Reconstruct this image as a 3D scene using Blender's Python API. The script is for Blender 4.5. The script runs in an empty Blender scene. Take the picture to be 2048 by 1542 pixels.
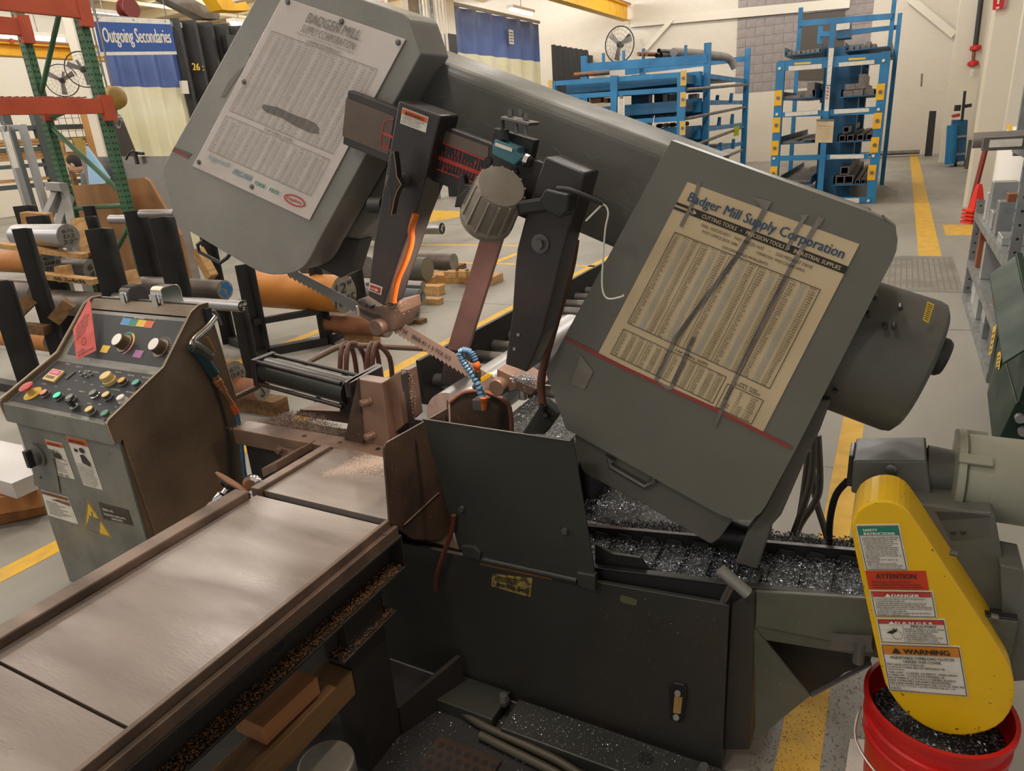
import bpy, bmesh, math, random
from mathutils import Vector, Matrix
random.seed(7)
R = random.Random(11)
sc = bpy.context.scene
COL = sc.collection
# ------------------------------------------------------------------ camera
FPX, CAMH = 1400.0, 1.6
_d = Vector((278, 3850, FPX)).normalized()           # straight down, in camera axes
_up = -_d
_z = Vector((0, 0, 1))
_fw = (_z - _up * _z.dot(_up)).normalized()
_rt = _fw.cross(_up)
if _rt.x < 0: _rt = -_rt
MW = Matrix((_rt, _fw, _up))                          # camera axes -> world
CAM = Vector((0, 0, CAMH))
cd = bpy.data.cameras.new('camera'); cam = bpy.data.objects.new('camera', cd); COL.objects.link(cam)
cd.sensor_fit = 'HORIZONTAL'; cd.sensor_width = 36; cd.lens = FPX / 2048 * 36
cd.clip_start = 0.05; cd.clip_end = 200
cx, cy, cz = MW.col[0], -MW.col[1], -MW.col[2]
cam.matrix_world = Matrix(((cx.x, cy.x, cz.x, 0), (cx.y, cy.y, cz.y, 0), (cx.z, cy.z, cz.z, CAMH), (0, 0, 0, 1)))
sc.camera = cam
sc.view_settings.view_transform = 'Standard'; sc.view_settings.look = 'None'
sc.view_settings.gamma = 1; sc.view_settings.use_curve_mapping = False
sc.view_settings.exposure = 0.0
# the machine's axes: u = feed direction (away, right), v = across (towards right front)
AN = math.radians(29)
UU = Vector((math.sin(AN), math.cos(AN), 0)); VV = Vector((math.cos(AN), -math.sin(AN), 0)); ZZ = Vector((0, 0, 1))
def P(u, v, z): return UU * u + VV * v + ZZ * z
def uvz(p): return (p.dot(UU), p.dot(VV), p.z)
def ray(x, y): return MW @ Vector(((x - 1024) / FPX, (y - 771) / FPX, 1))
def onp(x, y, n, c):
    r = ray(x, y); return CAM + r * ((c - CAM.dot(n)) / r.dot(n))
def pU(x, y, u): return onp(x, y, UU, u)
def pV(x, y, v): return onp(x, y, VV, v)
def pZ(x, y, z): return onp(x, y, ZZ, z)
def pD(x, y, d): return CAM + ray(x, y) * d
# ------------------------------------------------------------------ light
world = bpy.data.worlds.new('world'); sc.world = world; world.use_nodes = True
world.node_tree.nodes['Background'].inputs[0].default_value = (1.0, 0.99, 0.97, 1)
world.node_tree.nodes['Background'].inputs[1].default_value = 0.5
LAMPS = [(u, v) for u in (-3.5, 0.5, 4.5, 9, 14, 19, 24) for v in (-22, -16.5, -11.5, -6.5, -1.5)]
LAMPZ = 6.1
for (u, v) in LAMPS:
    l = bpy.data.lights.new('ceiling_lamp_light', 'POINT'); l.shadow_soft_size = .35
    l.energy = 205; l.color = (1.0, 0.975, 0.94)
    o = bpy.data.objects.new('ceiling_lamp_light', l); COL.objects.link(o)
    o.location = P(u, v, LAMPZ - 0.1); o.rotation_euler = (0, 0, math.pi / 2 - AN)
# ------------------------------------------------------------------ materials
def srgb(h):
    h = h.lstrip('#'); r = []
    for i in (0, 2, 4):
        c = int(h[i:i + 2], 16) / 255
        r.append(c / 12.92 if c <= .04045 else ((c + .055) / 1.055) ** 2.4)
    return (*r, 1)
_mats = {}
def M(name, col, rough=.5, metal=0, col2=None, scale=6, lo=.4, hi=.7, bump=0, bscale=60, speck=None, stretch=None, emit=0, alpha=1, trans=0, col3=None, scale3=2, detail=6, spec=None):
    if name in _mats: return _mats[name]
    m = bpy.data.materials.new(name); m.use_nodes = True; nt = m.node_tree; N = nt.nodes; L = nt.links
    b = N['Principled BSDF']; b.inputs['Roughness'].default_value = rough; b.inputs['Metallic'].default_value = metal
    if spec is not None: b.inputs['Specular IOR Level'].default_value = spec
    b.inputs['Base Color'].default_value = srgb(col); m.diffuse_color = srgb(col)
    tc = N.new('ShaderNodeTexCoord'); vec = tc.outputs['Object']
    if stretch:
        mp = N.new('ShaderNodeMapping'); mp.inputs['Scale'].default_value = stretch
        if len(stretch) == 3: mp.inputs['Rotation'].default_value = (0, 0, 0)
        rot = N.new('ShaderNodeVectorRotate'); rot.rotation_type = 'Z_AXIS'; rot.inputs['Angle'].default_value = AN
        L.new(vec, rot.inputs['Vector']); L.new(rot.outputs[0], mp.inputs['Vector']); vec = mp.outputs[0]
    cur = None
    def mix(c0, c1, fac):
        x = N.new('ShaderNodeMix'); x.data_type = 'RGBA'
        if c0 is None: x.inputs[6].default_value = srgb(col)
        else: L.new(c0, x.inputs[6])
        x.inputs[7].default_value = srgb(c1); L.new(fac, x.inputs[0]); return x.outputs[2]
    def noise(s, lo, hi, det=6):
        n = N.new('ShaderNodeTexNoise'); n.inputs['Scale'].default_value = s; n.inputs['Detail'].default_value = det
        L.new(vec, n.inputs['Vector'])
        r = N.new('ShaderNodeMapRange'); r.inputs[1].default_value = lo; r.inputs[2].default_value = hi
        L.new(n.outputs[0], r.inputs[0]); return r.outputs[0], n.outputs[0]
    if col2:
        f, raw = noise(scale, lo, hi, detail); cur = mix(cur, col2, f)
        rr = N.new('ShaderNodeMapRange'); rr.inputs[1].default_value = .3; rr.inputs[2].default_value = .7
        rr.inputs[3].default_value = max(.02, rough - .1); rr.inputs[4].default_value = min(1, rough + .12)
        L.new(raw, rr.inputs[0]); L.new(rr.outputs[0], b.inputs['Roughness'])
    if col3: f, raw = noise(scale3, .5, .75); cur = mix(cur, col3, f)
    if speck:
        f, raw = noise(speck[1], speck[2], speck[2] + .04, 2); cur = mix(cur, speck[0], f)
    if cur is not None: L.new(cur, b.inputs['Base Color'])
    if bump:
        n = N.new('ShaderNodeTexNoise'); n.inputs['Scale'].default_value = bscale; n.inputs['Detail'].default_value = 4; L.new(vec, n.inputs['Vector'])
        bp = N.new('ShaderNodeBump'); bp.inputs['Strength'].default_value = bump; bp.inputs['Distance'].default_value = .01
        L.new(n.outputs[0], bp.inputs['Height']); L.new(bp.outputs[0], b.inputs['Normal'])
    if emit:
        b.inputs['Emission Color'].default_value = srgb(col); b.inputs['Emission Strength'].default_value = emit
    if alpha < 1: b.inputs['Alpha'].default_value = alpha
    if trans: b.inputs['Transmission Weight'].default_value = trans
    _mats[name] = m; return m
# ------------------------------------------------------------------ mesh building
ORG = {}
class MB:
    def __init__(s): s.v = []; s.f = []
    def poly(s, pts):
        i = len(s.v); s.v += [Vector(p) for p in pts]; s.f.append(tuple(range(i, i + len(pts)))); return s
    def prism(s, pts, ext):
        pts = [Vector(p) for p in pts]; n = len(pts); i = len(s.v)
        nr = Vector((0, 0, 0))
        for k in range(n): nr += (pts[k] - pts[0]).cross(pts[(k + 1) % n] - pts[0])
        if nr.dot(ext) > 0: pts.reverse()
        s.v += pts + [p + ext for p in pts]
        s.f.append(tuple(range(i, i + n))); s.f.append(tuple(range(i + 2 * n - 1, i + n - 1, -1)))
        for k in range(n):
            a, b = i + k, i + (k + 1) % n; s.f.append((b, a, a + n, b + n))
        return s
    def box(s, u0, u1, v0, v1, z0, z1):
        return s.prism([P(u0, v0, z0), P(u0, v1, z0), P(u0, v1, z1), P(u0, v0, z1)], UU * (u1 - u0))
    def obox(s, c, a, b, d):      # centre and three half-axis vectors
        c = Vector(c); return s.prism([c - a - b - d, c + a - b - d, c + a + b - d, c - a + b - d], d * 2)
    def bar(s, p0, p1, w, h, upv=ZZ):
        p0 = Vector(p0); p1 = Vector(p1); d = (p1 - p0); a = d.cross(upv)
        if a.length < 1e-6: a = d.cross(UU)
        a.normalize(); b = a.cross(d).normalized()
        return s.obox((p0 + p1) / 2, a * w / 2, b * h / 2, d / 2)
    def cyl(s, p0, p1, r0, r1=None, seg=20, caps=True):
        p0 = Vector(p0); p1 = Vector(p1); r1 = r0 if r1 is None else r1
        d = (p1 - p0).normalized(); a = d.orthogonal().normalized(); b = d.cross(a); i = len(s.v)
        for p, r in ((p0, r0), (p1, r1)):
            for k in range(seg):
                t = 2 * math.pi * k / seg; s.v.append(p + a * (math.cos(t) * r) + b * (math.sin(t) * r))
        for k in range(seg):
            k2 = (k + 1) % seg; s.f.append((i + k, i + k2, i + seg + k2, i + seg + k))
        if caps: s.f.append(tuple(range(i + seg - 1, i - 1, -1))); s.f.append(tuple(range(i + seg, i + 2 * seg)))
        return s
    def lathe(s, p, ax, prof, seg=24):    # prof: list of (radius, height along ax)
        p = Vector(p); ax = ax.normalized(); a = ax.orthogonal().normalized(); b = ax.cross(a); i = len(s.v)
        for r, h in prof:
            for k in range(seg):
                t = 2 * math.pi * k / seg; s.v.append(p + ax * h + a * (math.cos(t) * r) + b * (math.sin(t) * r))
        for j in range(len(prof) - 1):
            for k in range(seg):
                k2 = (k + 1) % seg; o = i + j * seg; s.f.append((o + k, o + k2, o + seg + k2, o + seg + k))
        s.f.append(tuple(range(i + seg - 1, i - 1, -1))); o = i + (len(prof) - 1) * seg; s.f.append(tuple(range(o, o + seg)))
        return s
    def tube(s, pts, r, seg=8, smooth=4):
        pts = [Vector(p) for p in pts]
        if smooth and len(pts) > 2:
            q = []
            for k in range(len(pts) - 1):
                a, b, c, d = pts[max(k - 1, 0)], pts[k], pts[k + 1], pts[min(k + 2, len(pts) - 1)]
                for j in range(smooth):
                    t = j / smooth
                    q.append(.5 * ((2 * b) + (c - a) * t + (2 * a - 5 * b + 4 * c - d) * t * t + (3 * b - a - 3 * c + d) * t ** 3))
            pts = q + [pts[-1]]
        i = len(s.v); n = len(pts); prev = None
        for k in range(n):
            d = (pts[min(k + 1, n - 1)] - pts[max(k - 1, 0)]).normalized()
            a = d.orthogonal().normalized() if prev is None else (prev - d * prev.dot(d)).normalized()
            prev = a; b = d.cross(a)
            for j in range(seg):
                t = 2 * math.pi * j / seg; s.v.append(pts[k] + a * (math.cos(t) * r) + b * (math.sin(t) * r))
        for k in range(n - 1):
            for j in range(seg):
                j2 = (j + 1) % seg; o = i + k * seg; s.f.append((o + j, o + j2, o + seg + j2, o + seg + j))
        s.f.append(tuple(range(i + seg - 1, i - 1, -1))); o = i + (n - 1) * seg; s.f.append(tuple(range(o, o + seg)))
        return s
    def add(s, other):
        i = len(s.v); s.v += other.v; s.f += [tuple(k + i for k in f) for f in other.f]; return s
    def base(s):
        n = len(s.v); c = sum(s.v, Vector((0, 0, 0))) / n; return Vector((c.x, c.y, min(v.z for v in s.v)))
def mesh_of(name, mb, mat, org, smooth):
    me = bpy.data.meshes.new(name); me.from_pydata([tuple(v - org) for v in mb.v], [], mb.f)
    me.materials.append(mat)
    if smooth:
        me.polygons.foreach_set('use_smooth', [True] * len(me.polygons))
        try: me.set_sharp_from_angle(angle=math.radians(40))
        except Exception: pass
    me.update(); return me
def part(name, mb, mat, parent, bevel=0, smooth=False, label=None, kind=None):
    org = ORG[parent.name]
    o = bpy.data.objects.new(name, mesh_of(name, mb, mat, org, smooth)); COL.objects.link(o); o.parent = parent; ORG[o.name] = org
    if bevel: bev(o, bevel)
    if label: o['label'] = label
    if kind: o['kind'] = kind
    return o
def bev(o, w, seg=2):
    m = o.modifiers.new('bevel', 'BEVEL'); m.width = w; m.segments = seg; m.limit_method = 'ANGLE'; m.angle_limit = math.radians(40); m.harden_normals = False
def tag(o, label, cat, group=None, kind=None):
    if label: o['label'] = label
    if cat: o['category'] = cat
    if group: o['group'] = group
    if kind: o['kind'] = kind
    return o
def thing(name, label, cat, loc, group=None):
    o = bpy.data.objects.new(name, None); COL.objects.link(o); o.location = loc; o.empty_display_size = .1
    ORG[o.name] = Vector(loc); return tag(o, label, cat, group)
def ribbon(mb, pts, w, n, th):
    for k in range(len(pts) - 1):
        a, b = pts[k], pts[k + 1]; s = (b - a).cross(n).normalized() * w / 2; mb.prism([a - s, b - s, b + s, a + s], n * th)
    return mb
def chaikin(pts, it=2):
    for _ in range(it):
        q = []
        for k in range(len(pts)): a, b = pts[k], pts[(k + 1) % len(pts)]; q += [a.lerp(b, .25), a.lerp(b, .75)]
        pts = q
    return pts
def solo(name, mb, mat, label, cat, group=None, bevel=0, smooth=False, kind=None):
    b = mb.base(); o = bpy.data.objects.new(name, mesh_of(name, mb, mat, b, smooth)); COL.objects.link(o); o.location = b; ORG[o.name] = b
    if bevel: bev(o, bevel)
    return tag(o, label, cat, group, kind)
def struct(name, mb, mat, bevel=0, smooth=False):
    return solo(name, mb, mat, None, None, None, bevel, smooth, 'structure')
# ------------------------------------------------------------------ flat print on a quad
_tx = {}
def text2d(body, bold=0, shear=0, align='LEFT', space=1.0, res=2):
    k = (body, shear, align, space, res)
    if k in _tx: return _tx[k]
    c = bpy.data.curves.new('t', 'FONT'); c.body = body; c.resolution_u = res; c.shear = shear; c.align_x = align; c.space_line = space
    c.fill_mode = 'FRONT'
    o = bpy.data.objects.new('t', c); me = bpy.data.meshes.new_from_object(o)
    v = [(w.co.x, w.co.y) for w in me.vertices]; f = [tuple(p.vertices) for p in me.polygons]
    bpy.data.objects.remove(o); bpy.data.curves.remove(c); bpy.data.meshes.remove(me)
    _tx[k] = (v, f); return v, f
class Quad:               # corners: bottom-left, bottom-right, top-right, top-left as seen by the reader
    def __init__(s, bl, br, tr, tl, lift=.0008):
        s.c = [Vector(p) for p in (bl, br, tr, tl)]; s.lift = lift
        s.n = (s.c[1] - s.c[0]).cross(s.c[3] - s.c[0]).normalized()
        s.w = (s.c[1] - s.c[0]).length; s.h = (s.c[3] - s.c[0]).length
    def at(s, a, b, k=1):
        bl, br, tr, tl = s.c
        return bl * ((1 - a) * (1 - b)) + br * (a * (1 - b)) + tr * (a * b) + tl * ((1 - a) * b) + s.n * (s.lift * k)
    def plate(s, th=.001): return MB().prism([c + s.n * .0002 for c in s.c], s.n * th)
    def rect(s, mb, a0, b0, a1, b1, k=2): mb.poly([s.at(a0, b0, k), s.at(a1, b0, k), s.at(a1, b1, k), s.at(a0, b1, k)])
    def poly(s, mb, pts, k=2): mb.poly([s.at(a, b, k) for a, b in pts])
    def frame(s, mb, a0, b0, a1, b1, t, k=2):
        ta, tb = t / s.w, t / s.h
        s.rect(mb, a0, b0, a1, b0 + tb, k); s.rect(mb, a0, b1 - tb, a1, b1, k); s.rect(mb, a0, b0 + tb, a0 + ta, b1 - tb, k); s.rect(mb, a1 - ta, b0 + tb, a1, b1 - tb, k)
    def text(s, mb, body, a0, b0, a1, b1, bold=0, shear=0, align='LEFT', fit='box', k=3, space=1.0, res=2):
        v, f = text2d(body, bold, shear, align, space, res)
        if not v: return
        x0 = min(p[0] for p in v); x1 = max(p[0] for p in v); y0 = min(p[1] for p in v); y1 = max(p[1] for p in v)
        i = len(mb.v)
        if fit == 'h':      # keep the aspect, fit by height and centre
            w = (b1 - b0) * s.h * (x1 - x0) / (y1 - y0) / s.w; m = (a0 + a1) / 2 if align != 'LEFT' else a0 + w / 2; a0, a1 = m - w / 2, m + w / 2
        for j, dx in enumerate((0,) if bold < .003 else (-bold, bold) if bold < .012 else (-bold, 0, bold)):
            i = len(mb.v)
            for (x, y) in v: mb.v.append(s.at(a0 + (a1 - a0) * (x + dx * 1.6 - x0) / (x1 - x0), b0 + (b1 - b0) * (y - y0) / (y1 - y0), k + .05 * j))
            mb.f += [tuple(q + i for q in g) for g in f]
def label_quad(parent, name, quad, paper, prints, plabel=None):   # prints: list of (name, material, function(mb))
    pl = part(name, quad.plate(), paper, parent, label=plabel)
    for nm, mt, fn in prints:
        mb = MB(); fn(mb)
        if mb.v: part(nm, mb, mt, pl)
    return pl
def hexnut(mb, p, ax, r, h): mb.cyl(p, p + ax.normalized() * h, r, seg=6)
def round_poly(pts, rad, seg=5):   # pts: list of (Vector); rad: dict index -> radius
    out = []; n = len(pts)
    for i, p in enumerate(pts):
        r = rad.get(i, 0)
        if not r: out.append(p); continue
        a = (pts[i - 1] - p).normalized(); b = (pts[(i + 1) % n] - p).normalized()
        p0, p1 = p + a * r, p + b * r
        for k in range(seg + 1):
            t = k / seg; out.append(p0 * (1 - t) ** 2 + p * (2 * t * (1 - t)) + p1 * t * t)
    return out
# ------------------------------------------------------------------ palette
m_floor = M('concrete', '#96948d', .55, 0, '#807e77', 1.3, .35, .75, .06, 30, None, (1, .35, 1), col3='#a19e97', scale3=.6)
m_line = M('yellow_floor_paint', '#d8ab2c', .6, 0, '#b9975a', 9, .5, .75)
m_brickw = M('white_painted_brick', '#d2cbbf', .7, 0, '#cfc6b6', 5, .4, .8, .3, 12, None, (1, 1, 4))
m_cmu = M('grey_block', '#9a9291', .85, 0, '#8d8584', 6, .4, .7, .2, 40)
m_cream = M('cream_paint', '#d5cfc2', .5, 0, '#d8d1bf', 3)
m_ceil = M('tan_ceiling_deck', '#b9a483', .8, 0, '#a58f6d', 2)
m_yel = M('crane_yellow_paint', '#e8b21c', .45, 0, '#d79f12', 4)
m_dgrey = M('dark_grey_green_paint', '#5f5d58', .52, 0, '#4b4b45', 4, .35, .75, .05, 90, ('#8d8c86', 420, .73))
m_door = M('grey_green_door_paint', '#68675f', .40, 0, '#5c5b55', 3, .35, .75, .04, 120, ('#a09f98', 420, .735))
m_ldoor = M('worn_light_grey_door_paint', '#84827c', .42, 0, '#6f6e69', 5, .35, .75, .06, 120, ('#b5b2ab', 420, .70), col3='#979590', scale3=2.5)
m_basep = M('oily_dark_machine_paint', '#33332f', .4, 0, '#2b2926', 3, .4, .7, .06, 60, ('#787468', 220, .73), col3='#3c332c')
m_panelp = M('dark_grey_guard_paint', '#363732', .38, 0, '#2c2d29', 4, .4, .7, .05, 80, ('#6d6c66', 240, .74))
m_blk = M('black_arm_paint', '#2e2a2a', .38, 0, '#403432', 5, .45, .75, .06, 80, ('#75655a', 200, .73))
m_blk2 = M('black_steel', '#1f1e1e', .5, 0, '#2d2a28', 6, .45, .75, .06, 60)
m_brownmetal = M('coolant_stained_steel', '#7f6657', .42, .3, '#5e4a3e', 6, .4, .7, .05, 70)
m_oilbrown = M('oily_brown_plate', '#4a3b31', .35, .2, '#2e2622', 7, .4, .7, .06, 60, ('#8f6d52', 150, .7))
m_tablesteel = M('brushed_table_steel', '#857b76', .34, .4, '#675b54', 3.6, .32, .72, .05, 90, ('#5d4f46', 300, .70), (.6, 2.4, 1), col3='#9c9590', scale3=2.2, detail=12)
m_railsteel = M('dark_rail_steel', '#776457', .4, .4, '#57493f', 5, .4, .7, .05, 50, None, (.3, 2, 1))
m_chan = M('table_channel_steel', '#38332f', .45, .3, '#29241f', 5, .4, .7, .06, 60, ('#6c5f53', 160, .72))
m_steel = M('bright_steel', '#bcbab7', .3, .85)
m_chrome = M('chrome', '#d9d9d9', .12, 1)
m_dsteel = M('dull_steel', '#777472', .42, .7, '#625f5c', 6)
m_cutface = M('sawn_steel_face', '#b29d94', .45, .35, '#a28c82', 30, .4, .7)
m_railb = M('rail_brown_steel', '#6b5b51', .42, .25, '#574940', 6, .4, .7, .04, 60)
m_swarf = M('copper_tinted_swarf', '#a88d7b', .5, 0, '#705a4d', 30)
m_dswarf = M('dark_steel_swarf', '#aab2bc', .3, .6, '#666c74', 40)
m_cons = M('console_grey_paint', '#70706a', .42, 0, '#5c5c57', 5, .4, .7, .05, 60, ('#41413d', 60, .7))
m_consside = M('console_dusty_brown_side', '#75634f', .55, 0, '#5b4a3a', 5, .35, .7, .05, 90, ('#84694f', 120, .66))
m_consface = M('console_black_face', '#25272a', .5, 0, '#34363a', 4, .4, .7, spec=.25)
m_pap = M('aged_paper', '#c8b594', .6, 0, '#b5a07c', 5, .4, .75)
m_pap2 = M('chart_plastic_grey', '#cdc4be', .22, 0, '#bdb3ac', 4, .4, .75)
m_white = M('white_label', '#d8d4cb', .5, 0, '#cbc6ba', 20)
m_ink = M('black_ink', '#26241f', .6)
m_gink = M('faded_grey_ink', '#77726e', .6)
m_bink = M('blue_ink', '#2b4763', .6)
m_lbink = M('pale_blue_ink', '#7c929c', .6)
m_rink = M('red_ink', '#b3382f', .55)
m_rstripe = M('dull_red_stripe', '#8c3c36', .5)
m_gnink = M('green_ink', '#167a63', .55)
m_oink = M('orange_ink', '#cf5a1f', .55)
m_wink = M('white_ink', '#dcd9d0', .6)
m_yink = M('yellow_ink', '#d9b232', .55)
m_tape = M('grey_tape', '#7b756e', .35, 0, '#5d5751', 9)
m_red = M('red_plastic', '#cc1818', .35, 0, '#a31616', 5)
m_cover = M('chain_cover_yellow', '#dfb313', .4, 0, '#d2a40d', 5, .45, .8, .03, 50, ('#6a5514', 90, .7))
m_motor = M('motor_grey_green', '#8a8a7b', .42, 0, '#7b7b6c', 5, .4, .7)
m_gear = M('gearbox_dark_grey', '#60605a', .45, 0, '#4f4f4a', 6)
m_rub = M('black_rubber', '#222222', .55)
m_orange = M('orange_hose', '#b4591a', .5, 0, '#994a14', 8)
m_brownhose = M('brown_hose', '#6e4531', .45, 0, '#5c3a2a', 8)
m_bhose = M('blue_coolant_hose', '#4c6f8c', .45, 0, '#3a5a75', 20)
m_teal = M('teal_switch', '#3c6d78', .45, 0, '#335f69', 10)
m_wood = M('pale_timber', '#c29a66', .7, 0, '#a87f4e', 4, .4, .65, .1, 50, None, (8, 1.2, 8))
m_wood2 = M('grimy_timber', '#7a5a35', .7, 0, '#5a4027', 5, .4, .7, .1, 50, None, (6, 1, 6))
m_rust = M('rusty_bar', '#8a5b3c', .6, .2, '#6d4630', 6, .4, .7, .05, 40)
m_orbar = M('orange_rust_bar', '#bd7b2e', .5, .1, '#a2641f', 3, .4, .7, .05, 30)
m_greybar = M('mill_scale_bar', '#6a625c', .45, .5, '#574f4a', 5)
m_silver = M('turned_silver_bar', '#9d9d9f', .33, .85)
m_barend = M('sawn_bar_end', '#86837b', .5, .3, '#77746d', 20)
m_bluepaint = M('rack_blue_paint', '#1f76ab', .45, 0, '#1a6796', 3)
m_dbluepaint = M('rack_blue_dark_paint', '#175880', .45, 0, '#134c70', 3)
m_green = M('rack_green_paint', '#3d6b49', .5, 0, '#335c3f', 6)
m_orangep = M('rack_orange_paint', '#b54a28', .5, 0, '#a3401f', 5)
m_card = M('brown_cardboard', '#a4794f', .75, 0, '#936a44', 2)
m_galv = M('galvanised_steel', '#8d9090', .45, .5, '#7b7e7f', 12)
m_alu = M('aluminium_extrusion', '#b6b7b8', .35, .6, '#a6a8a9', 6)
m_hop = M('hopper_green_paint', '#1c3226', .5, 0, '#17291f', 4, spec=.3)
m_dark = M('dark_void_paint', '#161615', .7)
def CR(x0, y0, s):
    return lambda *pts: [(x0 + a * s, y0 + b * s) for a, b in pts]
def qU(u, bl, br, tr, tl): return Quad(pU(*bl, u), pU(*br, u), pU(*tr, u), pU(*tl, u))
def plU(pts, u): return [pU(x, y, u) for x, y in pts]
def plV(pts, v): return [pV(x, y, v) for x, y in pts]
# ================================================================== the hall
fl_ = struct('floor', MB().box(-8, 32, -30, 10, -.12, 0), m_floor)
def line(v0, v1, u0, u1): part('painted_line', MB().box(u0, u1, v0, v1, 0, .0015), m_line, fl_)
line(-3.20, -3.09, -4, 16); line(-.125, -.02, -4, 4.0); line(.30, .52, 8.9, 26.5); line(-4.60, -4.49, 2.5, 9.5)
line(-7.0, .55, 7.85, 7.93); line(.62, 1.25, 10.4, 11.3); line(-9.5, -4.6, 9.2, 9.30)
part('yellow_floor_patch', MB().prism([pZ(x, y, 0) for x, y in ((800, 452), (905, 437), (960, 424), (850, 420), (790, 436))], ZZ * .0015), m_line, fl_)
gp_ = part('trench_grate', MB().box(7.15, 8.9, -.9, .62, 0, .003), M('grate_grey', '#86837b', .55, .2, '#75736c', 4), fl_)
for k in range(30): part('grate_slot', MB().box(7.25, 8.8, -.87 + k * .05, -.86 + k * .05, .003, .0036), M('grate_slot_grey', '#6d6b65', .7), gp_)
for v in (-2.2, -6.0): part('floor_joint', MB().box(-6, 27, v, v + .012, 0, .0008), m_dsteel, fl_)
for u in (3.3, 5.9, 11.5): part('floor_joint', MB().box(u, u + .012, -16, 1.2, 0, .0008), m_dsteel, fl_)
wb = struct('wall_back', MB().box(27, 27.3, -30, 10, 0, 6.8), m_brickw)
blk = None
zb = 2.30; bh, bw = .285, .60; r0 = 0
vL, vR = -5.28, -1.18
bmeshes = {}
z = zb
while z < 6.7:
    off = -bw / 2 if r0 % 2 else 0
    v = vL + off
    while v < vR:
        a, b = max(v, vL), min(v + bw, vR)
        if b - a > .05:
            key = round(b - a, 3)
            if key not in bmeshes:
                bm_ = MB().box(-.03, 0, .008, b - a - .008, .008, bh - .008); bmeshes[key] = mesh_of('block', bm_, m_cmu, Vector((0, 0, 0)), False)
            o = bpy.data.objects.new('block', bmeshes[key]); COL.objects.link(o); o.parent = wb; o.location = P(27, a, z) - ORG[wb.name]
        v += bw
    z += bh; r0 += 1
part('block_mortar', MB().box(26.992, 27, vL, vR, zb, 6.7), M('mortar_light', '#b3aba6', .9), wb)
dr_ = struct('door_1', MB().prism(plU([(1600, 22), (1690, 16), (1686, 160), (1596, 160)], 26.93), UU * .05), M('door_dark_brown', '#4c453f', .6)); part('door_frame', MB().prism(plU([(1594, 28), (1694, 18), (1694, 14), (1594, 21)], 26.9), UU * .08), m_galv, dr_)
part('wall_crack_mark', MB().prism(plU([(1842, 147), (1846, 147), (1844, 173), (1841, 173)], 26.99), UU * .02), m_dsteel, wb)
struct('wall_left', MB().box(-8, 32, -27.3, -27, 0, 6.8), m_cream)
struct('wall_right', MB().box(12.0, 32, 1.9, 2.2, 0, 6.8), m_brickw)
ce_ = struct('ceiling', MB().box(-8, 32, -30, 10, 6.8, 7.0), m_ceil)
for u in range(-4, 30, 2): part('joist', MB().box(u, u + .12, -27, 2, 6.5, 6.8), M('joist_cream', '#cbb994', .6), ce_)
for v in (-23, -19, -15, -11.6, -8.2, -5): part('girt', MB().box(-6, 27, v, v + .08, 6.38, 6.48), _mats['joist_cream'], ce_)
tr = struct('trim_1', MB().bar(pU(1262, 46, 26.9), pU(1700, 6, 26.9), .15, .28), m_cream); tr2 = struct('trim_2', MB().bar(pU(1292, 98, 26.8), pU(1345, 38, 26.8), .12, .15), m_cream); struct('trim_3', MB().bar(pU(1818, -4, 26.8), pU(1908, 70, 26.8), .12, .2), m_cream)
# crane beams
def crane(nm, v, z0, z1, u0, u1, lab):
    t = thing(nm, lab, 'crane beam', P((u0 + u1) / 2, v, z0)); mb = MB(); mb.box(u0, u1, v - .15, v + .15, z0, z0 + .03); mb.box(u0, u1, v - .02, v + .02, z0 + .03, z1 - .03); mb.box(u0, u1, v - .15, v + .15, z1 - .03, z1)
    part('girder', mb, m_yel, t); part('conductor_rail', MB().box(u0, u1, v + .02, v + .16, z1, z1 + .05), M('rail_orange_brown', '#9a5a2c', .5), t)
    for k in range(int((u1 - u0) / 1.2)): part('rail_clip', MB().box(u0 + k * 1.2, u0 + k * 1.2 + .06, v + .16, v + .19, z1 - .04, z1 + .06), m_orangep, t)
    return t
crane('crane_beam', -9.1, 5.0, 5.5, 8, 26.8, 'yellow crane runway beam reaching the back wall above the fan')
cb_ = crane('crane_beam', -15.5, 3.62, 3.86, -2, 14, 'yellow crane beam across the far left behind the green rack')
qq = Quad(P(10.1, -15.32, 3.70), P(10.7, -15.32, 3.70), P(10.7, -15.32, 3.82), P(10.1, -15.32, 3.82)); label_quad(cb_, 'capacity_label', qq, m_white, [('lettering', m_ink, lambda mb: qq.text(mb, 'CAP. 1 TON', .1, .25, .9, .75, .02))])
hb = crane('crane_beam', -6.4, 3.28, 3.42, 2, 8.2, 'yellow crane beam at the top left behind the saw door') if False else None
solo('crane_bracket', MB().prism(plV([(296, -6), (350, -6), (420, 30), (420, 42), (388, 40)], -9.0), VV * .2), m_dsteel, 'grey diagonal steel bracket above the blue sign at the top edge', 'bracket')
solo('crane_trolley', MB().prism(plV([(400, -6), (432, -6), (446, 14), (466, 8), (478, 26), (432, 26), (420, 24)], -8.6), VV * .25), m_yel, 'yellow crane trolley piece at the top edge right of the sign', 'crane')
hr = thing('hose_reel', 'dark red hose reel hanging near the ceiling above the blue sign', 'hose reel', pV(256, 24, -12)); c_ = pV(256, 18, -12)
part('drum', MB().lathe(c_ - VV * .1, VV, [(.16, 0), (.16, .02), (.1, .03), (.1, .17), (.16, .18), (.16, .2)], 20), M('reel_dark_red', '#6f2624', .5), hr, smooth=True); part('hanger', MB().bar(c_, c_ + ZZ * 1.2, .03, .03), m_dsteel, hr)
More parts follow.
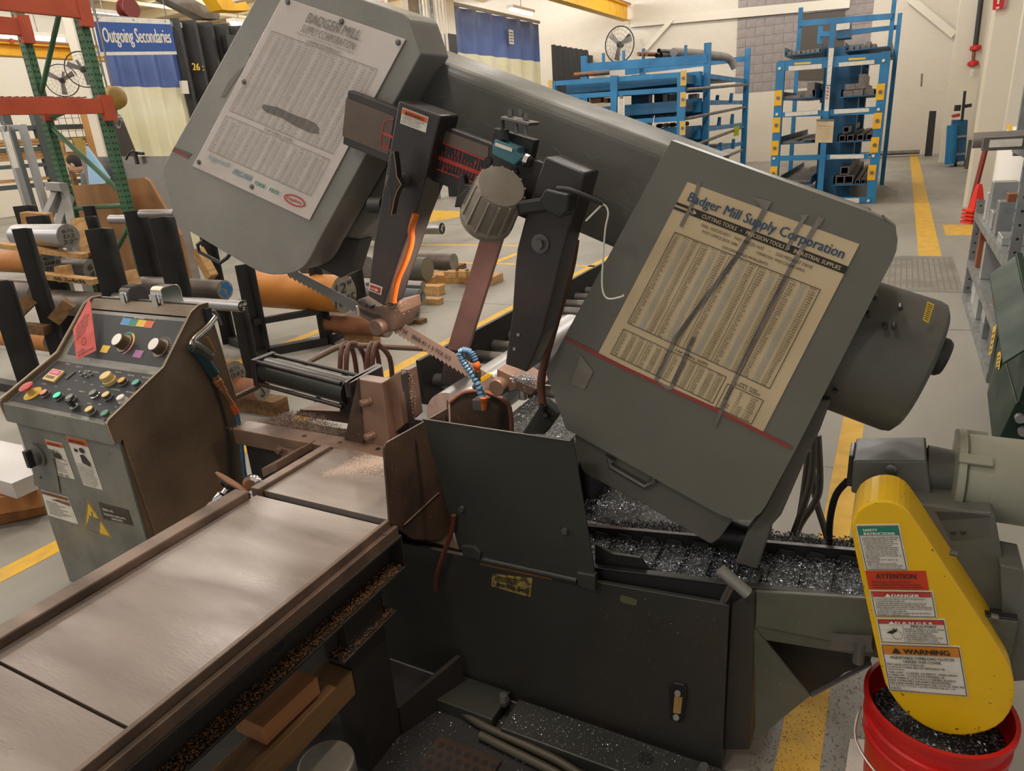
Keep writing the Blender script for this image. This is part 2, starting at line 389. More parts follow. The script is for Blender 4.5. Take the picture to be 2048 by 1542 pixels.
# visible lamp fixtures
m_glow = M('fluorescent_tube', '#fffaf0', .4, emit=7)
def fixture(px, py, z, L_, lab, d=UU):
    c = pZ(px, py, z); t = thing('ceiling_lamp', lab, 'lamp', c, 'fluorescent ceiling lamps')
    part('housing', MB().bar(c - d * L_ / 2 + ZZ * .06, c + d * L_ / 2 + ZZ * .06, .22, .07), m_white, t); part('tube', MB().cyl(c - d * (L_ / 2 - .03), c + d * (L_ / 2 - .03), .05, seg=10), m_glow, t); part('rod', MB().bar(c + ZZ * .09, Vector((c.x, c.y, 6.8)), .015, .015), m_dsteel, t)
fixture(10, 73, 4.3, 1.2, 'lit fluorescent lamp at the top left edge, first of the row'); fixture(55, 74, 4.3, 1.2, 'lit fluorescent lamp left of the green rack upright'); fixture(78, 75, 4.3, 1.2, 'lit fluorescent lamp between the two green uprights')
fixture(207, 30, 4.6, 1.2, 'lit fluorescent lamp just above the blue sign'); fixture(1042, 23, 4.8, 1.4, 'lit fluorescent lamp beneath the yellow crane beam by the blue curtain'); fixture(478, 48, 4.3, .5, 'small lit lamp left of the grey saw door')
# columns with conduits
def col(nm, px_l, px_r, u, v, z1, mt, lab=None, d=.3):
    a, b = px_l, px_r
    return struct(nm, MB().box(u, u + d, a, b, 0, z1), mt)
co1 = struct('trim_4', MB().box(23.2, 23.6, .98, 1.62, 0, 6.8), m_cream)
co2 = struct('trim_5', MB().box(12.6, 13.2, 1.0, 1.42, 0, 6.8), m_cream); part('flange', MB().box(12.58, 12.6, .96, 1.46, 0, 6.8), m_cream, co2); part('flange', MB().box(13.2, 13.22, .96, 1.46, 0, 6.8), m_cream, co2)
co3 = struct('trim_6', MB().box(11.0, 11.15, 1.12, 1.62, 0, 6.8), m_cream)
wc_ = P(10.2, 1.28, 0); solo('white_round_post_guard', MB().lathe(wc_, ZZ, [(.28, 0), (.28, 1.15), (.2, 1.25), (.05, 1.28)], 24), M('white_plastic', '#e6e4df', .4), 'white round post cover standing behind the grey shelving', 'post cover', smooth=True)
co4 = struct('trim_7', MB().box(17.0, 17.4, -11.0, -10.55, 4.06, 6.8), m_cream)
co5 = struct('trim_8', MB().box(17.0, 17.4, -11.0, -10.55, 0, 4.06), m_blk2)
for k, x in enumerate((846, 853, 859, 866, 878, 885, 892)):
    p = pV(x, 60, -10.5); t = solo('conduit', MB().cyl(Vector((p.x, p.y, .5)), Vector((p.x, p.y, 5.3)), .035 if k != 3 else .06, seg=10), m_galv if k in (3, 0) else m_cream, ('grey' if k in (3, 0) else 'cream') + ' vertical conduit beside the black based column', 'conduit', 'conduits on the column', smooth=True)
struct('trim_9', MB().box(16.0, 16.6, -11.2, -11.0, 0, 6.8), M('brick_grey_tan', '#a89f90', .85, 0, '#968c7d', 6, stretch=(1, 1, 5)))
cw = struct('trim_10', MB().box(7.08, 7.3, -10.9, -10.7, 0, 6.8), m_cream)
# accordion strip doors and curtains in the partition line
def pleat(nm, lab, cat, u0, u1, v, z0, z1, n, amp, mt, grp=None, thick=.01):
    mb = MB(); pts = []
    for k in range(n * 6 + 1): pts.append((u0 + (u1 - u0) * k / (n * 6), v + amp * math.sin(2 * math.pi * k / 6)))
    i = 0
    for k in range(len(pts) - 1):
        (a, b), (c, d) = pts[k], pts[k + 1]
        mb.prism([P(a, b, z0), P(c, d, z0), P(c, d, z1), P(a, b, z1)], -VV * thick)
    return mb
def bare(mb, nm, mt, parent): return part(nm, mb, mt, parent, smooth=False)
for (nm, lab, u0, u1, v, zt_, num, pu) in (('accordion_door', 'black folded accordion door numbered 26 left of the saw door', 9.0, 11.4, -11, 3.75, '26', 9.15), ('accordion_door', 'black folded accordion door right of the blue curtain, behind the blue rack', 23.5, 26.8, -10.6, 4.2, '28', 25.6)):
    t = thing(nm, lab, 'folding door', P((u0 + u1) / 2, v, 0)); bare(pleat(nm, lab, '', u0, u1, v, 0, zt_, 7, .10, m_blk2), 'pleats', m_blk2, t)
    z = 2.95 if num == '26' else 3.2
    qd = Quad(P(pu, v + .13, z), P(pu + .2, v + .13, z), P(pu + .2, v + .13, z + .14), P(pu, v + .13, z + .14)); mb = MB(); qd.text(mb, num + (' :' if num == '26' else ''), 0, 0, 1, .8, .02, fit='h'); part('number_lettering', mb, m_yink, t)
    if num == '28':
        qd = Quad(P(23.8, v + .13, 2.95), P(24.3, v + .13, 2.95), P(24.3, v + .13, 3.12), P(23.8, v + .13, 3.12)); mb = MB(); qd.text(mb, 'BF', 0, 0, 1, .8, .02, fit='h'); part('bay_lettering', mb, m_yink, t)
    part('control_box', MB().box(u1 - 1.5 if num == '26' else u1 - .6, u1 - 1.15 if num == '26' else u1 - .2, v + .1, v + .25, zt_ - .5, zt_ - .2), m_blk2, t)
m_cblue = M('curtain_blue_vinyl', '#4c64a0', .45, 0, '#43598f', 2); m_cclear = M('curtain_cloudy_vinyl', '#d9d3ae', .35, 0, '#e5e2cd', 1.5)
for (lab, u0, u1, v, za, zb_, zc) in (('blue topped cream vinyl strip curtain behind the blue sign', 7.65, 9.1, -11, .05, 2.68, 3.6), ('blue topped cloudy vinyl curtain right of the conduit column', 17.9, 23.4, -11, .05, 3.72, 4.85)):
    t = thing('vinyl_curtain', lab, 'curtain', P((u0 + u1) / 2, v, 0))
    bare(pleat('', '', '', u0, u1, v, za, zb_, 4 if u0 < 10 else 6, .05, m_cclear), 'clear_panel', m_cclear, t); bare(pleat('', '', '', u0, u1, v + .005, zb_, zc, 4 if u0 < 10 else 6, .05, m_cblue), 'blue_panel', m_cblue, t)
    part('curtain_rail', MB().box(u0 - .1, u1 + .1, v - .03, v + .03, zc + .02, zc + .10), m_galv, t)
    for k in range(6): part('rail_hook', MB().box(u0 + (u1 - u0) * (k + .5) / 6, u0 + (u1 - u0) * (k + .5) / 6 + .03, v - .01, v + .01, zc - .05, zc + .04), m_dsteel, t)
    if u0 > 10:
        qd = Quad(P(21.0, v + .13, 4.1), P(21.3, v + .13, 4.1), P(21.3, v + .13, 4.5), P(21.0, v + .13, 4.5)); label_quad(t, 'curtain_tag', qd, m_white, [('lettering', m_ink, lambda mb: [qd.rect(mb, .15, .15 + .2 * k, .85, .22 + .2 * k) for k in range(4)])])
solo('switch_box', MB().prism(plV([(358, 162), (370, 162), (374, 188), (362, 188)], -10.85), VV * .06), m_cream, 'small cream switch box on the edge of the black door', 'switch box')
bx = thing('machine_cabinet', 'white overhead machine box with red lettering at the top edge', 'machine', pV(720, 20, -10.2))
part('long_box', MB().prism(plV([(636, -30), (728, -30), (727, 22), (640, 14)], -10.0), -VV * .4), m_white, bx); part('end_box', MB().prism(plV([(727, -30), (776, -30), (774, 26), (727, 22)], -9.95), -VV * .5), m_white, bx)
qd = Quad(*plV([(733, 3), (768, 6), (768, 0), (733, -4)], -9.93)); mb = MB(); qd.text(mb, 'Giddings & Lewis', 0, 0, 1, 1, .02); part('lettering', mb, m_rink, bx)
qd = Quad(*plV([(664, 8), (706, 6), (706, -1), (664, 1)], -9.98)); mb = MB(); qd.text(mb, 'Giddings & Lewis', 0, 0, 1, 1, .01); part('lettering', mb, M('pale_red_ink', '#cf9a90', .6), bx)
part('lower_panel', MB().prism(plV([(660, 20), (706, 20), (706, 40), (662, 38)], -10.1), -VV * .3), m_white, bx); part('support_column', MB().prism(plV([(706, 22), (754, 26), (756, 90), (706, 90)], -10.2), -VV * .3), m_blk2, bx)
part('column_pipe', MB().prism(plV([(722, 26), (728, 26), (730, 60), (724, 60)], -10.15), VV * .05), m_chrome, bx); part('cable_chain', MB().prism(plV([(764, 26), (767, 26), (770, 80), (767, 80)], -10.15), VV * .05), m_blk2, bx)
# hanging sign
sg = thing('hanging_sign', 'blue hanging banner reading Outgoing Secondaries', 'sign', P(6.0, -8, 2.7))
qd = Quad(*plV([(201, 111), (353, 109), (338, 39), (184, 32)], -8)); part('banner', qd.plate(.01), m_white, sg); qd.lift = .011
mb = MB(); qd.rect(mb, .0, .09, 1, .86, 1); part('blue_field', mb, M('sign_blue', '#1d4a94', .5), sg); mb = MB(); qd.text(mb, 'Outgoing Secondaries', .07, .20, .955, .72, .022, k=1.2); part('lettering', mb, m_white, sg)
for a in (.06, .5, .93): part('grommet', MB().cyl(qd.at(a, .94, 1), qd.at(a, .94, 1.3), .008, seg=8), m_dsteel, sg)
for a in (.03, .97): part('hanging_wire', MB().bar(qd.at(a, 1, 0), qd.at(a, 1, 0) + ZZ * 1.9, .008, .008), m_dsteel, sg)
# fans
def fan(nm, lab, c, n, r, ang=.4, wall=None):
    t = thing(nm, lab, 'fan', c); n = n.normalized(); a = n.cross(ZZ).normalized(); b = a.cross(n)
    mb = MB()
    for k in range(1): pass
    ring = [c + a * math.cos(x * .2618) * r + b * math.sin(x * .2618) * r for x in range(25)]
    part('guard_rim', MB().tube(ring, r * .035, 6, 0), m_blk2, t)
    g = MB()
    for k in range(20):
        x = k * math.pi / 10; d = a * math.cos(x) + b * math.sin(x); g.tube([c + n * r * .22 + d * r * .15, c + n * r * .2 + d * r * .6, c + d * r], r * .008, 4, 0)
    for q in (.35, .6, .82): g.tube([c + n * r * (.23 - q * .12) + (a * math.cos(x * .35) + b * math.sin(x * .35)) * r * q for x in range(19)], r * .008, 4, 0)
    part('guard_wires', g, m_dsteel, t)
    for k in range(3):
        x = ang + k * 2.094; d = a * math.cos(x) + b * math.sin(x); e = n.cross(d)
        part('blade', MB().prism([c + d * r * .1 - e * r * .1, c + d * r * .85 - e * r * .22, c + d * r * .9 + e * r * .12, c + d * r * .1 + e * r * .1], n * r * .03), m_dsteel, t)
    part('hub', MB().lathe(c - n * r * .25, n, [(r * .18, 0), (r * .18, r * .3), (r * .08, r * .34)], 16), m_blk2, t, smooth=True)
    part('wall_bracket', MB().bar(c - n * r * .2, c - n * r * 1.2 + ZZ * r * .6, r * .12, r * .12), m_blk2, t)
fan('wall_fan', 'round black wall fan above the left blue rack', pU(1239, 89, 26.0), (-UU - VV * .2), .58, .7); fan('wall_fan', 'round black fan seen between the green uprights', pV(124, 161, -16.5), (VV - UU * .9), .33, .5)
fan('wall_fan', 'larger round fan with tan guard behind the right green upright', pV(167, 139, -10.2), (VV - UU * .4), .23, .3)
# hoist
ho = thing('chain_hoist', 'worn yellow chain hoist with hook hanging before the curtain', 'hoist', pD(226, 196, 7.8)); c_ = pD(226, 196, 7.8)
part('housing', MB().lathe(c_ - VV * .13, VV, [(.07, 0), (.115, .03), (.125, .1), (.125, .15), (.11, .22), (.06, .25)], 24), M('hoist_yellow_brown', '#94762a', .5, 0, '#6b5523', 8), ho, smooth=True); part('motor_band', MB().lathe(c_ + VV * .0, VV, [(.127, 0), (.127, .02)], 24), m_blk2, ho)
part('hook_block', MB().lathe(c_ - ZZ * .22, UU, [(.03, -.03), (.05, -.02), (.05, .02), (.03, .03)], 16), m_dsteel, ho); part('hook', MB().tube([c_ + p for p in (ZZ * -.19, ZZ * -.24 + VV * .05, ZZ * -.3 + VV * .03, ZZ * -.31 - VV * .03, ZZ * -.27 - VV * .06)], .014, 8), m_dsteel, ho, smooth=True)
part('load_chain', MB().bar(c_ + ZZ * .1 - VV * .06, c_ + ZZ * 2.2 - VV * .06, .014, .014), m_dsteel, ho); part('load_chain', MB().bar(c_ + ZZ * .1 + VV * .05, c_ + ZZ * 2.2 + VV * .05, .014, .014), m_dsteel, ho); part('chain', MB().bar(c_ - ZZ * .2, c_ - ZZ * .1, .016, .016), m_dsteel, ho)
# green pallet rack with orange beams
gr2 = thing('pallet_rack', 'green pallet rack upright frame with orange beams at the left', 'pallet rack', P(4.0, -6.6, 0))
for v, nm in ((-6.22, 'upright'), (-7.08, 'upright')):
    mb = MB(); mb.box(4.16, 4.165, v - .04, v + .04, 0, 4.2); mb.box(4.165, 4.235, v + .036, v + .04, 0, 4.2); mb.box(4.165, 4.235, v - .04, v - .036, 0, 4.2)
    up = part(nm, mb, m_green, gr2)
    hm = MB()
    z = .3
    while z < 3.2:
        for s in (-.018, .018): hm.prism([P(4.1595, v + s - .006, z), P(4.1595, v + s + .006, z), P(4.1595, v + s + .009, z + .02), P(4.1595, v + s - .009, z + .02)], UU * .0004)
        for s in (4.185, 4.215): hm.prism([P(s - .006, v + .0405, z), P(s + .006, v + .0405, z), P(s + .008, v + .0405, z + .018), P(s - .008, v + .0405, z + .018)], VV * .0004)
        z += .051
    part('punched_hole', hm, m_dark, up, kind='stuff')
for (va, za, vb, zb_, r_) in ((-7.08, 2.2, -6.45, 2.85, .022), (-7.05, 2.0, -6.22, 2.12, .02), (-7.08, 1.95, -6.22, 1.28, .022), (-7.08, 1.18, -6.22, 1.2, .022), (-6.75, .62, -6.22, 1.05, .02)): part('brace', MB().cyl(P(4.2, va, za), P(4.2, vb, zb_), r_, seg=10), m_green, gr2, smooth=True)
for v in (-6.16, -7.04):
    for z0, z1, zt_ in ((1.98, 2.10, 1), (2.72, 2.86, 1)):
        dz_ = (.06 if z0 < 2.5 else -.03) * (v < -7); z0 += dz_; z1 += dz_
        b_ = part('beam', MB().box(.8, 4.15, v, v + .045, z0, z1), m_orangep, gr2, .003); part('beam_lip', MB().box(.8, 4.15, v - .02, v, z1 - .03, z1 - .02), m_orangep, gr2)
        part('beam_connector', MB().box(4.13, 4.24, v, v + .05, z0 - .06, z1 + .03), m_orangep, gr2, .002)
        if v > -7:
            for k in range(22): part('deck_wire', MB().box(4.0 - k * .055, 4.01 - k * .055, -6.9, v + .04, z1 + .005, z1 + .015), M('deck_wire_rust', '#8c4634', .6), gr2)
# leaning sheets, person, clamp
def board(nm, px, d0, th, mt, lab, cat):
    pts = [pD(x, y, d) for (x, y), d in zip(px, d0)]; n = (pts[1] - pts[0]).cross(pts[-1] - pts[0]).normalized() * th
    return solo(nm, MB().prism(pts, n), mt, lab, cat)
def upright_board(nm, top, drop, u, th, mt, lab, cat):      # top edge in pixels on plane u, dropped to the floor
    pts = [pU(x, y, u) for x, y in top]; lo = [Vector((p.x, p.y, 0)) for p in pts]
    return solo(nm, MB().prism(lo + pts[::-1], UU * th), mt, lab, cat)
upright_board('cardboard_sheet', [(128, 372), (232, 366)], 0, 4.45, .02, m_card, 'tall brown cardboard sheet standing behind the green rack frame', 'cardboard')
upright_board('cardboard_sheet', [(240, 360), (288, 355), (298, 362), (360, 470)], 0, 4.7, .03, m_card, 'brown cardboard sheet with folded corner right of the green upright', 'cardboard')
upright_board('sheet_metal_panel', [(160, 314), (345, 312)], 0, 5.6, .012, M('brushed_aluminium_sheet', '#a5a09d', .3, .8, '#8c8580', 1.5, stretch=(.5, .5, 3)), 'large brushed aluminium sheet standing on edge behind the cardboard', 'metal sheet')
cl_ = thing('bar_clamp', 'black clamp gripping the top edge of the aluminium sheet', 'clamp', pU(276, 312, 5.58)); c_ = pU(276, 312, 5.58)
part('jaw', MB().bar(c_ + ZZ * .04 - VV * .06, c_ + ZZ * .02 + VV * .1, .04, .03), m_blk2, cl_); part('jaw', MB().bar(c_ - UU * .03 - ZZ * .09, c_ - UU * .03 + ZZ * .05, .035, .03), m_blk2, cl_); part('handle', MB().tube([c_ - UU * .04 + ZZ * .06, c_ - UU * .1 + ZZ * .04, c_ - UU * .12 - ZZ * .03 - VV * .06], .012, 6), m_blk2, cl_)
bl_ = [pU(x, y, 5.5) for x, y in ((176, 292), (198, 322), (222, 356), (210, 372), (200, 400), (186, 400), (180, 340))]
solo('blue_cloth', MB().prism(bl_, -UU * .03), M('light_blue_cloth', '#8db7d9', .8, 0, '#a3c6e2', 3), 'light blue cloth draped over the sheet beside the worker', 'cloth')
upright_board('plywood_sheet', [(158, 222), (200, 220)], 0, 7.6, .03, M('plywood_orange', '#b98753', .6, 0, '#a57443', 2, stretch=(1, 1, .3)), 'orange plywood sheet standing behind the green rack', 'plywood')
upright_board('plywood_sheet', [(222, 256), (228, 256), (250, 312), (236, 314)], 0, 8.0, .03, _mats['plywood_orange'], 'narrow plywood strip leaning left of the curtain', 'plywood')
solo('dark_post', MB().prism(plV([(212, 224), (232, 236), (258, 300), (262, 318), (236, 318)], -10.7), VV * .15), M('post_dark_brown', '#3a332f', .6), 'dark brown leaning post left of the vinyl curtain', 'post')
# worker
pe = thing('person', 'person with short dark hair and yellow high visibility vest bent over behind metal sheet', 'person', P(6.05, -9.2, 0))
hp = pD(150, 330, 9.6); face = (-VV * .7 - UU * .5 - ZZ * .55).normalized()
def skin_body(name, verts, edges, radii, mt, parent, root):
    me = bpy.data.meshes.new(name); org = ORG[parent.name]; me.from_pydata([tuple(v - org) for v in verts], edges, []); o = bpy.data.objects.new(name, me); COL.objects.link(o); o.parent = parent; ORG[o.name] = org
    m = o.modifiers.new('skin', 'SKIN'); m.use_smooth_shade = True
    sk = me.skin_vertices[0].data if me.skin_vertices else None
    if sk is None:
        bm_ = bmesh.new(); bm_.from_mesh(me); bm_.verts.layers.skin.verify(); bm_.to_mesh(me); bm_.free(); sk = me.skin_vertices[0].data
    for i, r_ in enumerate(radii): sk[i].radius = (r_, r_) if not isinstance(r_, tuple) else r_
    sk[root].use_root = True; s_ = o.modifiers.new('sub', 'SUBSURF'); s_.levels = 1; s_.render_levels = 2; me.materials.append(mt); return o
back = VV * .35 + UU * .25
pel = hp + back * 1.0; pel.z = .95; chest = hp + back * .42; chest.z = 1.36; nk = hp + back * .18; nk.z = 1.47
sd = face.cross(ZZ).normalized()
vs = [pel, pel.lerp(chest, .5), chest, nk]; es = [(0, 1), (1, 2), (2, 3)]; rd = [.15, .15, .16, .065]
m_sk = M('skin_tone', '#c49a80', .55); m_vest = M('vest_yellow', '#c8d63a', .6)
for s in (-1, 1):
    k = len(vs); sh = chest + sd * s * .18 + ZZ * .05; el = sh - ZZ * .26 + face * .12; wr_ = el - ZZ * .12 + face * .22; vs += [sh, el, wr_]; es += [(2, k), (k, k + 1), (k + 1, k + 2)]; rd += [.075, .05, .038]
    k = len(vs); hp_ = pel + sd * s * .1 - ZZ * .06; kn_ = hp_ - ZZ * .42 + face * .06; kn_.z = .5; an = kn_.copy(); an.z = .07; ft = an + Vector((face.x, face.y, 0)).normalized() * .16; ft.z = .04; vs += [hp_, kn_, an, ft]; es += [(0, k), (k, k + 1), (k + 1, k + 2), (k + 2, k + 3)]; rd += [.09, .065, .05, .04]
skin_body('clothed_body', vs, es, rd, M('work_clothes_grey', '#5d6166', .8), pe, 0)
skin_body('vest', [pel.lerp(chest, .35), chest, nk - ZZ * .03], [(0, 1), (1, 2)], [.17, .185, .09], m_vest, pe, 0)
for s in (-1, 1):
    sh = chest + sd * s * .18 + ZZ * .05; el = sh - ZZ * .26 + face * .12; w0 = el - ZZ * .12 + face * .22
    hv = [w0, w0 + face * .08]; he = [(0, 1)]; hr_ = [.03, .036]
    for j in range(4): k = len(hv); b0 = w0 + face * .09 + sd * (j - 1.5) * .02; hv += [b0, b0 + face * (.045 - abs(j - 1.5) * .006) - ZZ * .01, b0 + face * .07 - ZZ * .035]; he += [(1, k), (k, k + 1), (k + 1, k + 2)]; hr_ += [.009, .008, .007]
    k = len(hv); hv += [w0 + face * .03 - sd * s * .04, w0 + face * .08 - sd * s * .05]; he += [(0, k), (k, k + 1)]; hr_ += [.011, .009]
    skin_body('hand', hv, he, hr_, m_sk, pe, 0)
up3 = (ZZ - face * face.z).normalized(); sx_ = face.cross(up3)
def ell(c, ax_, ay_, az_, seg=16, rings=10, lo=-1, hi=1):
    mb = MB(); i0 = 0
    for j in range(rings + 1):
        t = math.pi * (j / rings) * (hi - lo) / 2 + math.pi * (lo + 1) / 2
        for k in range(seg): a = 2 * math.pi * k / seg; mb.v.append(c + ax_ * math.sin(t) * math.cos(a) + ay_ * math.sin(t) * math.sin(a) - az_ * math.cos(t))
    for j in range(rings):
        for k in range(seg): k2 = (k + 1) % seg; mb.f.append((j * seg + k, j * seg + k2, (j + 1) * seg + k2, (j + 1) * seg + k))
    return mb
part('head', ell(hp, sx_ * .078, face * .098, up3 * .118), m_sk, pe, smooth=True); part('hair', ell(hp - face * .022 + up3 * .022, sx_ * .085, face * .098, up3 * .115), M('dark_hair', '#241d1a', .8), pe, smooth=True)
part('nose', MB().lathe(hp + face * .088 - up3 * .005, face, [(.016, 0), (.012, .016), (.004, .024)], 10), m_sk, pe, smooth=True); part('mouth', MB().obox(hp + face * .088 - up3 * .055, sx_ * .022, up3 * .004, face * .004), M('lips', '#96604f', .5), pe)
for s in (-1, 1): part('ear', ell(hp + sx_ * s * .08 - face * .005, sx_ * .012, face * .02, up3 * .032, 8, 6), m_sk, pe, smooth=True); part('eye', ell(hp + sx_ * s * .03 + face * .088 + up3 * .012, sx_ * .011, face * .008, up3 * .007, 8, 6), m_dark, pe)
# aluminium frame and grey stand
af = thing('aluminium_frame', 'tall aluminium extrusion frame with hanging paper tag at the left', 'frame', P(4.2, -7.75, 0))
for px, py in ((22, 300), (58, 300)):
    p = pD(px, py, 7.0); part('upright', MB().box(p.dot(UU) - .03, p.dot(UU) + .03, p.dot(VV) - .03, p.dot(VV) + .03, 0, 1.99), m_alu, af, .003)
a, b = pD(4, 256, 7.0), pD(42, 254, 7.0); part('top_bar', MB().bar(a - (b - a) * .6, b, .05, .05), m_alu, af, .003)
tq_ = pD(22, 300, 6.9); part('paper_tag', MB().obox(tq_, VV * .05, ZZ * .17, UU * .002), m_white, af); part('tag_hook', MB().tube([tq_ + ZZ * .17, tq_ + ZZ * .22 + VV * .03, tq_ + ZZ * .26], .006, 6), m_dsteel, af)
gs = thing('grey_stand', 'low grey square tube stand with slanted legs behind the bar rack', 'stand', P(3.7, -7.1, 0))
for (a, b) in (((98, 372), (128, 374)), ((122, 372), (78, 470)), ((138, 392), (112, 480)), ((128, 374), (150, 480))): part('tube_leg', MB().bar(pD(a[0], a[1], 6.6), pD(b[0], b[1], 6.4), .07, .07), M('stand_grey', '#8e8d89', .5), gs)
part('foot_plate', MB().box(3.6, 3.9, -7.3, -6.9, 0, .02), _mats['stand_grey'], gs)
for k, (x, y) in enumerate(((85, 474), (112, 484), (150, 484))): p = pD(x, y, 6.4); part('stand_post', MB().bar(Vector((p.x, p.y, 0)), p, .06, .06), _mats['stand_grey'], gs)
# lumber rack far left
lr = thing('lumber_rack', 'dark steel storage rack holding stacked lumber at the far left', 'rack', P(7.5, -12.6, 0))
for px in (32, 92): 
    p = pV(px, 300, -12.4); part('post', MB().box(p.dot(UU) - .06, p.dot(UU) + .06, -12.5, -12.38, 0, 2.6), M('rack_slate', '#4d5658', .5), lr)
for y in (252, 296, 330, 372): p = pV(20, y, -12.4); part('arm', MB().box(4, 9.1, -12.9, -12.4, p.z - .06, p.z), _mats['rack_slate'], lr)
for y, n in ((292, 2), (322, 3), (366, 1)):
    z = pV(20, y, -12.4).z
    for k in range(n):
        for j in range(3): solo('lumber_board', MB().box(4.2 + .15 * j, 8.9 - .1 * k, -12.85 + .15 * j, -12.72 + .15 * j, z + .001 + .05 * k, z + .045 + .05 * k), m_wood, 'pale lumber board on the dark rack at far left', 'lumber', 'boards on the lumber rack')
part('wire_mesh', (lambda mb: [mb.box(7.5 + .12 * k, 7.507 + .12 * k, -12.35, -12.343, 1.3, 2.5) for k in range(12)] and [mb.box(7.5, 8.9, -12.35, -12.343, 1.3 + .1 * k, 1.307 + .1 * k) for k in range(12)] and mb)(MB()), m_dsteel, lr, kind='stuff')
solo('yellow_kerb', MB().prism([pZ(0, 400, .12), pZ(62, 392, .12), pZ(62, 388, .12), pZ(0, 390, .12)], -ZZ * .11), m_yel, 'yellow floor kerb rail below the lumber rack', 'kerb')
nb_ = thing('notice_board', 'wooden cabinet with clipboard behind the worker', 'cabinet', pV(140, 300, -10.2) - ZZ * .8); part('panel', MB().prism(plV([(118, 282), (170, 280), (182, 330), (132, 332)], -10.2), -VV * .05), m_wood, nb_); part('clipboard', MB().prism(plV([(128, 280), (142, 280), (146, 303), (132, 304)], -10.18), VV * .02), m_white, nb_); part('gold_panel', MB().prism(plV([(145, 276), (162, 276), (168, 308), (152, 310)], -10.18), VV * .02), M('gold_panel', '#a58b45', .5), nb_)
part('stand_leg', MB().bar(pV(140, 330, -10.22), Vector((pV(140, 330, -10.22).x, pV(140, 330, -10.22).y, 0)), .06, .06), m_wood2, nb_)
# ================================================================== saw head (tilted bow)
def CR(x0, y0, s):
    return lambda *pts: [(x0 + a * s, y0 + b * s) for a, b in pts]
c5 = CR(660, 160, .2984); c4 = CR(320, 0, .27232); c8 = CR(1060, 260, .41502); c6 = CR(1100, 840, .32432)
k1 = CR(420, 560, .25946); k2 = CR(700, 560, .25934); k7 = CR(1620, 840, .4553); c3 = CR(0, 560, .25935)
def qU(u, bl, br, tr, tl): return Quad(pU(*bl, u), pU(*br, u), pU(*tr, u), pU(*tl, u))
def plU(pts, u): return [pU(x, y, u) for x, y in pts]
head = thing('saw_head', 'big grey tilted band saw head with two chart covered doors and black guide arms', 'saw head', P(1.55, -.2, .5))
DU = 1.47
# left wheel door
ld = round_poly(plU([(345, 298), (515, -10), (548, -62), (815, 30), (842, 108), (640, 478), (606, 545), (530, 552), (352, 447), (322, 340)], DU), {5: .03, 6: .06, 7: .06, 8: .02, 9: .03, 3: .015})
ld_o = part('wheel_door', MB().prism(ld, UU * .12), m_ldoor, head, .003)
q = qU(DU, (387, 332), (621, 440), (813, 79), (567, -6))
pan = part('chart_panel', q.plate(.004), m_pap2, ld_o, .001, label='faded plastic covered chart sheet')
q.lift = .0014; q.c = [c - UU * .0045 for c in q.c]
DEC = [(n, 64) for n in range(1, 64)]
def fr(n, d):
    g = math.gcd(n, d); return '%d/%d' % (n // g, d // g)
rows = ['%s' % fr(n, d) for n, d in DEC]; decs = [('%.4f' % (n / d))[1:] for n, d in DEC]; mms = ['%.3f' % (n / d * 25.4) for n, d in DEC]
def chart_table(q, mb, mb2, s0, t0, s1, t1, groups, nrow, seed=0, colored=True):
    q.frame(mb, s0, t0, s1, t1, .0014); w = (s1 - s0) / groups; k = seed
    for g in range(groups):
        a = s0 + g * w
        if g: q.rect(mb, a - .0012, t0, a + .0012, t1)
        for j, src in enumerate((rows, decs, mms)):
            lines = [src[(k + i) % len(src)] for i in range(nrow)]
            x0 = a + w * (.06 + .31 * j); x1 = x0 + w * (.22 if j else .18)
            q.text(mb2 if (j == 1 and colored) else mb, '\n'.join(lines), x0, t0 + .006, x1, t1 - .02, .012, res=1)
            q.text(mb, ('Frac', 'Dec', 'mm')[j], x0, t1 - .014, x1, t1 - .006, res=1)
        k += nrow
mg, mi2 = MB(), MB()
q.text(mg, 'BADGER MILL', .27, .93, .70, .975, .011); q.text(mg, 'SUPPLY CORPORATION', .27, .882, .70, .918, .004)
q.text(mi2, 'Cutting Tools - Precision Tools - Industrial Supplies', .24, .866, .72, .876); q.text(mi2, 'Oshkosh, Wisconsin', .38, .852, .56, .861); q.text(mi2, 'DECIMAL EQUIVALENTS', .35, .842, .63, .86 - .003, .004)
for t_ in (.0,):
    chart_table(q, mi2, mi2, .06, .385, .93, .84, 5, 34, 0, False)
q.text(mi2, 'TAP DRILL SIZES', .38, .362, .62, .376, .006)
chart_table(q, mi2, mi2, .055, .13, .93, .355, 5, 16, 20, False)
part('chart_heading', mg, m_gink, pan); part('chart_print', mi2, m_gink, pan)
mb = MB(); q.text(mb, 'Ingersoll', .09, .075, .27, .115); q.text(mb, 'ISCAR', .32, .065, .47, .098, .04, .2); part('logo_print', mb, m_lbink, pan)
mb = MB(); q.text(mb, 'TOOL', .51, .06, .60, .083, .03); q.text(mb, 'FLO', .64, .06, .71, .083, .03); part('green_logo_print', mb, m_gnink, pan)
mb = MB(); cxy = (.84, .07)
for k in range(20):
    a0, a1 = 2 * math.pi * k / 20, 2 * math.pi * (k + 1) / 20
    q.poly(mb, [(cxy[0] + .085 * math.cos(a0), cxy[1] + .03 * math.sin(a0)), (cxy[0] + .085 * math.cos(a1), cxy[1] + .03 * math.sin(a1)), (cxy[0] + .075 * math.cos(a1), cxy[1] + .022 * math.sin(a1)), (cxy[0] + .075 * math.cos(a0), cxy[1] + .022 * math.sin(a0))])
q.text(mb, 'Kingsbury', .78, .058, .90, .082, .02); part('red_oval_logo_print', mb, m_rink, pan)
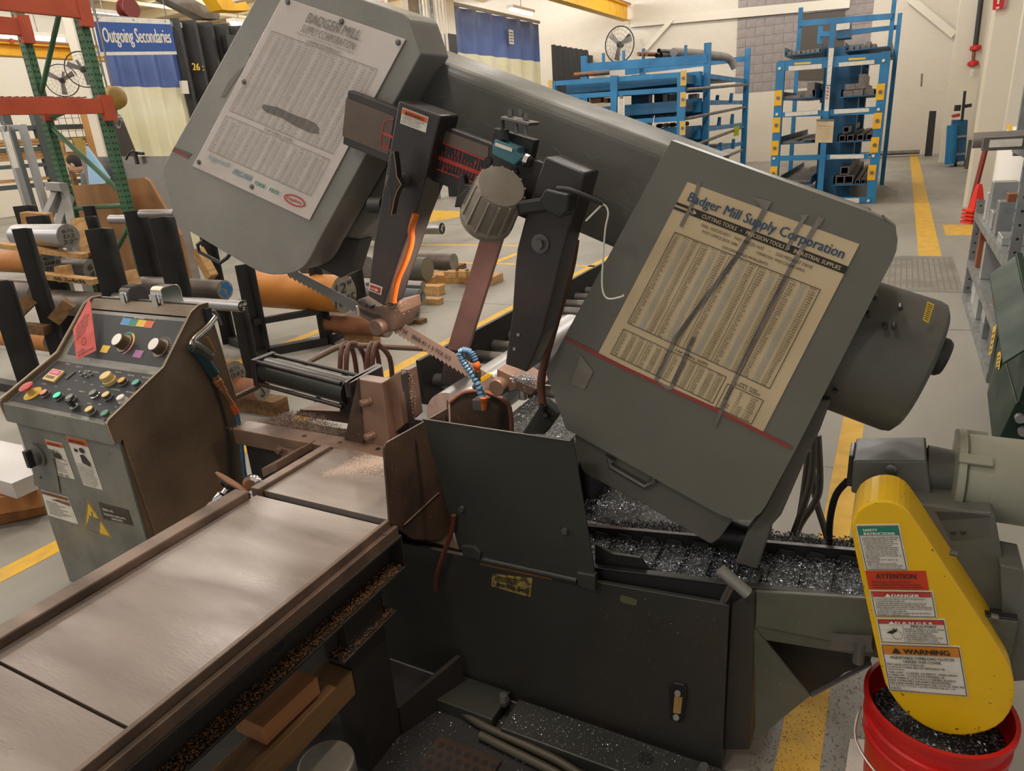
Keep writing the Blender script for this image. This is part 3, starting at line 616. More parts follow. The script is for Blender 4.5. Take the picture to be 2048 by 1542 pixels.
for (x, y) in c4((940, 12), (1335, 157), (1750, 310), (618, 600), (287, 1190), (675, 1370)):
    p = pU(x, y, DU - .004); part('panel_screw', MB().lathe(p, -UU, [(.007, -.001), (.007, .003), (.004, .005)], 10), m_dsteel, ld_o)
g = [(745, 790), (760, 765), (800, 775), (860, 785), (1000, 850), (1080, 875), (1140, 905), (1168, 940), (1165, 985), (1100, 975), (1000, 930), (890, 865), (780, 825)]
part('scraped_patch', MB().prism(plU(c4(*g), DU - .0048), UU * .0004), m_tape, pan)
g = [(445, 715), (500, 600), (570, 520), (660, 455), (652, 395), (708, 372), (690, 450), (600, 520), (560, 580), (475, 715)]
part('scraped_arc', MB().prism(plU(c4(*g), DU - .0012), UU * .001), m_tape, ld_o)
part('red_stripe', MB().prism(plU(c4((85, 1110), (98, 1092), (215, 1150), (205, 1166)), DU - .0012), UU * .001), m_rstripe, ld_o)
part('dark_stripe', MB().prism(plU(c4((98, 1090), (105, 1078), (235, 1130), (218, 1150)), DU - .0012), UU * .001), m_dgrey, ld_o)
# handle below left door
def grip(parent, pts, u, r, mt):
    part('door_handle', MB().tube(plU(pts, u), r, 8, 0), mt, parent, smooth=True)
grip(ld_o, [(408, 480), (395, 490), (399, 504), (440, 526), (455, 515), (460, 508)], DU + .05, .006, m_blk2)
# neck plate behind the left door and the long beam
part('neck_plate', MB().prism(plU([(640, 380), (700, 280), (860, 330), (850, 370), (815, 405), (752, 440), (716, 482), (690, 495), (640, 470)], 1.60), UU * .10), m_dgrey, head, .004)
part('blade_channel', MB().prism(plU([(605, 520), (640, 470), (720, 480), (700, 545), (680, 556)], 1.585), UU * .06), m_blk2, head, .003)
bm = plU([(800, 90), (1370, 305), (1310, 460), (1200, 402), (1050, 345), (760, 240)], 1.57)
bp = [pU(820, 100, 1.57), pU(1370, 306, 1.57), pU(1300, 456, 1.57), pU(770, 250, 1.57)]
bd = (bp[1] - bp[0]).normalized(); bn = (ZZ - bd * ZZ.dot(bd)).normalized(); hgt = .24; r_ = .03
prof = []
for k in range(7):
    t = math.pi / 2 * k / 6; prof.append(-UU * 0 + UU * (r_ - r_ * math.cos(t)) + bn * (-r_ + r_ * math.sin(t)))
prof = [UU * 0 + bn * -hgt, UU * .02 + bn * -(hgt + .015)][::-1] + prof + [UU * .24, UU * .26 + bn * -.03, UU * .26 + bn * -(hgt + .015)]
mb = MB().prism([bp[0] - bd * .15 + p for p in prof], bd * ((bp[1] - bp[0]).length + .2)); part('beam', mb, m_dgrey, head)
# scratches are thin bright marks of their own
mb = MB()
for k in range(60):
    a = R.uniform(.12, .95); h = R.uniform(-.2, -.07); p = bp[0].lerp(bp[1], a) + bn * h - UU * .0006
    l = R.uniform(.01, .06); an = R.uniform(-.5, .5); d = bd * math.cos(an) + bn * math.sin(an); n = bn * math.cos(an) - bd * math.sin(an)
    mb.poly([p, p + d * l, p + d * l + n * .0005, p + n * .0005])
part('scratches', mb, m_lbink, head, kind='stuff')
# right wheel door
rdpx = [(1343, 281), (1765, 434), (1812, 470), (1765, 559), (1590, 902), (1510, 1052), (1440, 1030), (1132, 858), (1091, 745), (1128, 675)]
rd_o = part('drive_door', MB().prism(round_poly(plU(rdpx, DU), {1: .03, 2: .05, 5: .06, 6: .02}), UU * .03), m_door, head, .004)
body = [(1330, 300), (1730, 440), (1770, 500), (1590, 860), (1480, 1020), (1436, 1082), (1420, 1088), (1290, 1010), (1165, 945), (1150, 900), (1150, 860), (1110, 745)]
part('drive_housing', MB().prism(round_poly(plU(body, 1.505), {5: .02, 8: .02}), UU * .2), m_dgrey, head, .004)
grip(rd_o, [(1228, 922), (1217, 912), (1222, 932), (1290, 972), (1308, 962), (1306, 950)], 1.50, .0085, m_dsteel)
q = qU(DU, *c8((330, 1075), (1120, 1462), (1588, 550), (760, 250)))
pap = part('chart_poster', q.plate(.0015), m_pap, rd_o, label='yellowed paper chart under tape strips')
q.c = [c - UU * .002 for c in q.c]
mk, mbl, mlb, mw = MB(), MB(), MB(), MB()
q.text(mbl, 'Badger Mill Supply Corporation', .05, .905, .955, .965, .013)
q.rect(mk, .10, .862, 1, .898, 1); q.rect(mk, 0, .885, .10, .898, 1); q.rect(mk, 0, .862, .085, .874, 1)
q.text(mw, 'CUTTING TOOLS   \u2022   PRECISION TOOLS   \u2022   INDUSTRIAL SUPPLIES', .17, .871, .97, .889, .012)
q.poly(mw, [(.07, .878), (.12, .878), (.105, .870), (.112, .869), (.135, .880), (.112, .892), (.105, .890), (.12, .882), (.07, .882)])
q.text(mk, 'DIAL: 920/235-0011    FAX: 920/235-1635     \u2022     3250 MEDALIST DRIVE', .19, .832, .84, .847)
q.text(mk, 'POST OFFICE BOX 2486         \u2022         OSHKOSH, WISCONSIN 54903', .21, .804, .81, .82)
q.text(mk, 'DECIMAL EQUIVALENTS', .355, .772, .62, .786, .006)
chart_table(q, mk, mlb, .07, .232, .93, .763, 5, 40, 0)
q.text(mk, 'TAP DRILL SIZES', .38, .203, .58, .217, .006)
chart_table(q, mk, mlb, .065, .03, .70, .195, 4, 13, 9, False)
q.text(mk, 'PIPE TAP', .78, .19, .88, .20, .006); q.text(mk, 'DRILL SIZES', .76, .175, .90, .186, .006)
q.frame(mk, .72, .02, .93, .165, .0014)
for j, l in enumerate((['1/8', '1/4', '3/8', '1/2', '3/4', '1', '1-1/4', '1-1/2', '2'], ['27', '18', '18', '14', '14', '11-1/2', '11-1/2', '11-1/2', '11-1/2'], ['11/32', '7/16', '19/32', '23/32', '15/16', '1-5/32', '1-1/2', '1-3/4', '2-7/32'])):
    q.text(mk, '\n'.join(l), .735 + .065 * j, .026, .78 + .065 * j, .155, .006)
part('chart_print', mk, m_ink, pap); part('chart_title', mbl, m_bink, pap); part('chart_figures', mlb, m_lbink, pap); part('band_lettering', mw, m_pap, pap)
for pts, w in (([(1151, 345), (1085, 470), (1000, 605), (830, 830), (700, 1004), (606, 1205)], .0095), ([(1328, 416), (1285, 480), (1234, 580)], .007), ([(790, 1000), (740, 1110), (677, 1247)], .009), ([(1399, 424), (1330, 540), (1257, 659), (1053, 1067), (960, 1260), (889, 1428)], .0085), ([(815, 255), (790, 340), (726, 465)], .007)):
    part('tape_strip', ribbon(MB(), plU(c8(*pts), DU - .0036), w, UU, .0008), m_tape, rd_o)
for pts in ([(245, 1085), (305, 1165), (262, 1252), (195, 1225)], [(1070, 320), (1165, 345), (1120, 380)], [(1300, 410), (1345, 405), (1320, 440)], [(1385, 415), (1420, 425), (1392, 470)], [(600, 1200), (690, 1250), (660, 1252)]):
    part('tape_patch', MB().prism(plU(c8(*pts), DU - .0032), UU * .0008), m_tape, rd_o)
part('red_stripe', MB().prism(plU(c8((163, 1005), (170, 996), (320, 1070), (460, 1140), (600, 1205), (900, 1340), (1262, 1525), (1255, 1540), (880, 1352), (590, 1218), (440, 1150), (300, 1080)), DU - .0028), UU * .0008), m_rstripe, rd_o)
# drive drum on the far right
c0 = pU(1695, 690, 1.66); ax = (pU(1840, 742, 1.66) - pU(1690, 690, 1.66)).normalized()
dr = part('drive_drum', MB().lathe(c0 - ax * .08, ax, [(.15, 0), (.15, .21), (.146, .225), (.13, .235)], 40), m_dgrey, head, smooth=True)
ce = pU(1840, 700, 1.60)
part('drum_knob', MB().lathe(ce - ax * .02, ax, [(.03, 0), (.03, .03), (.04, .034), (.04, .062), (.034, .07)], 24), m_rub, dr, smooth=True)
qq = Quad(*plU(c8((1893, 915), (1920, 930), (1948, 840), (1915, 825)), 1.53))
label_quad(dr, 'caution_label', qq, m_yink, [('lettering', m_ink, lambda mb: [qq.rect(mb, .15, .1 + .11 * k, .85, .14 + .11 * k) for k in range(8)])])
for (x, y) in c8((1665, 795), (1785, 845), (1632, 880), (1710, 935), (1755, 935), (1475, 1240)):
    p = pU(x, y, 1.54); part('drum_bolt', MB().cyl(p, p - UU * .03, .005, seg=8), m_blk2, dr)
# guide rail with ruler
RU = 1.432
rl = part('guide_rail', MB().prism(plU([(695, 180), (1100, 330), (1075, 448), (685, 288)], RU), UU * .026), m_blk, head, .003)
part('rail_face', MB().prism(plU(c5((108, 120), (430, 245), (390, 500), (82, 375)), RU - .0012), UU * .001), m_railb, rl); part('rail_upper_face', MB().prism(plU(c5((755, 335), (1062, 448), (1058, 535), (742, 415)), RU - .0012), UU * .001), m_railb, rl)
mr = MB()
a = plU(c5((725, 505), (1025, 620), (1018, 645), (720, 530)), RU - .0014); mr.poly(a)
for k in range(15):
    t = k / 14; b = a[0].lerp(a[1], t); e = a[3].lerp(a[2], t); d = (a[0] - a[3]).normalized(); w = bd * .0016
    L_ = .026 if k % 5 == 2 else .012
    for s_, o_ in ((1, b), (-1, e)): mr.poly([o_, o_ + w, o_ + w + d * s_ * L_, o_ + d * s_ * L_])
for pr_ in (((735, 420), (1050, 545)), ((712, 600), (1000, 706)),): 
    x = plU(c5(*pr_), RU - .0014); n = bn * .003; mr.poly([x[0], x[1], x[1] + n, x[0] + n])
def word(mb, body, px, w, u, crop=c5, bold=.001):
    p = pU(*crop(px)[0], u); xd = bd; yd = bn; qd = Quad(p, p + xd * w, p + xd * w + yd * w, p + yd * w); qd.n = -UU
    qd.text(mb, body, 0, 0, 1, .6, bold, fit='h', align='CENTER')
word(mr, '10', (828, 500), .02, RU - .0014); word(mr, '8', (955, 560), .016, RU - .0014); word(mr, '12', (752, 605), .02, RU - .0014); word(mr, 'IN', (355, 445), .018, RU - .0014)
x = plU(c5((350, 365), (420, 392), (418, 372), (352, 345)), RU - .0014); mr.poly(x)
fp = plU(c5((430, 265), (385, 268), (362, 285), (340, 400), (345, 445), (362, 462), (420, 480)), RU - .0014); mr.tube(fp, .0012, 4, 0)
part('ruler_print', mr, m_rink, rl, kind='stuff')
part('ruler_strip', MB().prism(plU(c5((738, 425), (1060, 545), (1015, 712), (706, 600)), RU - .001), UU * .0008), m_blk2, rl)
# guide arms
AU = 1.395
la = part('guide_arm', MB().prism(round_poly(plU([(797, 200), (882, 231), (851, 354), (836, 412), (822, 448), (767, 612), (735, 592), (747, 488), (770, 354)], AU), {0: .008, 1: .008}), UU * .08), m_blk, head, .004)
part('arm_back_web', MB().prism(plU([(868, 236), (900, 228), (884, 365), (858, 430), (800, 600), (766, 612), (822, 448), (850, 354)], AU + .075), UU * .012), m_blk2, la, .002)
qq = qU(AU, *c5((472, 290), (643, 353), (662, 250), (488, 183))); qq.lift = .0015
label_quad(la, 'warning_label', qq, m_white, [('orange_header', m_oink, lambda mb: qq.rect(mb, .03, .62, .97, .96)), ('lettering', m_ink, lambda mb: (qq.text(mb, '\u25b2WARNING', .16, .68, .88, .9, .03, k=4), qq.text(mb, 'Crush hazard. Keep hands\nclear of moving blade\nguides. Lock out power\nbefore servicing saw.', .06, .08, .92, .56, .01)))])
qq2 = qU(AU, *c5((259, 1408), (344, 1442), (354, 1388), (267, 1357))); qq2.lift = .0015
label_quad(la, 'direction_label', qq2, m_white, [('red_field', m_rink, lambda mb: qq2.rect(mb, .1, .15, .9, .85)), ('arrow', m_white, lambda mb: qq2.poly(mb, [(.2, .45), (.6, .45), (.6, .3), (.82, .5), (.6, .7), (.6, .55), (.2, .55)], 4))])
lv = plU(c5((405, 478), (428, 478), (440, 560), (450, 650), (478, 700), (450, 745), (432, 800), (412, 905), (388, 900), (398, 780), (372, 690), (388, 640), (400, 560)), 1.335)
kn = part('clamp_lever', MB().prism(lv, UU * .02), m_blk2, la, .003); part('lever_edge', MB().tube([p - UU * .001 for p in lv[1:8]], .0012, 5, 0), M('copper_edge_highlight', '#b98a6c', .4, .5), kn)  # the copper tube paints a highlight along the lever edge
p = pU(*c5((495, 670))[0], AU); part('lever_hub', MB().cyl(p, p - UU * .05, .017, seg=18), m_dsteel, kn, smooth=True)
p = pU(*c5((320, 840))[0], AU + .03); part('rear_knob', MB().cyl(p - VV * .02, p + VV * .02, .02, seg=16), m_rub, la, smooth=True)
ra_px = [(1090, 312), (1172, 346), (1158, 396), (1137, 458), (1084, 671), (1053, 745), (1036, 738), (1010, 729), (1024, 625), (1030, 533), (1034, 497), (1060, 399)]
ra = part('guide_arm', MB().prism(round_poly(plU(ra_px, AU), {0: .008, 1: .008}), UU * .08), m_blk, head, .004)
p = pU(*c5((1412, 1095))[0], AU); w_ = part('washer', MB().cyl(p, p - UU * .004, .021, seg=20), m_dsteel, ra); part('hex_bolt', MB().cyl(p, p - UU * .016, .012, seg=6), m_dsteel, ra)
for xy in (k2((1300, 420)), k2((1270, 530))): 
    p = pU(*xy[0], AU); part('arm_screw', MB().cyl(p, p - UU * .003, .004, seg=8), m_steel, ra)
mb = MB(); 
br = plU(c5((1440, 730), (1600, 770), (1590, 880), (1540, 930), (1430, 870), (1400, 800)), 1.345); mb.prism(br, UU * .05); part('lamp_bracket_block', mb, m_blk2, ra, .004)
part('lamp_bracket_link', MB().bar(pU(*c5((1260, 860))[0], 1.35), pU(*c5((1460, 830))[0], 1.36), .02, .03), m_blk2, ra, .006)
pp = plU(c5((1525, 725)), 1.345)[0]
part('lamp_cable', MB().tube([pp, pU(*c5((1600, 735))[0], 1.335), pU(*c5((1720, 780))[0], 1.34), pU(*c5((1830, 830))[0], 1.35)], .005, 8), m_rub, ra, smooth=True)
part('loose_white_wire', MB().tube(plU(c5((1715, 945), (1790, 870), (1835, 835), (1865, 890), (1845, 1000), (1830, 1200), (1825, 1390), (1862, 1465), (1960, 1450), (1960, 1440)), 1.36), .002, 6), m_white, ra, smooth=True)
# guide blocks, rollers
gl = part('guide_block', MB().prism(plU(k1((1135, 150), (1240, 205), (1330, 200), (1460, 170), (1472, 250), (1405, 400), (1300, 395), (1240, 330), (1130, 265)), 1.50), UU * .10), m_brownmetal, head, .003)
p = pU(*k1((1275, 372))[0], 1.475); part('guide_roller', MB().lathe(p, UU, [(.021, 0), (.0235, .003), (.0235, .03), (.021, .035)], 24), m_brownmetal, gl, smooth=True)
p = pU(*k1((1163, 265))[0], 1.51); part('adjuster_nut', MB().cyl(p, p + ZZ * .025, .011, seg=16), m_steel, gl, smooth=True)
part('blade_clamp', MB().prism(plU(k1((1375, 320), (1430, 318), (1420, 400), (1375, 375)), 1.515), UU * .05), m_brownmetal, gl, .002)
part('dark_patch', MB().prism(plU(k1((1150, 222), (1190, 235), (1240, 262), (1300, 272), (1330, 300), (1275, 300), (1200, 275), (1160, 250)), 1.4985), UU * .001), m_blk2, gl); part('clamp_bar', MB().prism(plU(k1((1130, 160), (1150, 155), (1245, 202), (1235, 225), (1140, 185)), 1.49), UU * .02), m_blk, gl, .002); part('block_screw', MB().cyl(pU(*k1((1190, 185))[0], 1.49), pU(*k1((1190, 185))[0], 1.484), .005, seg=10), m_dsteel, gl)  # dark patch laid on the block face for contrast
gr = part('guide_block', MB().prism(plU(k2((1132, 682), (1245, 735), (1330, 790), (1440, 845), (1395, 895), (1290, 850), (1215, 872), (1130, 800)), 1.50), UU * .10), m_brownmetal, head, .003)
p = pU(*k2((1128, 835))[0], 1.475); part('guide_roller', MB().lathe(p, UU, [(.021, 0), (.0235, .003), (.0235, .03), (.021, .035)], 24), m_brownmetal, gr, smooth=True)
p = pU(*k2((1335, 915))[0], 1.52); part('adjuster_nut', MB().cyl(p, p + ZZ * .03, .012, seg=16), m_steel, gr, smooth=True)
# blade: exit from left wheel, twisted to the guides, then the cutting span
BU = 1.555
def strip(mb, a, b, na, nb, th=.0014, tooth=0):
    t = UU * th; mb.prism([a, b, b + nb, a + na], t)
    if tooth:
        L_ = (b - a).length; n = int(L_ / tooth); d = (b - a) / n
        for k in range(n): mb.prism([a + d * k, a + d * (k + .9), a + d * (k + .75) - na.normalized() * .007], t)
bl = MB()
p0, p1 = pU(*k1((1415, 392))[0], BU), pU(1003, 792, BU); n_ = (pU(*k1((1430, 330))[0], BU) - p0)
strip(bl, p0, p1, bn * .04, bn * .04, tooth=.014)
q0, q1 = pU(575, 550, BU + .03), pU(*k1((1150, 255))[0], BU)
bl2 = MB(); strip(bl2, q0, q1, bn * .028, bn * .03, tooth=.02)
sb = part('saw_blade', bl, M('blade_steel', '#a38c80', .32, .45), head)
part('blade_return', bl2, M('blade_dark_steel', '#6b6a68', .35, .5), sb)
d_ = (p1 - p0).normalized(); bq = Quad(p0 + d_ * .015 + bn * .008, p0 + d_ * .20 + bn * .008, p0 + d_ * .20 + bn * .03, p0 + d_ * .015 + bn * .03)
bq.n = -UU; mb = MB(); bq.text(mb, '-TSX   3868-41-1.3-TSX-2/3', 0, .2, 1, .8, .008); part('lettering', mb, m_ink, sb)
# orange air hose, brown coolant hose
part('orange_hose', MB().tube(plU(c5((575, 900), (545, 1000), (545, 1080), (510, 1200), (455, 1330), (430, 1440), (425, 1490)), 1.39), .0085, 10), m_orange, head, smooth=True)
part('coolant_hose', MB().tube(plU([(1150, 480), (1140, 540), (1112, 640), (1090, 720), (1082, 770), (1086, 812)], 1.50), .011, 10), m_brownhose, head, smooth=True)
cb = part('coolant_block', MB().prism(plU(k2((1490, 930), (1610, 1035), (1500, 1190), (1330, 1190), (1330, 1180)), 1.50), UU * .03), m_panelp, head, .002)
part('hose_elbow', MB().tube(plU(k2((1490, 960), (1480, 1010), (1500, 1045), (1530, 1040)), 1.49), .008, 8), m_blk2, cb, smooth=True)
# limit switch
ls = part('limit_switch_plate', MB().prism(plU(c5((1100, 318), (1370, 402), (1335, 560), (1290, 690), (1130, 610), (1060, 520)), 1.44), UU * .03), m_blk2, head, .003)
part('limit_switch', MB().prism(plU(c5((1105, 395), (1262, 455), (1255, 480), (1290, 520), (1235, 575), (1085, 500), (1088, 440)), 1.405), UU * .04), m_teal, ls, .003)
part('switch_label', MB().prism(plU(c5((1110, 418), (1222, 458), (1218, 482), (1104, 440)), 1.4035), UU * .001), m_white, ls)
p = pU(*c5((1265, 520))[0], 1.42); part('cable_gland', MB().lathe(p, (pU(*c5((1345, 550))[0], 1.42) - p), [(.010, 0), (.012, .006), (.009, .012), (.014, .016), (.014, .026), (.008, .028)], 12), m_chrome, ls)
p = pU(*c5((1165, 400))[0], 1.42); part('switch_plunger', MB().lathe(p, ZZ, [(.013, 0), (.013, .02), (.004, .022), (.004, .05)], 14), m_blk2, ls)
part('switch_bracket', MB().prism(plU(c5((1145, 240), (1340, 285), (1330, 310), (1140, 265)), 1.40), UU * .05), m_dsteel, ls, .002)
for xy in ((1212, 245), (1280, 240), (1318, 270)):
    p = pU(*c5(xy)[0], 1.42); part('bracket_bolt', MB().cyl(p, p + ZZ * .014, .008, seg=6), m_dsteel, ls)
for xy in ((1250, 360), (1310, 370)): 
    p = pU(*c5(xy)[0], 1.425); part('bracket_stud', MB().cyl(p, p + ZZ * .022, .005, seg=8), m_dsteel, ls)
for xy in ((1075, 540), (1250, 612)):
    p = pU(*c5(xy)[0], 1.44); part('cap_screw', MB().cyl(p, p - UU * .012, .009, seg=12), m_blk2, ls)
# work lamp
t0, t1 = pU(1003, 372, 1.34), pU(962, 462, 1.42); la_ax = (t1 - t0).normalized()
pr_ = [(.02, -.004), (.05, 0), (.054, .008), (.057, .10), (.062, .105), (.062, .12), (.055, .122)]
lamp = part('work_lamp', MB().lathe(t0, la_ax, pr_, 36), M('lamp_grey_cast', '#8b8478', .5, .1, '#777065', 8, bump=.1, bscale=80), head, smooth=True, label='ribbed grey cast work lamp')
aa = la_ax.orthogonal().normalized(); ab = la_ax.cross(aa)
for k in range(14):
    t = 2 * math.pi * k / 14; d = aa * math.cos(t) + ab * math.sin(t)
    part('lamp_rib', MB().bar(t0 + d * .052 + la_ax * .004, t0 + d * .058 + la_ax * .108, .004, .008, d), M('lamp_rib_grey', '#a39c8f', .45, .2), lamp)
lens = M('work_lamp_lens', '#ffd9b0', .4, 0, emit=6)
part('lamp_lens', MB().cyl(t0 + la_ax * .1222, t0 + la_ax * .124, .048, seg=24), lens, lamp)
part('lamp_plate', MB().obox(t0 - la_ax * .003 - VV * .028, aa * .009, ab * .007, la_ax * .0015), M('plate_tan_grey', '#a39c8e', .5), lamp)
part('lamp_knuckle', MB().bar(pU(*c5((900, 850))[0], 1.40), pU(*c5((1000, 760))[0], 1.37), .03, .05), m_blk2, head, .006)
part('lamp_lever', MB().prism(plU(c5((870, 625), (895, 640), (905, 700), (960, 700), (1010, 640), (1025, 650), (985, 720), (930, 790), (895, 850), (830, 855), (850, 760)), 1.385), UU * .02), m_blk2, head, .004)
sl = bpy.data.lights.new('work_lamp_light', 'SPOT'); sl.energy = 26; sl.color = (1, .80, .66); sl.spot_size = math.radians(115); sl.spot_blend = .6; sl.shadow_soft_size = .04
so = bpy.data.objects.new('work_lamp_light', sl); COL.objects.link(so); so.location = t0 + la_ax * .135
tgt = P(1.62, -1.3, .72); so.rotation_euler = (tgt - so.location).to_track_quat('-Z', 'Y').to_euler()
# pivot arm
pa = [(1662, 800), (1640, 860), (1615, 910), (1562, 1031), (1545, 1050), (1515, 1140), (1470, 1126), (1492, 1068), (1522, 1028), (1585, 902), (1632, 800)]
part('pivot_arm', MB().prism(plU(pa, 1.52), UU * .05), m_dgrey, head, .005)
c_ = pU(1478, 1072, 1.60); part('pivot_pin', MB().cyl(c_ - VV * .06, c_ + VV * .05, .035, seg=24), m_blk2, head, smooth=True)
# ================================================================== saw base
base = thing('band_saw_base', 'dark oily welded base of the band saw with vise, bed and hinged guard plates', 'saw base', P(1.7, -.8, 0))
zt = .52
part('front_plate', MB().prism([P(1.41, -1.56, .0), P(1.41, -.245, .0), P(1.41, -.245, .525), P(1.41, -.60, .497), P(1.41, -1.25, .465), P(1.41, -1.56, .45)], UU * .014), m_basep, base, .002)
mb = MB(); mb.box(1.424, 2.15, -1.25, -1.235, 0, .46); mb.box(2.14, 2.15, -1.235, -.25, 0, .46); mb.box(1.424, 2.14, -1.235, -.26, .02, .05); part('tub', mb, m_basep, base)
part('end_plate', MB().box(1.424, 2.15, -.262, -.247, 0, .5), m_basep, base, .002)
part('corner_post', MB().prism(plU([(1462, 1212), (1512, 1180), (1500, 1500), (1446, 1500)], 1.43), UU * .10), m_basep, base, .003)
part('inner_body', MB().box(1.78, 2.1, -1.08, -.74, .05, .70), m_blk2, base, .004); part('inner_wall', MB().prism([P(1.64, -1.06, .48), P(1.66, -.76, .48), P(1.78, -.76, .70), P(1.78, -1.06, .70)], UU * .01), m_blk2, base)
part('splash_pan', MB().prism([P(1.44, -1.2, .46), P(1.44, -.7, .44), P(2.1, -.7, .44), P(2.1, -1.2, .46)], ZZ * .02), m_oilbrown, base)
p = pU(1350, 1395, 1.408)
fr_ = part('gauge_frame', MB().prism(plU([(1337, 1372), (1348, 1366), (1368, 1370), (1374, 1378), (1366, 1442), (1358, 1446), (1340, 1440)], 1.402), UU * .008), m_blk2, base, .002)
part('sight_glass', MB().prism(round_poly(plU([(1349, 1393), (1365, 1395), (1361, 1428), (1346, 1426)], 1.400), {0: .004, 1: .004, 2: .004, 3: .004}), UU * .002), M('sight_glass_amber', '#a3824a', .3), fr_)
for xy in ((1355, 1387), (1352, 1435)): part('gauge_nut', MB().cyl(pU(*xy, 1.402), pU(*xy, 1.396), .008, seg=12), m_dsteel, fr_)
qq = qU(1.41, (983, 1172), (1061, 1194), (1065, 1156), (985, 1147)); qq.lift = .0016
label_quad(base, 'phone_label', qq, M('soiled_yellow_label', '#9a8444', .6, 0, '#4c3f28', 60, .45, .6), [('lettering', m_ink, lambda mb: (qq.text(mb, '1 800 828-8402', .05, .18, .97, .42, .02), [qq.rect(mb, .05 + .02 * k, .55 + .12 * (k % 3), .5 + .05 * (k % 9), .6 + .12 * (k % 3)) for k in range(6)]))])
q_ = plU([(1240, 1190), (1275, 1200), (1272, 1212), (1240, 1204)], 1.409); part('oval_badge', MB().prism(round_poly(q_, {0: .008, 1: .008, 2: .008, 3: .008}), UU * .001), M('olive_badge', '#55553a', .5), base)
for xy in ((1299, 1228), (1394, 1232), (1300, 1261), (1429, 1240)): part('plate_hole', MB().cyl(pU(*xy, 1.4095), pU(*xy, 1.412), .004, seg=10), m_dark, base)
# hinged black guard in front and the brown guard along the feed
gd = part('hinged_guard', MB().prism(plU([(845, 838), (1140, 882), (1146, 878), (1193, 1170), (1180, 1168), (918, 1100)], 1.395), UU * .006), m_panelp, base, .001)
part('guard_edge', MB().tube(plU([(845, 838), (1140, 882), (1150, 872)], 1.394), .0022, 6, 0), m_dsteel, gd)
for xy in ((925, 1016), (1131, 1060)): p = pU(*xy, 1.394); part('hex_bolt', MB().cyl(p, p - UU * .01, .008, seg=6), m_dsteel, gd)
for pts in ([(922, 1092), (950, 1095), (960, 1107), (958, 1122), (925, 1112)], [(1152, 1145), (1190, 1152), (1190, 1184), (1156, 1172)]): part('hinge', MB().prism(plU(pts, 1.384), UU * .02), m_panelp, gd, .003)
part('hinge_rod', MB().tube(plU([(955, 1116), (1155, 1160)], 1.40), .01, 10, 0), m_panelp, gd, smooth=True)
part('hinge_wear_strip', MB().prism(plU([(958, 1112), (1105, 1143), (1104, 1160), (960, 1130)], 1.4085), UU * .001), m_rust, base)
def plV(pts, v): return [pV(x, y, v) for x, y in pts]
part('side_guard', MB().prism(round_poly(plV([(764, 888), (893, 816), (893, 800), (902, 1078), (822, 1078), (776, 1045)], -1.09), {0: .02}), VV * .006), m_oilbrown, base, .001)
part('guard_fold', MB().tube([pV(808, 1050, -1.082), pV(878, 985, -1.082)], .002, 5, 0), m_brownmetal, base)
# arch shaped chip guard behind
ar = plU([(902, 866), (900, 806), (925, 786), (960, 782), (1002, 796), (1020, 818), (1024, 868)], 1.535)
cg = part('chip_guard', MB().prism(ar, UU * .012), m_oilbrown, base)
part('guard_rim', MB().tube(ar[1:], .006, 8, 3), M('red_brown_rim', '#6b3a2b', .5, 0, '#8a5a40', 20), cg, smooth=True)
part('red_hose', MB().tube(plU([(908, 1030), (904, 1060), (890, 1100), (874, 1150), (872, 1180)], 1.385), .007, 10), M('dull_red_hose', '#5a2a1e', .5), base, smooth=True)
# articulated blue coolant line with valve
vb = part('valve_block', MB().prism(plU(k2((940, 920), (1045, 925), (1040, 1020), (945, 1010)), 1.47), UU * .03), m_dsteel, base, .003)
part('orange_connector', MB().lathe(pU(*k2((1035, 1000))[0], 1.46), (pU(*k2((1030, 900))[0], 1.46) - pU(*k2((1035, 1000))[0], 1.46)), [(.007, 0), (.008, .02), (.012, .024), (.013, .036), (.008, .038)], 14), m_orange, vb, smooth=True)
pts = plU(k2((1020, 905), (1000, 840), (972, 775), (940, 720), (905, 675), (875, 630), (855, 590), (850, 555), (872, 540), (905, 545), (935, 560), (955, 590), (972, 630)), 1.46)
dense = []
for k in range(len(pts) - 1):
    n = 2
    for j in range(n): dense.append(pts[k].lerp(pts[k + 1], j / n))
dense.append(pts[-1])
for k in range(len(dense) - 1):
    a = dense[k]; d = (dense[k + 1] - a); L_ = d.length; big = .0105 if k < 14 else .0085
    part('hose_segment', MB().lathe(a - d * .15, d, [(big * .6, 0), (big, L_ * .2), (big, L_ * .55), (big * .55, L_ * 1.15)], 12), m_bhose, vb, smooth=True)
part('orange_nozzle', MB().lathe(dense[-1], (pU(*k2((985, 700))[0], 1.46) - dense[-1]), [(.007, 0), (.01, .006), (.01, .016), (.007, .02), (.007, .026)], 14), m_orange, vb, smooth=True)
part('valve_body', MB().tube(plU(k2((985, 690), (990, 740), (985, 790), (960, 830)), 1.47), .008, 10), m_dsteel, vb, smooth=True)
part('valve_handle', MB().prism(round_poly(plU(k2((1005, 755), (1075, 715), (1095, 740), (1010, 795)), 1.45), {1: .005, 2: .005}), UU * .008), m_yel, vb, .001)
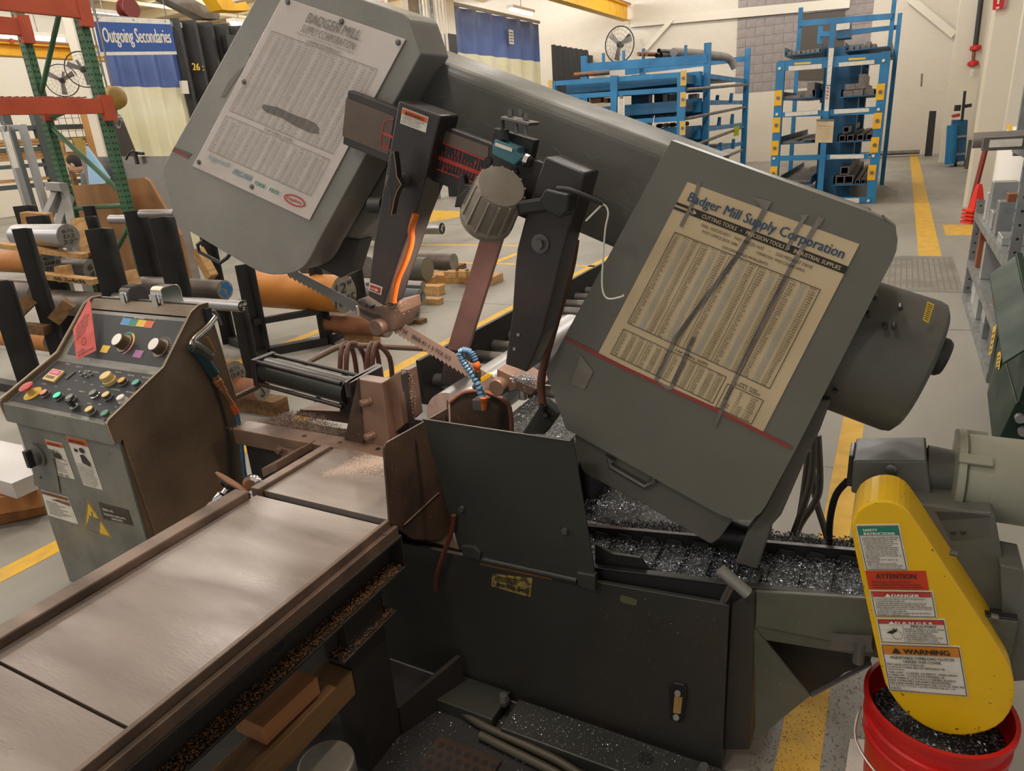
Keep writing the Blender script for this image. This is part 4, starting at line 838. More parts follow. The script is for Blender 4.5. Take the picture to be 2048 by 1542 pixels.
# bed ways and vise
mb = MB(); mb.box(1.56, 1.64, -2.03, -1.10, .60, .66); part('bed_way', mb, m_brownmetal, base, .003)
for v in (-1.72, -1.56, -1.40): part('way_bolt', MB().cyl(P(1.60, v, .66), P(1.60, v, .6625), .008, seg=12), m_blk2, base)
part('bed_frame', MB().box(1.60, 2.05, -1.70, -1.255, .02, .60), m_blk2, base, .003); part('bed_wing', MB().box(1.60, 1.78, -2.03, -1.70, .02, .60), m_blk2, base, .003)
part('rear_way', MB().box(1.86, 2.0, -1.7, -1.05, .60, .655), m_blk, base, .003)
part('vise_slide', MB().prism(plU(k1((655, 1035), (700, 1000), (1080, 1015), (1075, 1110), (660, 1045)), 1.85), UU * .12), m_brownmetal, base, .002)
jaw = part('vise_jaw', MB().prism(plU(k1((1135, 765), (1325, 795), (1378, 1215), (1385, 1305), (1030, 1250)), 1.625), UU * .05), m_brownmetal, base, .003)
part('jaw_top_plate', MB().prism(plU(k1((1325, 795), (1435, 722), (1490, 1120), (1378, 1215)), 1.66), UU * .03), m_brownmetal, jaw, .002)
for pts, u in (((1432, 722), (1470, 735), (1515, 1110), (1480, 1130)), 1.68), (((1470, 690), (1540, 690), (1590, 1050), (1520, 1110)), 1.73):
    part('jaw_liner_and_gap', MB().prism(plU(k1(*pts), u), UU * .04), m_brownmetal if u > 1.7 else m_blk, jaw, .002)  # the black piece fills the gap between plates, its shade put into colour
part('jaw_web', MB().prism(plU(k1((1140, 765), (1190, 1300), (1030, 1255)), 1.62), UU * .01), m_oilbrown, jaw)
for xy in ((1220, 935), (1250, 1195)):
    p = pU(*k1(xy)[0], 1.625); part('jaw_bolt', MB().lathe(p, -UU - VV * .35, [(.016, -.004), (.016, .003), (.0125, .003), (.0125, .026), (.010, .028)], 14), m_brownmetal, jaw, smooth=True)
fl = MB().prism(round_poly([pZ(*k1(xy)[0], .865) for xy in ((1020, 790), (1290, 640), (1340, 660), (1070, 800))], {0: .02, 1: .02, 2: .02, 3: .02}), ZZ * -.05); part('cylinder_flange', fl, m_blk, base, .003)
a_, b_ = pU(530, 738, 1.80), pU(700, 782, 1.80); cyd = (b_ - a_).normalized(); cyd = (cyd - ZZ * 0).normalized()
vc = part('vise_cylinder', MB().cyl(a_, b_, .050, seg=24), m_panelp, base, smooth=True)
cu = cyd.cross(ZZ).normalized(); cz_ = cu.cross(cyd).normalized()
part('cylinder_cap', MB().obox(a_, cu * .055, cz_ * .055, cyd * .012), m_blk, vc, .003)
for i in (-1, 1):
    for j in (-1, 1): part('tie_rod', MB().cyl(a_ + cu * i * .045 + cz_ * j * .045, b_ + cu * i * .045 + cz_ * j * .045, .008, seg=10), m_blk, vc, smooth=True)
part('cylinder_foot', MB().prism(plU([(678, 775), (712, 772), (700, 830), (680, 828)], 1.78), UU * .05), m_blk, vc)
part('chip_pan', MB().box(1.64, 1.80, -2.03, -1.70, .596, .602), m_oilbrown, base)
v_ = pU(638, 800, 2.0); sv = part('grease_valve', MB().lathe(v_ - ZZ * .03, ZZ, [(.012, 0), (.02, .01), (.02, .03), (.01, .035), (.01, .055)], 14), m_dsteel, base, smooth=True)
part('valve_tee', MB().bar(v_ + ZZ * .03 - VV * .012, v_ + ZZ * .03 + VV * .012, .008, .008), m_dsteel, sv)
part('height_bar', MB().prism(plU([(962, 470), (1006, 470), (934, 702), (893, 700)], 1.90), UU * .02), M('red_brown_bar', '#6f524c', .45, .2, '#59423d', 8), base, .002)
part('bar_bracket', MB().prism(plU([(893, 700), (934, 702), (930, 770), (880, 765)], 1.91), UU * .03), m_blk, base)
st = part('stop_bracket', MB().prism(plU([(522, 938), (552, 925), (556, 940), (526, 955)], 1.40), UU * .18), m_brownmetal, base, .002)
part('bracket_plate', MB().prism(plU(k1((515, 1285), (680, 1330), (695, 1400), (560, 1390)), 1.552), UU * .01), m_brownmetal, base, .002)
for xy in ((540, 1310), (630, 1335), (765, 1350)): p = pU(*k1(xy)[0], 1.552); part('plate_bolt', MB().cyl(p, p - UU * .014, .011, seg=10), m_brownmetal, base)
# foot bars on the floor in front
mb = MB(); mb.box(1.27, 1.385, -.82, -.22, .0, .045); fb = part('foot_bar', mb, m_panelp, base, .003)
p = pZ(1292, 1517, .0455); part('bar_hole', MB().cyl(p, p + ZZ * .0006, .02, seg=24), m_dark, fb)
fb2 = part('foot_bar', MB().box(1.285, 1.40, -1.06, -.855, 0, .045), m_panelp, base, .003)
for xy in ((1007, 1395), (1408, 1537)): p = pZ(*xy, .06); part('anchor_bolt', MB().lathe(p - ZZ * .02, ZZ, [(.018, 0), (.018, .012), (.012, .03)], 6), m_dsteel, base)
# workpiece in the saw
wr = .088; wc = P(1.72, -1.19, .66 + wr)
wk = thing('round_steel_workpiece', 'bright turned round steel bar lying in the saw under the blade', 'steel bar', P(2.2, -1.19, .66))
part('shaft', MB().cyl(wc, wc + UU * 1.0, wr, seg=48, caps=False), m_silver, wk, smooth=True); part('cut_face', MB().cyl(wc, wc + UU * .002, wr, seg=48), m_cutface, wk)
part('far_face', MB().cyl(wc + UU * .998, wc + UU, wr, seg=48), m_barend, wk)
# outfeed roller conveyor
oc = thing('roller_conveyor', 'black framed outfeed roller conveyor running away behind the saw', 'roller conveyor', P(3.4, -1.3, 0))
part('side_rail', MB().box(2.2, 4.9, -1.66, -1.64, .54, .75), m_blk2, oc, .003); part('side_rail', MB().box(2.2, 4.9, -.86, -.84, .54, .75), m_blk2, oc, .003)
for k in range(16): part('roller', MB().cyl(P(2.3 + .17 * k, -1.64, .63), P(2.3 + .17 * k, -.86, .63), .03, seg=14), m_dsteel, oc, smooth=True)
for u in (2.4, 4.7):
    for v in (-1.65, -.85): part('leg', MB().box(u, u + .07, v - .03, v + .03, 0, .54), m_blk2, oc)
# ================================================================== infeed table
tb = thing('infeed_table', 'long brown steel infeed table with raised rails in the foreground', 'work table', P(.6, -1.3, 0))
TZ = .66
for (u0, u1) in ((-.25, .497), (.503, 1.222)): part('table_plate', MB().box(u0, u1, -1.55, -1.10, TZ - .02, TZ), m_tablesteel, tb, .0015)
part('bed_plate', MB().box(1.25, 1.558, -1.55, -1.093, TZ - .02, TZ), m_tablesteel, tb, .0015)
part('joint_gap', MB().box(1.222, 1.25, -1.55, -1.10, TZ - .06, TZ - .045), m_blk2, tb)
part('far_rail', MB().box(-.25, 1.20, -1.605, -1.552, TZ - .08, TZ + .022), m_railsteel, tb, .004)
part('far_rail', MB().box(1.235, 1.55, -1.585, -1.552, TZ - .06, TZ + .012), m_railsteel, tb, .003)
part('near_strip', MB().box(-.25, 1.25, -1.098, -1.086, TZ - .05, TZ + .004), m_railsteel, tb, .002)
part('near_ledge', MB().box(-.25, 1.258, -1.086, -1.072, TZ - .05, TZ - .018), m_railsteel, tb, .002)
part('ledge_bolt', MB().cyl(P(1.21, -1.079, TZ - .018), P(1.21, -1.079, TZ - .0145), .005, seg=12), m_dsteel, tb)
mb = MB(); mb.box(-.25, 1.265, -1.115, -1.068, TZ - .056, TZ - .048); mb.box(-.25, 1.265, -1.122, -1.114, TZ - .15, TZ - .048); mb.box(-.25, 1.265, -1.115, -1.068, TZ - .152, TZ - .144)
part('side_channel', mb, m_chan, tb, .0015); part('channel_end', MB().box(1.260, 1.265, -1.115, -1.07, TZ - .144, TZ - .056), m_chan, tb)
part('under_frame', MB().box(-.25, 1.24, -1.5, -1.125, TZ - .12, TZ - .03), m_blk2, tb)
for u in (.38, .62, .85): part('channel_hole', MB().cyl(P(u, -1.1135, TZ - .10), P(u, -1.112, TZ - .10), .017, seg=16), m_dark, tb)
part('leg', MB().box(1.03, 1.17, -1.17, -1.09, .0, .508), m_chan, tb, .002)
part('leg', MB().box(1.0, 1.10, -1.55, -1.46, .0, .60), m_chan, tb, .002)
part('leg_bracket', MB().box(.99, 1.21, -1.13, -1.075, .40, .408), m_chan, tb, .002); part('bracket_web', MB().box(.99, 1.21, -1.13, -1.122, .408, .508), m_chan, tb)
part('cross_foot', MB().prism([P(1.17, -1.10, .0), P(1.38, -1.02, .0), P(1.38, -1.02, .14), P(1.17, -1.10, .10)], VV * .015), m_chan, tb)
# timbers and a round blank under the table
def timber(name, p0, p1, w, h, lab, mt, grp=None):
    return solo(name, MB().bar(p0, p1, w, h), mt, lab, 'timber', grp, .003)
# ================================================================== control console
V0, V1 = -2.82, -2.205
cs = thing('control_console', 'grey control console with sloped black button panel and dusty brown side', 'control console', P(1.5, -2.5, 0))
side = [(1.228, .722), (1.222, .795), (1.232, .806), (1.468, .912), (1.622, 1.068), (1.66, 1.085), (1.70, 1.085), (1.735, .70), (1.705, .34), (1.69, 0), (1.30, 0), (1.262, .722)]
part('side_plate', MB().prism([P(u, V1, z) for u, z in side], VV * .012), m_consside, cs, .002); part('side_plate', MB().prism([P(u, V0, z) for u, z in side], VV * -.012), m_consside, cs, .002)
mb = MB(); mb.prism([P(1.25, V0, 0), P(1.25, V1, 0), P(1.25, V1, .74), P(1.25, V0, .74)], UU * .01); part('front_panel', mb, m_cons, cs, .002)
part('front_lip', MB().prism([P(1.226, V0 - .012, .715), P(1.226, V1 + .012, .715), P(1.226, V1 + .012, .79), P(1.226, V0 - .012, .79)], UU * .03), m_cons, cs, .004)
mb = MB(); mb.box(1.26, 1.69, V0, V1, .0, .70); part('cabinet_body', mb, m_consside, cs)
Lq = Quad(P(1.236, V0, .785), P(1.236, V1, .785), P(1.466, V1, .89), P(1.466, V0, .89)); Uq = Quad(P(1.466, V0, .89), P(1.466, V1, .89), P(1.618, V1, 1.045), P(1.618, V0, 1.045))
for qd in (Lq, Uq): part('panel_sheet', MB().prism([c - qd.n * .01 for c in qd.c], qd.n * .0098), m_cons, cs)
Lq.lift = Uq.lift = .0012
def onq(q, x, y, h=0): return onp(x, y, q.n, q.c[0].dot(q.n) + h)
def subq(q, px, h=.0004):
    s = Quad(*[onq(q, x, y, h) for x, y in px]); s.lift = .0006; return s
fa = part('black_face_plate', MB().prism([Lq.at(a, b, 0) for a, b in ((.02, .06), (.98, .06), (.98, .93), (.02, .93))], Lq.n * .001), m_consface, cs)
fb_ = part('black_face_plate', MB().prism([Uq.at(a, b, 0) for a, b in ((.06, .08), (.985, .08), (.985, .93), (.06, .93))], Uq.n * .001), m_consface, cs)
part('back_ledge', MB().prism([P(1.62, V0, 1.05), P(1.62, V1, 1.05), P(1.66, V1, 1.08), P(1.66, V0, 1.08)], UU * .006), m_consside, cs, .001); part('side_edge', MB().tube([P(u, V1 + .012, z) for u, z in side[:8]], .0022, 5, 0), M('worn_pale_edge', '#b9ab94', .4, .4), cs); part('side_edge', MB().tube([P(u, V0 - .012, z) for u, z in side[:8]], .0022, 5, 0), _mats['worn_pale_edge'], cs)
part('back_panel', MB().box(1.69, 1.70, V0, V1, 0, 1.08), m_cons, cs)
kb = CR(20, 700, .14648); ku = CR(130, 580, .14648)
def button(x, y, r, h, mt, ring=m_dsteel, cap=None, lab=None, name='push_button'):
    c = onq(Lq, *kb((x, y))[0], h); n = Lq.n
    b = part(name, MB().lathe(c - n * h, n, [(r * 1.05, 0), (r * 1.05, h * .4), (r * .92, h * .45), (r * .92, h)], 20), ring, cs, smooth=True, label=lab)
    part('button_cap', MB().lathe(c, n, [(r * .9, -.001), (r * .88, .002), (r * .6, .003)], 20), mt, b, smooth=True)
S1 = .0155
m_amber = M('amber_button', '#cf9a3a', .4); m_beige = M('beige_yellow_button', '#d8bb78', .45); m_tealb = M('teal_button', '#2f9c86', .4); m_pink = M('faded_pink_button', '#d88f7a', .5)
m_glit = M('lit_green_button', '#27d79a', .4, emit=.6)
c = onq(Lq, *kb((315, 600))[0]); es = part('emergency_ring', MB().lathe(c, Lq.n, [(.034, 0), (.034, .003), (.032, .004)], 28), m_yink, cs, label='yellow ring of emergency stop')
part('stop_stem', MB().cyl(c, c + Lq.n * .03, .013, seg=18), m_beige, es, smooth=True); part('stop_mushroom', MB().lathe(c + Lq.n * .028, Lq.n, [(.018, 0), (.026, .006), (.026, .011), (.02, .014)], 24), M('stop_red', '#b93c3a', .4), es, smooth=True)
button(455, 575, S1, .018, m_pink); button(640, 615, S1, .018, m_glit, lab='lit green push button'); button(810, 640, S1, .02, m_dsteel, m_dsteel)
button(1130, 580, S1, .02, m_dsteel, m_chrome); button(1305, 605, S1, .022, m_beige); button(1505, 645, S1, .022, m_white, m_white); button(1075, 805, S1, .024, m_beige); button(1290, 860, S1, .02, M('dark_green_button', '#1f7a5e', .4))
button(1300, 345, .023, .035, m_beige, m_beige, lab='large yellow mushroom button'); button(1520, 410, S1, .02, m_amber); button(1715, 440, S1, .022, m_tealb)
c = onq(Lq, *kb((905, 800))[0]); sl_ = part('selector_switch', MB().lathe(c, Lq.n, [(.015, 0), (.015, .012), (.012, .014)], 18), m_dsteel, cs, smooth=True); part('selector_grip', MB().obox(c + Lq.n * .028 - VV * .004, VV * .013, Lq.n.cross(VV) * .006, Lq.n * .014), m_rub, sl_, .002)
s_ = subq(Lq, kb((435, 390), (590, 430), (740, 285), (585, 250)), .01); dsp = part('digital_counter', MB().prism([c - Lq.n * .0 for c in s_.c], Lq.n * -.009), m_beige, cs, .001)
mb = MB(); s_.rect(mb, .12, .52, .9, .92, 1); part('counter_window', mb, M('magenta_window', '#c8186b', .3), dsp)
mb = MB(); s_.text(mb, '888', .25, .6, .75, .85, .02, k=2); part('counter_digits', mb, M('pale_pink', '#ffa0cf', .5), dsp)
mb = MB(); [s_.rect(mb, .14 + .18 * k, .15, .26 + .18 * k, .4, 1) for k in range(4)]; part('counter_keys', mb, m_blk2, dsp)
s_ = subq(Lq, kb((735, 385), (770, 400), (890, 300), (840, 290)), .004); part('key_lock', MB().prism(s_.c, Lq.n * -.0038), m_blk2, cs)
for xy in ((990, 350), (1060, 375), (1120, 345)):
    c = onq(Lq, *kb(xy)[0]); tg = part('toggle_switch', MB().lathe(c, Lq.n, [(.006, 0), (.006, .006)], 10), m_chrome, cs); part('toggle_lever', MB().cyl(c, c + Lq.n * .022 + VV * .006, .0025, seg=8), m_chrome, tg)
mb = MB()
for (x, y, t) in ((780, 200, 'SPINDLE'), (930, 238, 'POWER ON'), (1050, 298, 'HYDRAULIC'), (1160, 310, 'COOLANT'), (1470, 312, 'HEAD UP'), (1640, 355, 'VISE OPEN'), (1845, 385, 'VISE CLOSE'), (455, 472, 'E-STOP'), (615, 508, 'STOP'), (795, 545, 'START'), (970, 575, 'MANUAL'), (1255, 508, 'HEAD'), (1430, 550, 'SHUTTLE FWD'), (1635, 588, 'SHUTTLE REV'), (1070, 740, 'AUTO'), (1215, 750, 'FEED'), (1430, 788, 'JOG'), (890, 428, 'OFF'), (1000, 448, 'OFF'), (1105, 480, 'OFF')):
    p = onq(Lq, *kb((x, y))[0], .0015); qd = Quad(p - VV * .018, p + VV * .018, p + VV * .018 + (Lq.c[3] - Lq.c[0]).normalized() * .009, p - VV * .018 + (Lq.c[3] - Lq.c[0]).normalized() * .009); qd.lift = 0
    qd.text(mb, t, 0, .1, 1, .7, .008, fit='h', align='CENTER', res=1)
part('panel_lettering', mb, m_wink, fa)
for (x, y, tx) in ((730, 680, 945), (1230, 745, 1450)):
    c = onq(Uq, *ku((x + 85, y + 55))[0]); n = Uq.n
    kn = part('dial_knob', MB().lathe(c, n, [(.036, 0), (.036, .003), (.027, .004), (.025, .034), (.023, .036)], 32), M('dial_brown_rim', '#6d5a49', .4, .3), cs, smooth=True); part('dial_face', MB().lathe(c + n * .036, n, [(.0235, -.001), (.0235, .0008)], 32), m_steel, kn)
    mb = MB(); up_ = (Uq.c[3] - Uq.c[0]).normalized()
    for k in range(14):
        t = math.pi * (.15 + .95 * k / 13) - .6; d = VV * math.cos(t) + up_ * math.sin(t); e = n.cross(d); p = c + n * .0014
        mb.poly([p + d * .040, p + d * .048, p + d * .048 + e * .001, p + d * .040 + e * .001])
    part('dial_ticks', mb, m_wink, fb_)
cc = onq(Uq, *ku((815, 735))[0]); up_ = (Uq.c[3] - Uq.c[0]).normalized()
for nm, m_, t0_, t1_ in (('green_arc', m_gnink, 1.2, 2.1), ('yellow_arc', m_yink, .3, 1.2), ('red_arc', m_pink, -.5, .3), ('violet_arc', M('violet_ink', '#9a5d92', .5), -1.1, -.5)):
    mb = MB(); p = cc + Uq.n * .0016
    for k in range(8):
        a, b = t0_ + (t1_ - t0_) * k / 8, t0_ + (t1_ - t0_) * (k + 1) / 8
        f_ = lambda t, r: p + VV * math.cos(t) * r + up_ * math.sin(t) * r
        mb.poly([f_(a, .042), f_(a, .050), f_(b, .050), f_(b, .042)])
    part(nm, mb, m_, fb_)
sq = subq(Uq, ku((755, 470), (1180, 520), (1240, 400), (815, 350)), .0012)
for k, (m_, t) in enumerate(((M('sky_blue_ink', '#2f84c4', .5), 'SOFT'), (m_gnink, 'MEDIUM'), (m_yink, 'HARD'), (m_oink, 'TOUGH'))):
    mb = MB(); sq.rect(mb, k / 4, 0, k / 4 + .25, .75, 1); part('colour_patch', mb, m_, fb_)
mb = MB(); sq.text(mb, 'KEY MATERIAL', .35, .82, .68, .96, .006); sq.frame(mb, 0, 0, 1, 1, .0008); part('legend_lettering', mb, m_wink, fb_)
for nm, m_, px in (('yellow_patch', m_yink, ((470, 845), (570, 860), (625, 765), (520, 750))), ('violet_patch', _mats['violet_ink'], ((915, 910), (1025, 930), (1080, 830), (965, 815)))):
    mb = MB(); mb.poly([onq(Uq, *ku(p_)[0], .0018) for p_ in px]); part(nm, mb, m_, fb_)
kf = CR(60, 860, .14915)
def fl_q(*px):
    q = qU(1.25, *kf(*px)); q.lift = .0016; return q
q1 = fl_q((380, 605), (607, 660), (435, 180), (200, 125)); q2 = fl_q((722, 735), (980, 805), (752, 130), (485, 65)); q3 = fl_q((250, 1140), (655, 1265), (510, 900), (150, 800)); q5 = fl_q((985, 1190), (1388, 1280), (1318, 1068), (922, 968))
def burst(q, mb, cx_, cy_, rx, ry):
    pts = []
    for k in range(18):
        r = 1 if k % 2 == 0 else .45; t = math.pi * (k / 17); pts.append((cx_ + math.cos(t) * rx * r, cy_ + math.sin(t) * ry * r))
    q.poly(mb, pts + [(cx_ - rx * .2, cy_ - .01), (cx_ + rx * .2, cy_ - .01)], 3)
label_quad(cs, 'warning_label', q1, m_white, [('orange_header', m_oink, lambda mb: q1.rect(mb, .02, .87, .98, .985)), ('lettering', m_ink, lambda mb: (q1.text(mb, '\u25b2WARNING', .15, .9, .88, .96, .03, k=4), burst(q1, mb, .5, .55, .32, .28), q1.rect(mb, .04, .515, .96, .525), q1.text(mb, 'ELECTRIC ARC\nFLASH AND SHOCK HAZARD.\nDisconnect power before\nopening this enclosure.\nFollow lockout procedure.\nWear proper protection.', .07, .14, .93, .49, .008), q1.text(mb, 'TMA   701', .1, .03, .7, .09, .03)))])
label_quad(cs, 'warning_label', q2, m_white, [('orange_header', m_oink, lambda mb: q2.rect(mb, .02, .86, .98, .985)), ('lettering', m_ink, lambda mb: (q2.text(mb, '\u25b2WARNING', .12, .89, .9, .96, .03, k=4), q2.poly(mb, [(.62 + .12 * math.cos(t * .52), .76 + .055 * math.sin(t * .52)) for t in range(12)], 3), q2.poly(mb, [(.45, .66), (.62, .68), (.85, .52), (.8, .46), (.45, .5)], 3), q2.rect(mb, .2, .70, .36, .76), q2.rect(mb, .06, .445, .94, .45),
    q2.text(mb, '\n'.join(['Moving blade can cut or crush.', 'Keep guards in place while the', 'machine is running. Read the', 'operator manual before use.', 'Stop blade before loading stock', 'or clearing chips from the saw.', 'Wear eye and ear protection.', 'Never reach under the blade.', 'Do not remove this label.']), .06, .04, .94, .42, .008)))])
label_quad(cs, 'worn_label', q3, m_white, [('faded_header', m_rust, lambda mb: (q3.rect(mb, .02, .86, .98, .98), q3.poly(mb, [(.3, .72), (.55, .80), (.98, .8), (.98, .66), (.6, .7)]))), ('lettering', m_gink, lambda mb: [q3.rect(mb, .08, .1 + .07 * k, .5 + .06 * (k * 3 % 7), .125 + .07 * k) for k in range(8)])])
tri = plU(kf((735, 1330), (1098, 1445), (770, 945)), 1.249); tl = part('hazard_triangle', MB().prism(tri, UU * .0008), m_yink, cs)
g_ = (tri[0] + tri[1] + tri[2]) / 3 - UU * .0006
part('triangle_border', MB().tube([g_ + (t - g_) * .93 for t in tri] + [g_ + (tri[0] - g_) * .93], .0012, 4, 0), m_ink, tl)
mb = MB(); mb.poly(plU(kf((800, 1150), (940, 1200), (930, 1395), (740, 1325)), 1.2484)); part('worn_patch', mb, m_cons, tl)
mb = MB(); mb.poly(plU(kf((815, 1095), (840, 1100), (845, 1160), (825, 1155)), 1.2482)); mb.poly(plU(kf((785, 1140), (800, 1140), (860, 1340), (842, 1335)), 1.2482)); part('flash_symbol', mb, m_gink, tl)
label_quad(cs, 'name_plate', q5, m_blk2, [('lettering', m_wink, lambda mb: (q5.text(mb, 'SERIAL NO.', .12, .6, .5, .75, .01), q5.text(mb, 'HORIZONTAL BAND SAW IS', .12, .32, .85, .45, .01), q5.text(mb, 'UNPATENTED', .35, .12, .72, .25, .01)))])
c = pU(72, 912, 1.235); dk = part('disconnect_switch', MB().lathe(c + UU * .015, -UU, [(.045, 0), (.045, .012), (.035, .015), (.035, .03)], 26), m_dgrey, cs, smooth=True); part('switch_handle', MB().obox(c - UU * .025, VV * .012, ZZ * .034, UU * .012), m_blk2, dk, .004)
part('switch_plate', MB().prism(plU([(62, 885), (108, 900), (122, 985), (70, 970)], 1.2495), UU * -.004), m_cons, cs, .002)
for xy in ((82, 953), (161, 1168)): p = pU(*xy, 1.248); part('panel_screw', MB().lathe(p, -UU, [(.008, -.001), (.008, .004), (.004, .007)], 12), m_dsteel, cs)
for (x, y) in k3 if False else ku((455, 155), (1680, 262)): p = pV(x, y, -2.5) if False else onp(x, y, UU, 1.655); part('ledge_screw', MB().lathe(p, -UU, [(.006, -.004), (.006, .004)], 10), m_chrome, cs)
# things on the console
tg = thing('red_tag', 'red paper warning tag hanging from the console top corner', 'tag', P(1.52, -2.74, .93))
ta = [onq(Uq, *ku((x, y))[0], h) for x, y, h in ((330, 120, .03), (110, 540, .05), (160, 955, .045), (430, 825, .02), (350, 180, .028))]
part('card', MB().prism(ta, Uq.n * .0008), M('tag_red', '#c5534f', .6, 0, '#b64844', 20), tg)
tq = Quad(ta[2], ta[3], ta[4], ta[1]); tq.lift = .0012
mb = MB(); tq.text(mb, '\n'.join(['DO NOT OPERATE THIS', 'MACHINE WITHOUT PROPER', 'TRAINING. CHECK BLADE', 'TENSION AND COOLANT', 'BEFORE EACH SHIFT.']), .12, .55, .85, .92, k=2); tq.text(mb, 'CAUTION\nSEE OPERATOR MANUAL', .1, .05, .9, .2, k=2)
for k in range(16): 
    a, b = k / 16 * 6.283, (k + 1) / 16 * 6.283; f_ = lambda t, r: (.45 + .12 * math.cos(t) * r, .36 + .09 * math.sin(t) * r); tq.poly(mb, [f_(a, 1), f_(b, 1), f_(b, .85), f_(a, .85)])
part('lettering', mb, m_ink, tg)
def tape_measure(cx_, cy_, u, w, h, th, lab, mt, ribs):
    c = pU(cx_, cy_, u); t = thing('tape_measure', lab, 'tape measure', c - ZZ * h * .5, 'tape measures clipped on the console')
    pts = round_poly([c + UU * a + ZZ * b for a, b in ((-w / 2, -h / 2), (w / 2, -h / 2), (w / 2, h / 2), (-w / 2, h / 2))], {0: .008, 1: .012, 2: .03, 3: .03})
    part('case', MB().prism([p - VV * th / 2 for p in pts], VV * th), mt, t, .004)
    part('side_disc', MB().lathe(c - UU * (w / 2) , -UU, [(.024, -.01), (.024, .003), (.019, .005)], 24), m_chrome, t, smooth=True)
    cl = part('belt_clip', MB().obox(c - UU * (w / 2 + .008) - ZZ * .012, VV * .012, ZZ * .03, UU * .0012), m_chrome, t); part('clip_lip', MB().obox(c - UU * (w / 2 + .012) - ZZ * .045, VV * .014, ZZ * .008, UU * .004), m_chrome, t)
    for k in range(ribs): part('grip_rib', MB().obox(c + VV * (-th / 2 + th * (k + .5) / ribs) + ZZ * (h / 2) , VV * th * .25 / ribs, ZZ * .0015, UU * w * .3), m_blk2, t)
tape_measure(268, 590, 1.70, .085, .075, .062, 'dark rubber ribbed tape measure, the left of two on the console', M('tape_rubber_brown', '#4a4341', .5), 7)
tape_measure(333, 592, 1.70, .09, .085, .066, 'bright chrome tape measure, the right of two on the console', m_chrome, 0)
# air gun hanging on the console side
gv = V1 + .03
ag = thing('air_blow_gun', 'green handled air blow gun with chrome nozzle hanging on console side', 'air gun', pV(440, 790, gv))
part('nozzle', MB().tube([pV(x, y, gv) for x, y in c3((1660, 285), (1600, 360), (1500, 450), (1475, 500))], .012, 10), m_chrome, ag, smooth=True)
part('handle', MB().tube([pV(x, y, gv) for x, y in c3((1475, 505), (1520, 545), (1570, 610), (1610, 670), (1650, 730))], .021, 12), M('air_gun_green', '#1c3a3f', .4), ag, smooth=True); part('gun_body', MB().tube([pV(x, y, gv) for x, y in c3((1470, 505), (1500, 515), (1560, 560), (1610, 600))], .025, 12), M('gun_grey_cast', '#575650', .4, .4), ag, smooth=True); part('gun_tip_bracket', MB().tube([pV(x, y, gv) for x, y in c3((1640, 235), (1670, 270), (1705, 345))], .007, 8), m_dsteel, ag)
part('trigger', MB().tube([pV(x, y, gv + .02) for x, y in c3((1595, 440), (1625, 490), (1655, 555))], .005, 8), M('brass', '#b5835a', .35, .7), ag, smooth=True)
a, b = pV(*c3((1650, 735))[0], gv), pV(*c3((1790, 960))[0], gv)
part('coupler', MB().lathe(a, b - a, [(.014, 0), (.014, .02), (.017, .022), (.017, .045), (.012, .05), (.014, .06), (.014, .08), (.010, .085), (.010, (b - a).length)], 14), _mats['brass'], ag, smooth=True)
part('strain_relief', MB().tube([b, pV(*c3((1825, 1025))[0], gv)], .012, 10), m_oink, ag)
part('air_hose', MB().tube([pV(x, y, gv) for x, y in c3((1825, 1025), (1850, 1150), (1865, 1300), (1880, 1450), (1895, 1560), (1890, 1700))], .009, 10), m_bhose, ag, smooth=True)
mb = MB().tube([pV(x, y, V1 + .016) for x, y in c3((1480, 520), (1560, 640), (1680, 900), (1740, 1100), (1765, 1300), (1775, 1540))], .006, 8)
part('coiled_cord', mb, m_rub, ag, smooth=True)
br_ = pV(416, 632, V1 + .02); hk = part('gun_hook', MB().obox(br_, VV * .012, ZZ * .03, UU * .012), m_blk2, cs, .002)
# grinder on the far rail
gc = pV(463, 968, -1.68); gr_ = thing('air_sander', 'silver air sander with frayed brown disc resting by the table rail', 'sander', pV(425, 1010, -1.68) - ZZ * .03)
gn = (pV(463, 968, -1.68) - pV(436, 1004, -1.70)).normalized()
part('sanding_disc', MB().lathe(gc, gn, [(.05, 0), (.058, .003), (.058, .006), (.05, .007)], 32), M('sanding_disc_brown', '#8b6648', .9, 0, '#6d4d35', 30), gr_, smooth=True)
part('backing_pad', MB().lathe(gc - gn * .014, gn, [(.012, 0), (.045, .008), (.05, .0138)], 28), m_rub, gr_, smooth=True)
for k in range(8):
    t = k * math.pi / 4; a = gn.orthogonal().normalized(); b = gn.cross(a); d = a * math.cos(t) + b * math.sin(t); part('pad_rib', MB().bar(gc - gn * .014 + d * .012, gc - gn * .008 + d * .034, .006, .01, gn), m_rub, gr_)
part('spindle', MB().lathe(gc - gn * .07, gn, [(.017, 0), (.02, .006), (.02, .03), (.012, .035), (.012, .058)], 18), m_chrome, gr_, smooth=True)
part('body', MB().lathe(gc - gn * .17, gn, [(.02, 0), (.022, .01), (.022, .09), (.017, .1)], 18), m_dsteel, gr_, smooth=True)
hc = pV(512, 966, -1.66); part('hand_wheel', MB().lathe(hc, -UU + VV * .3, [(.03, 0), (.034, .006), (.034, .02), (.024, .026), (.012, .02)], 28), m_chrome, base, smooth=True)
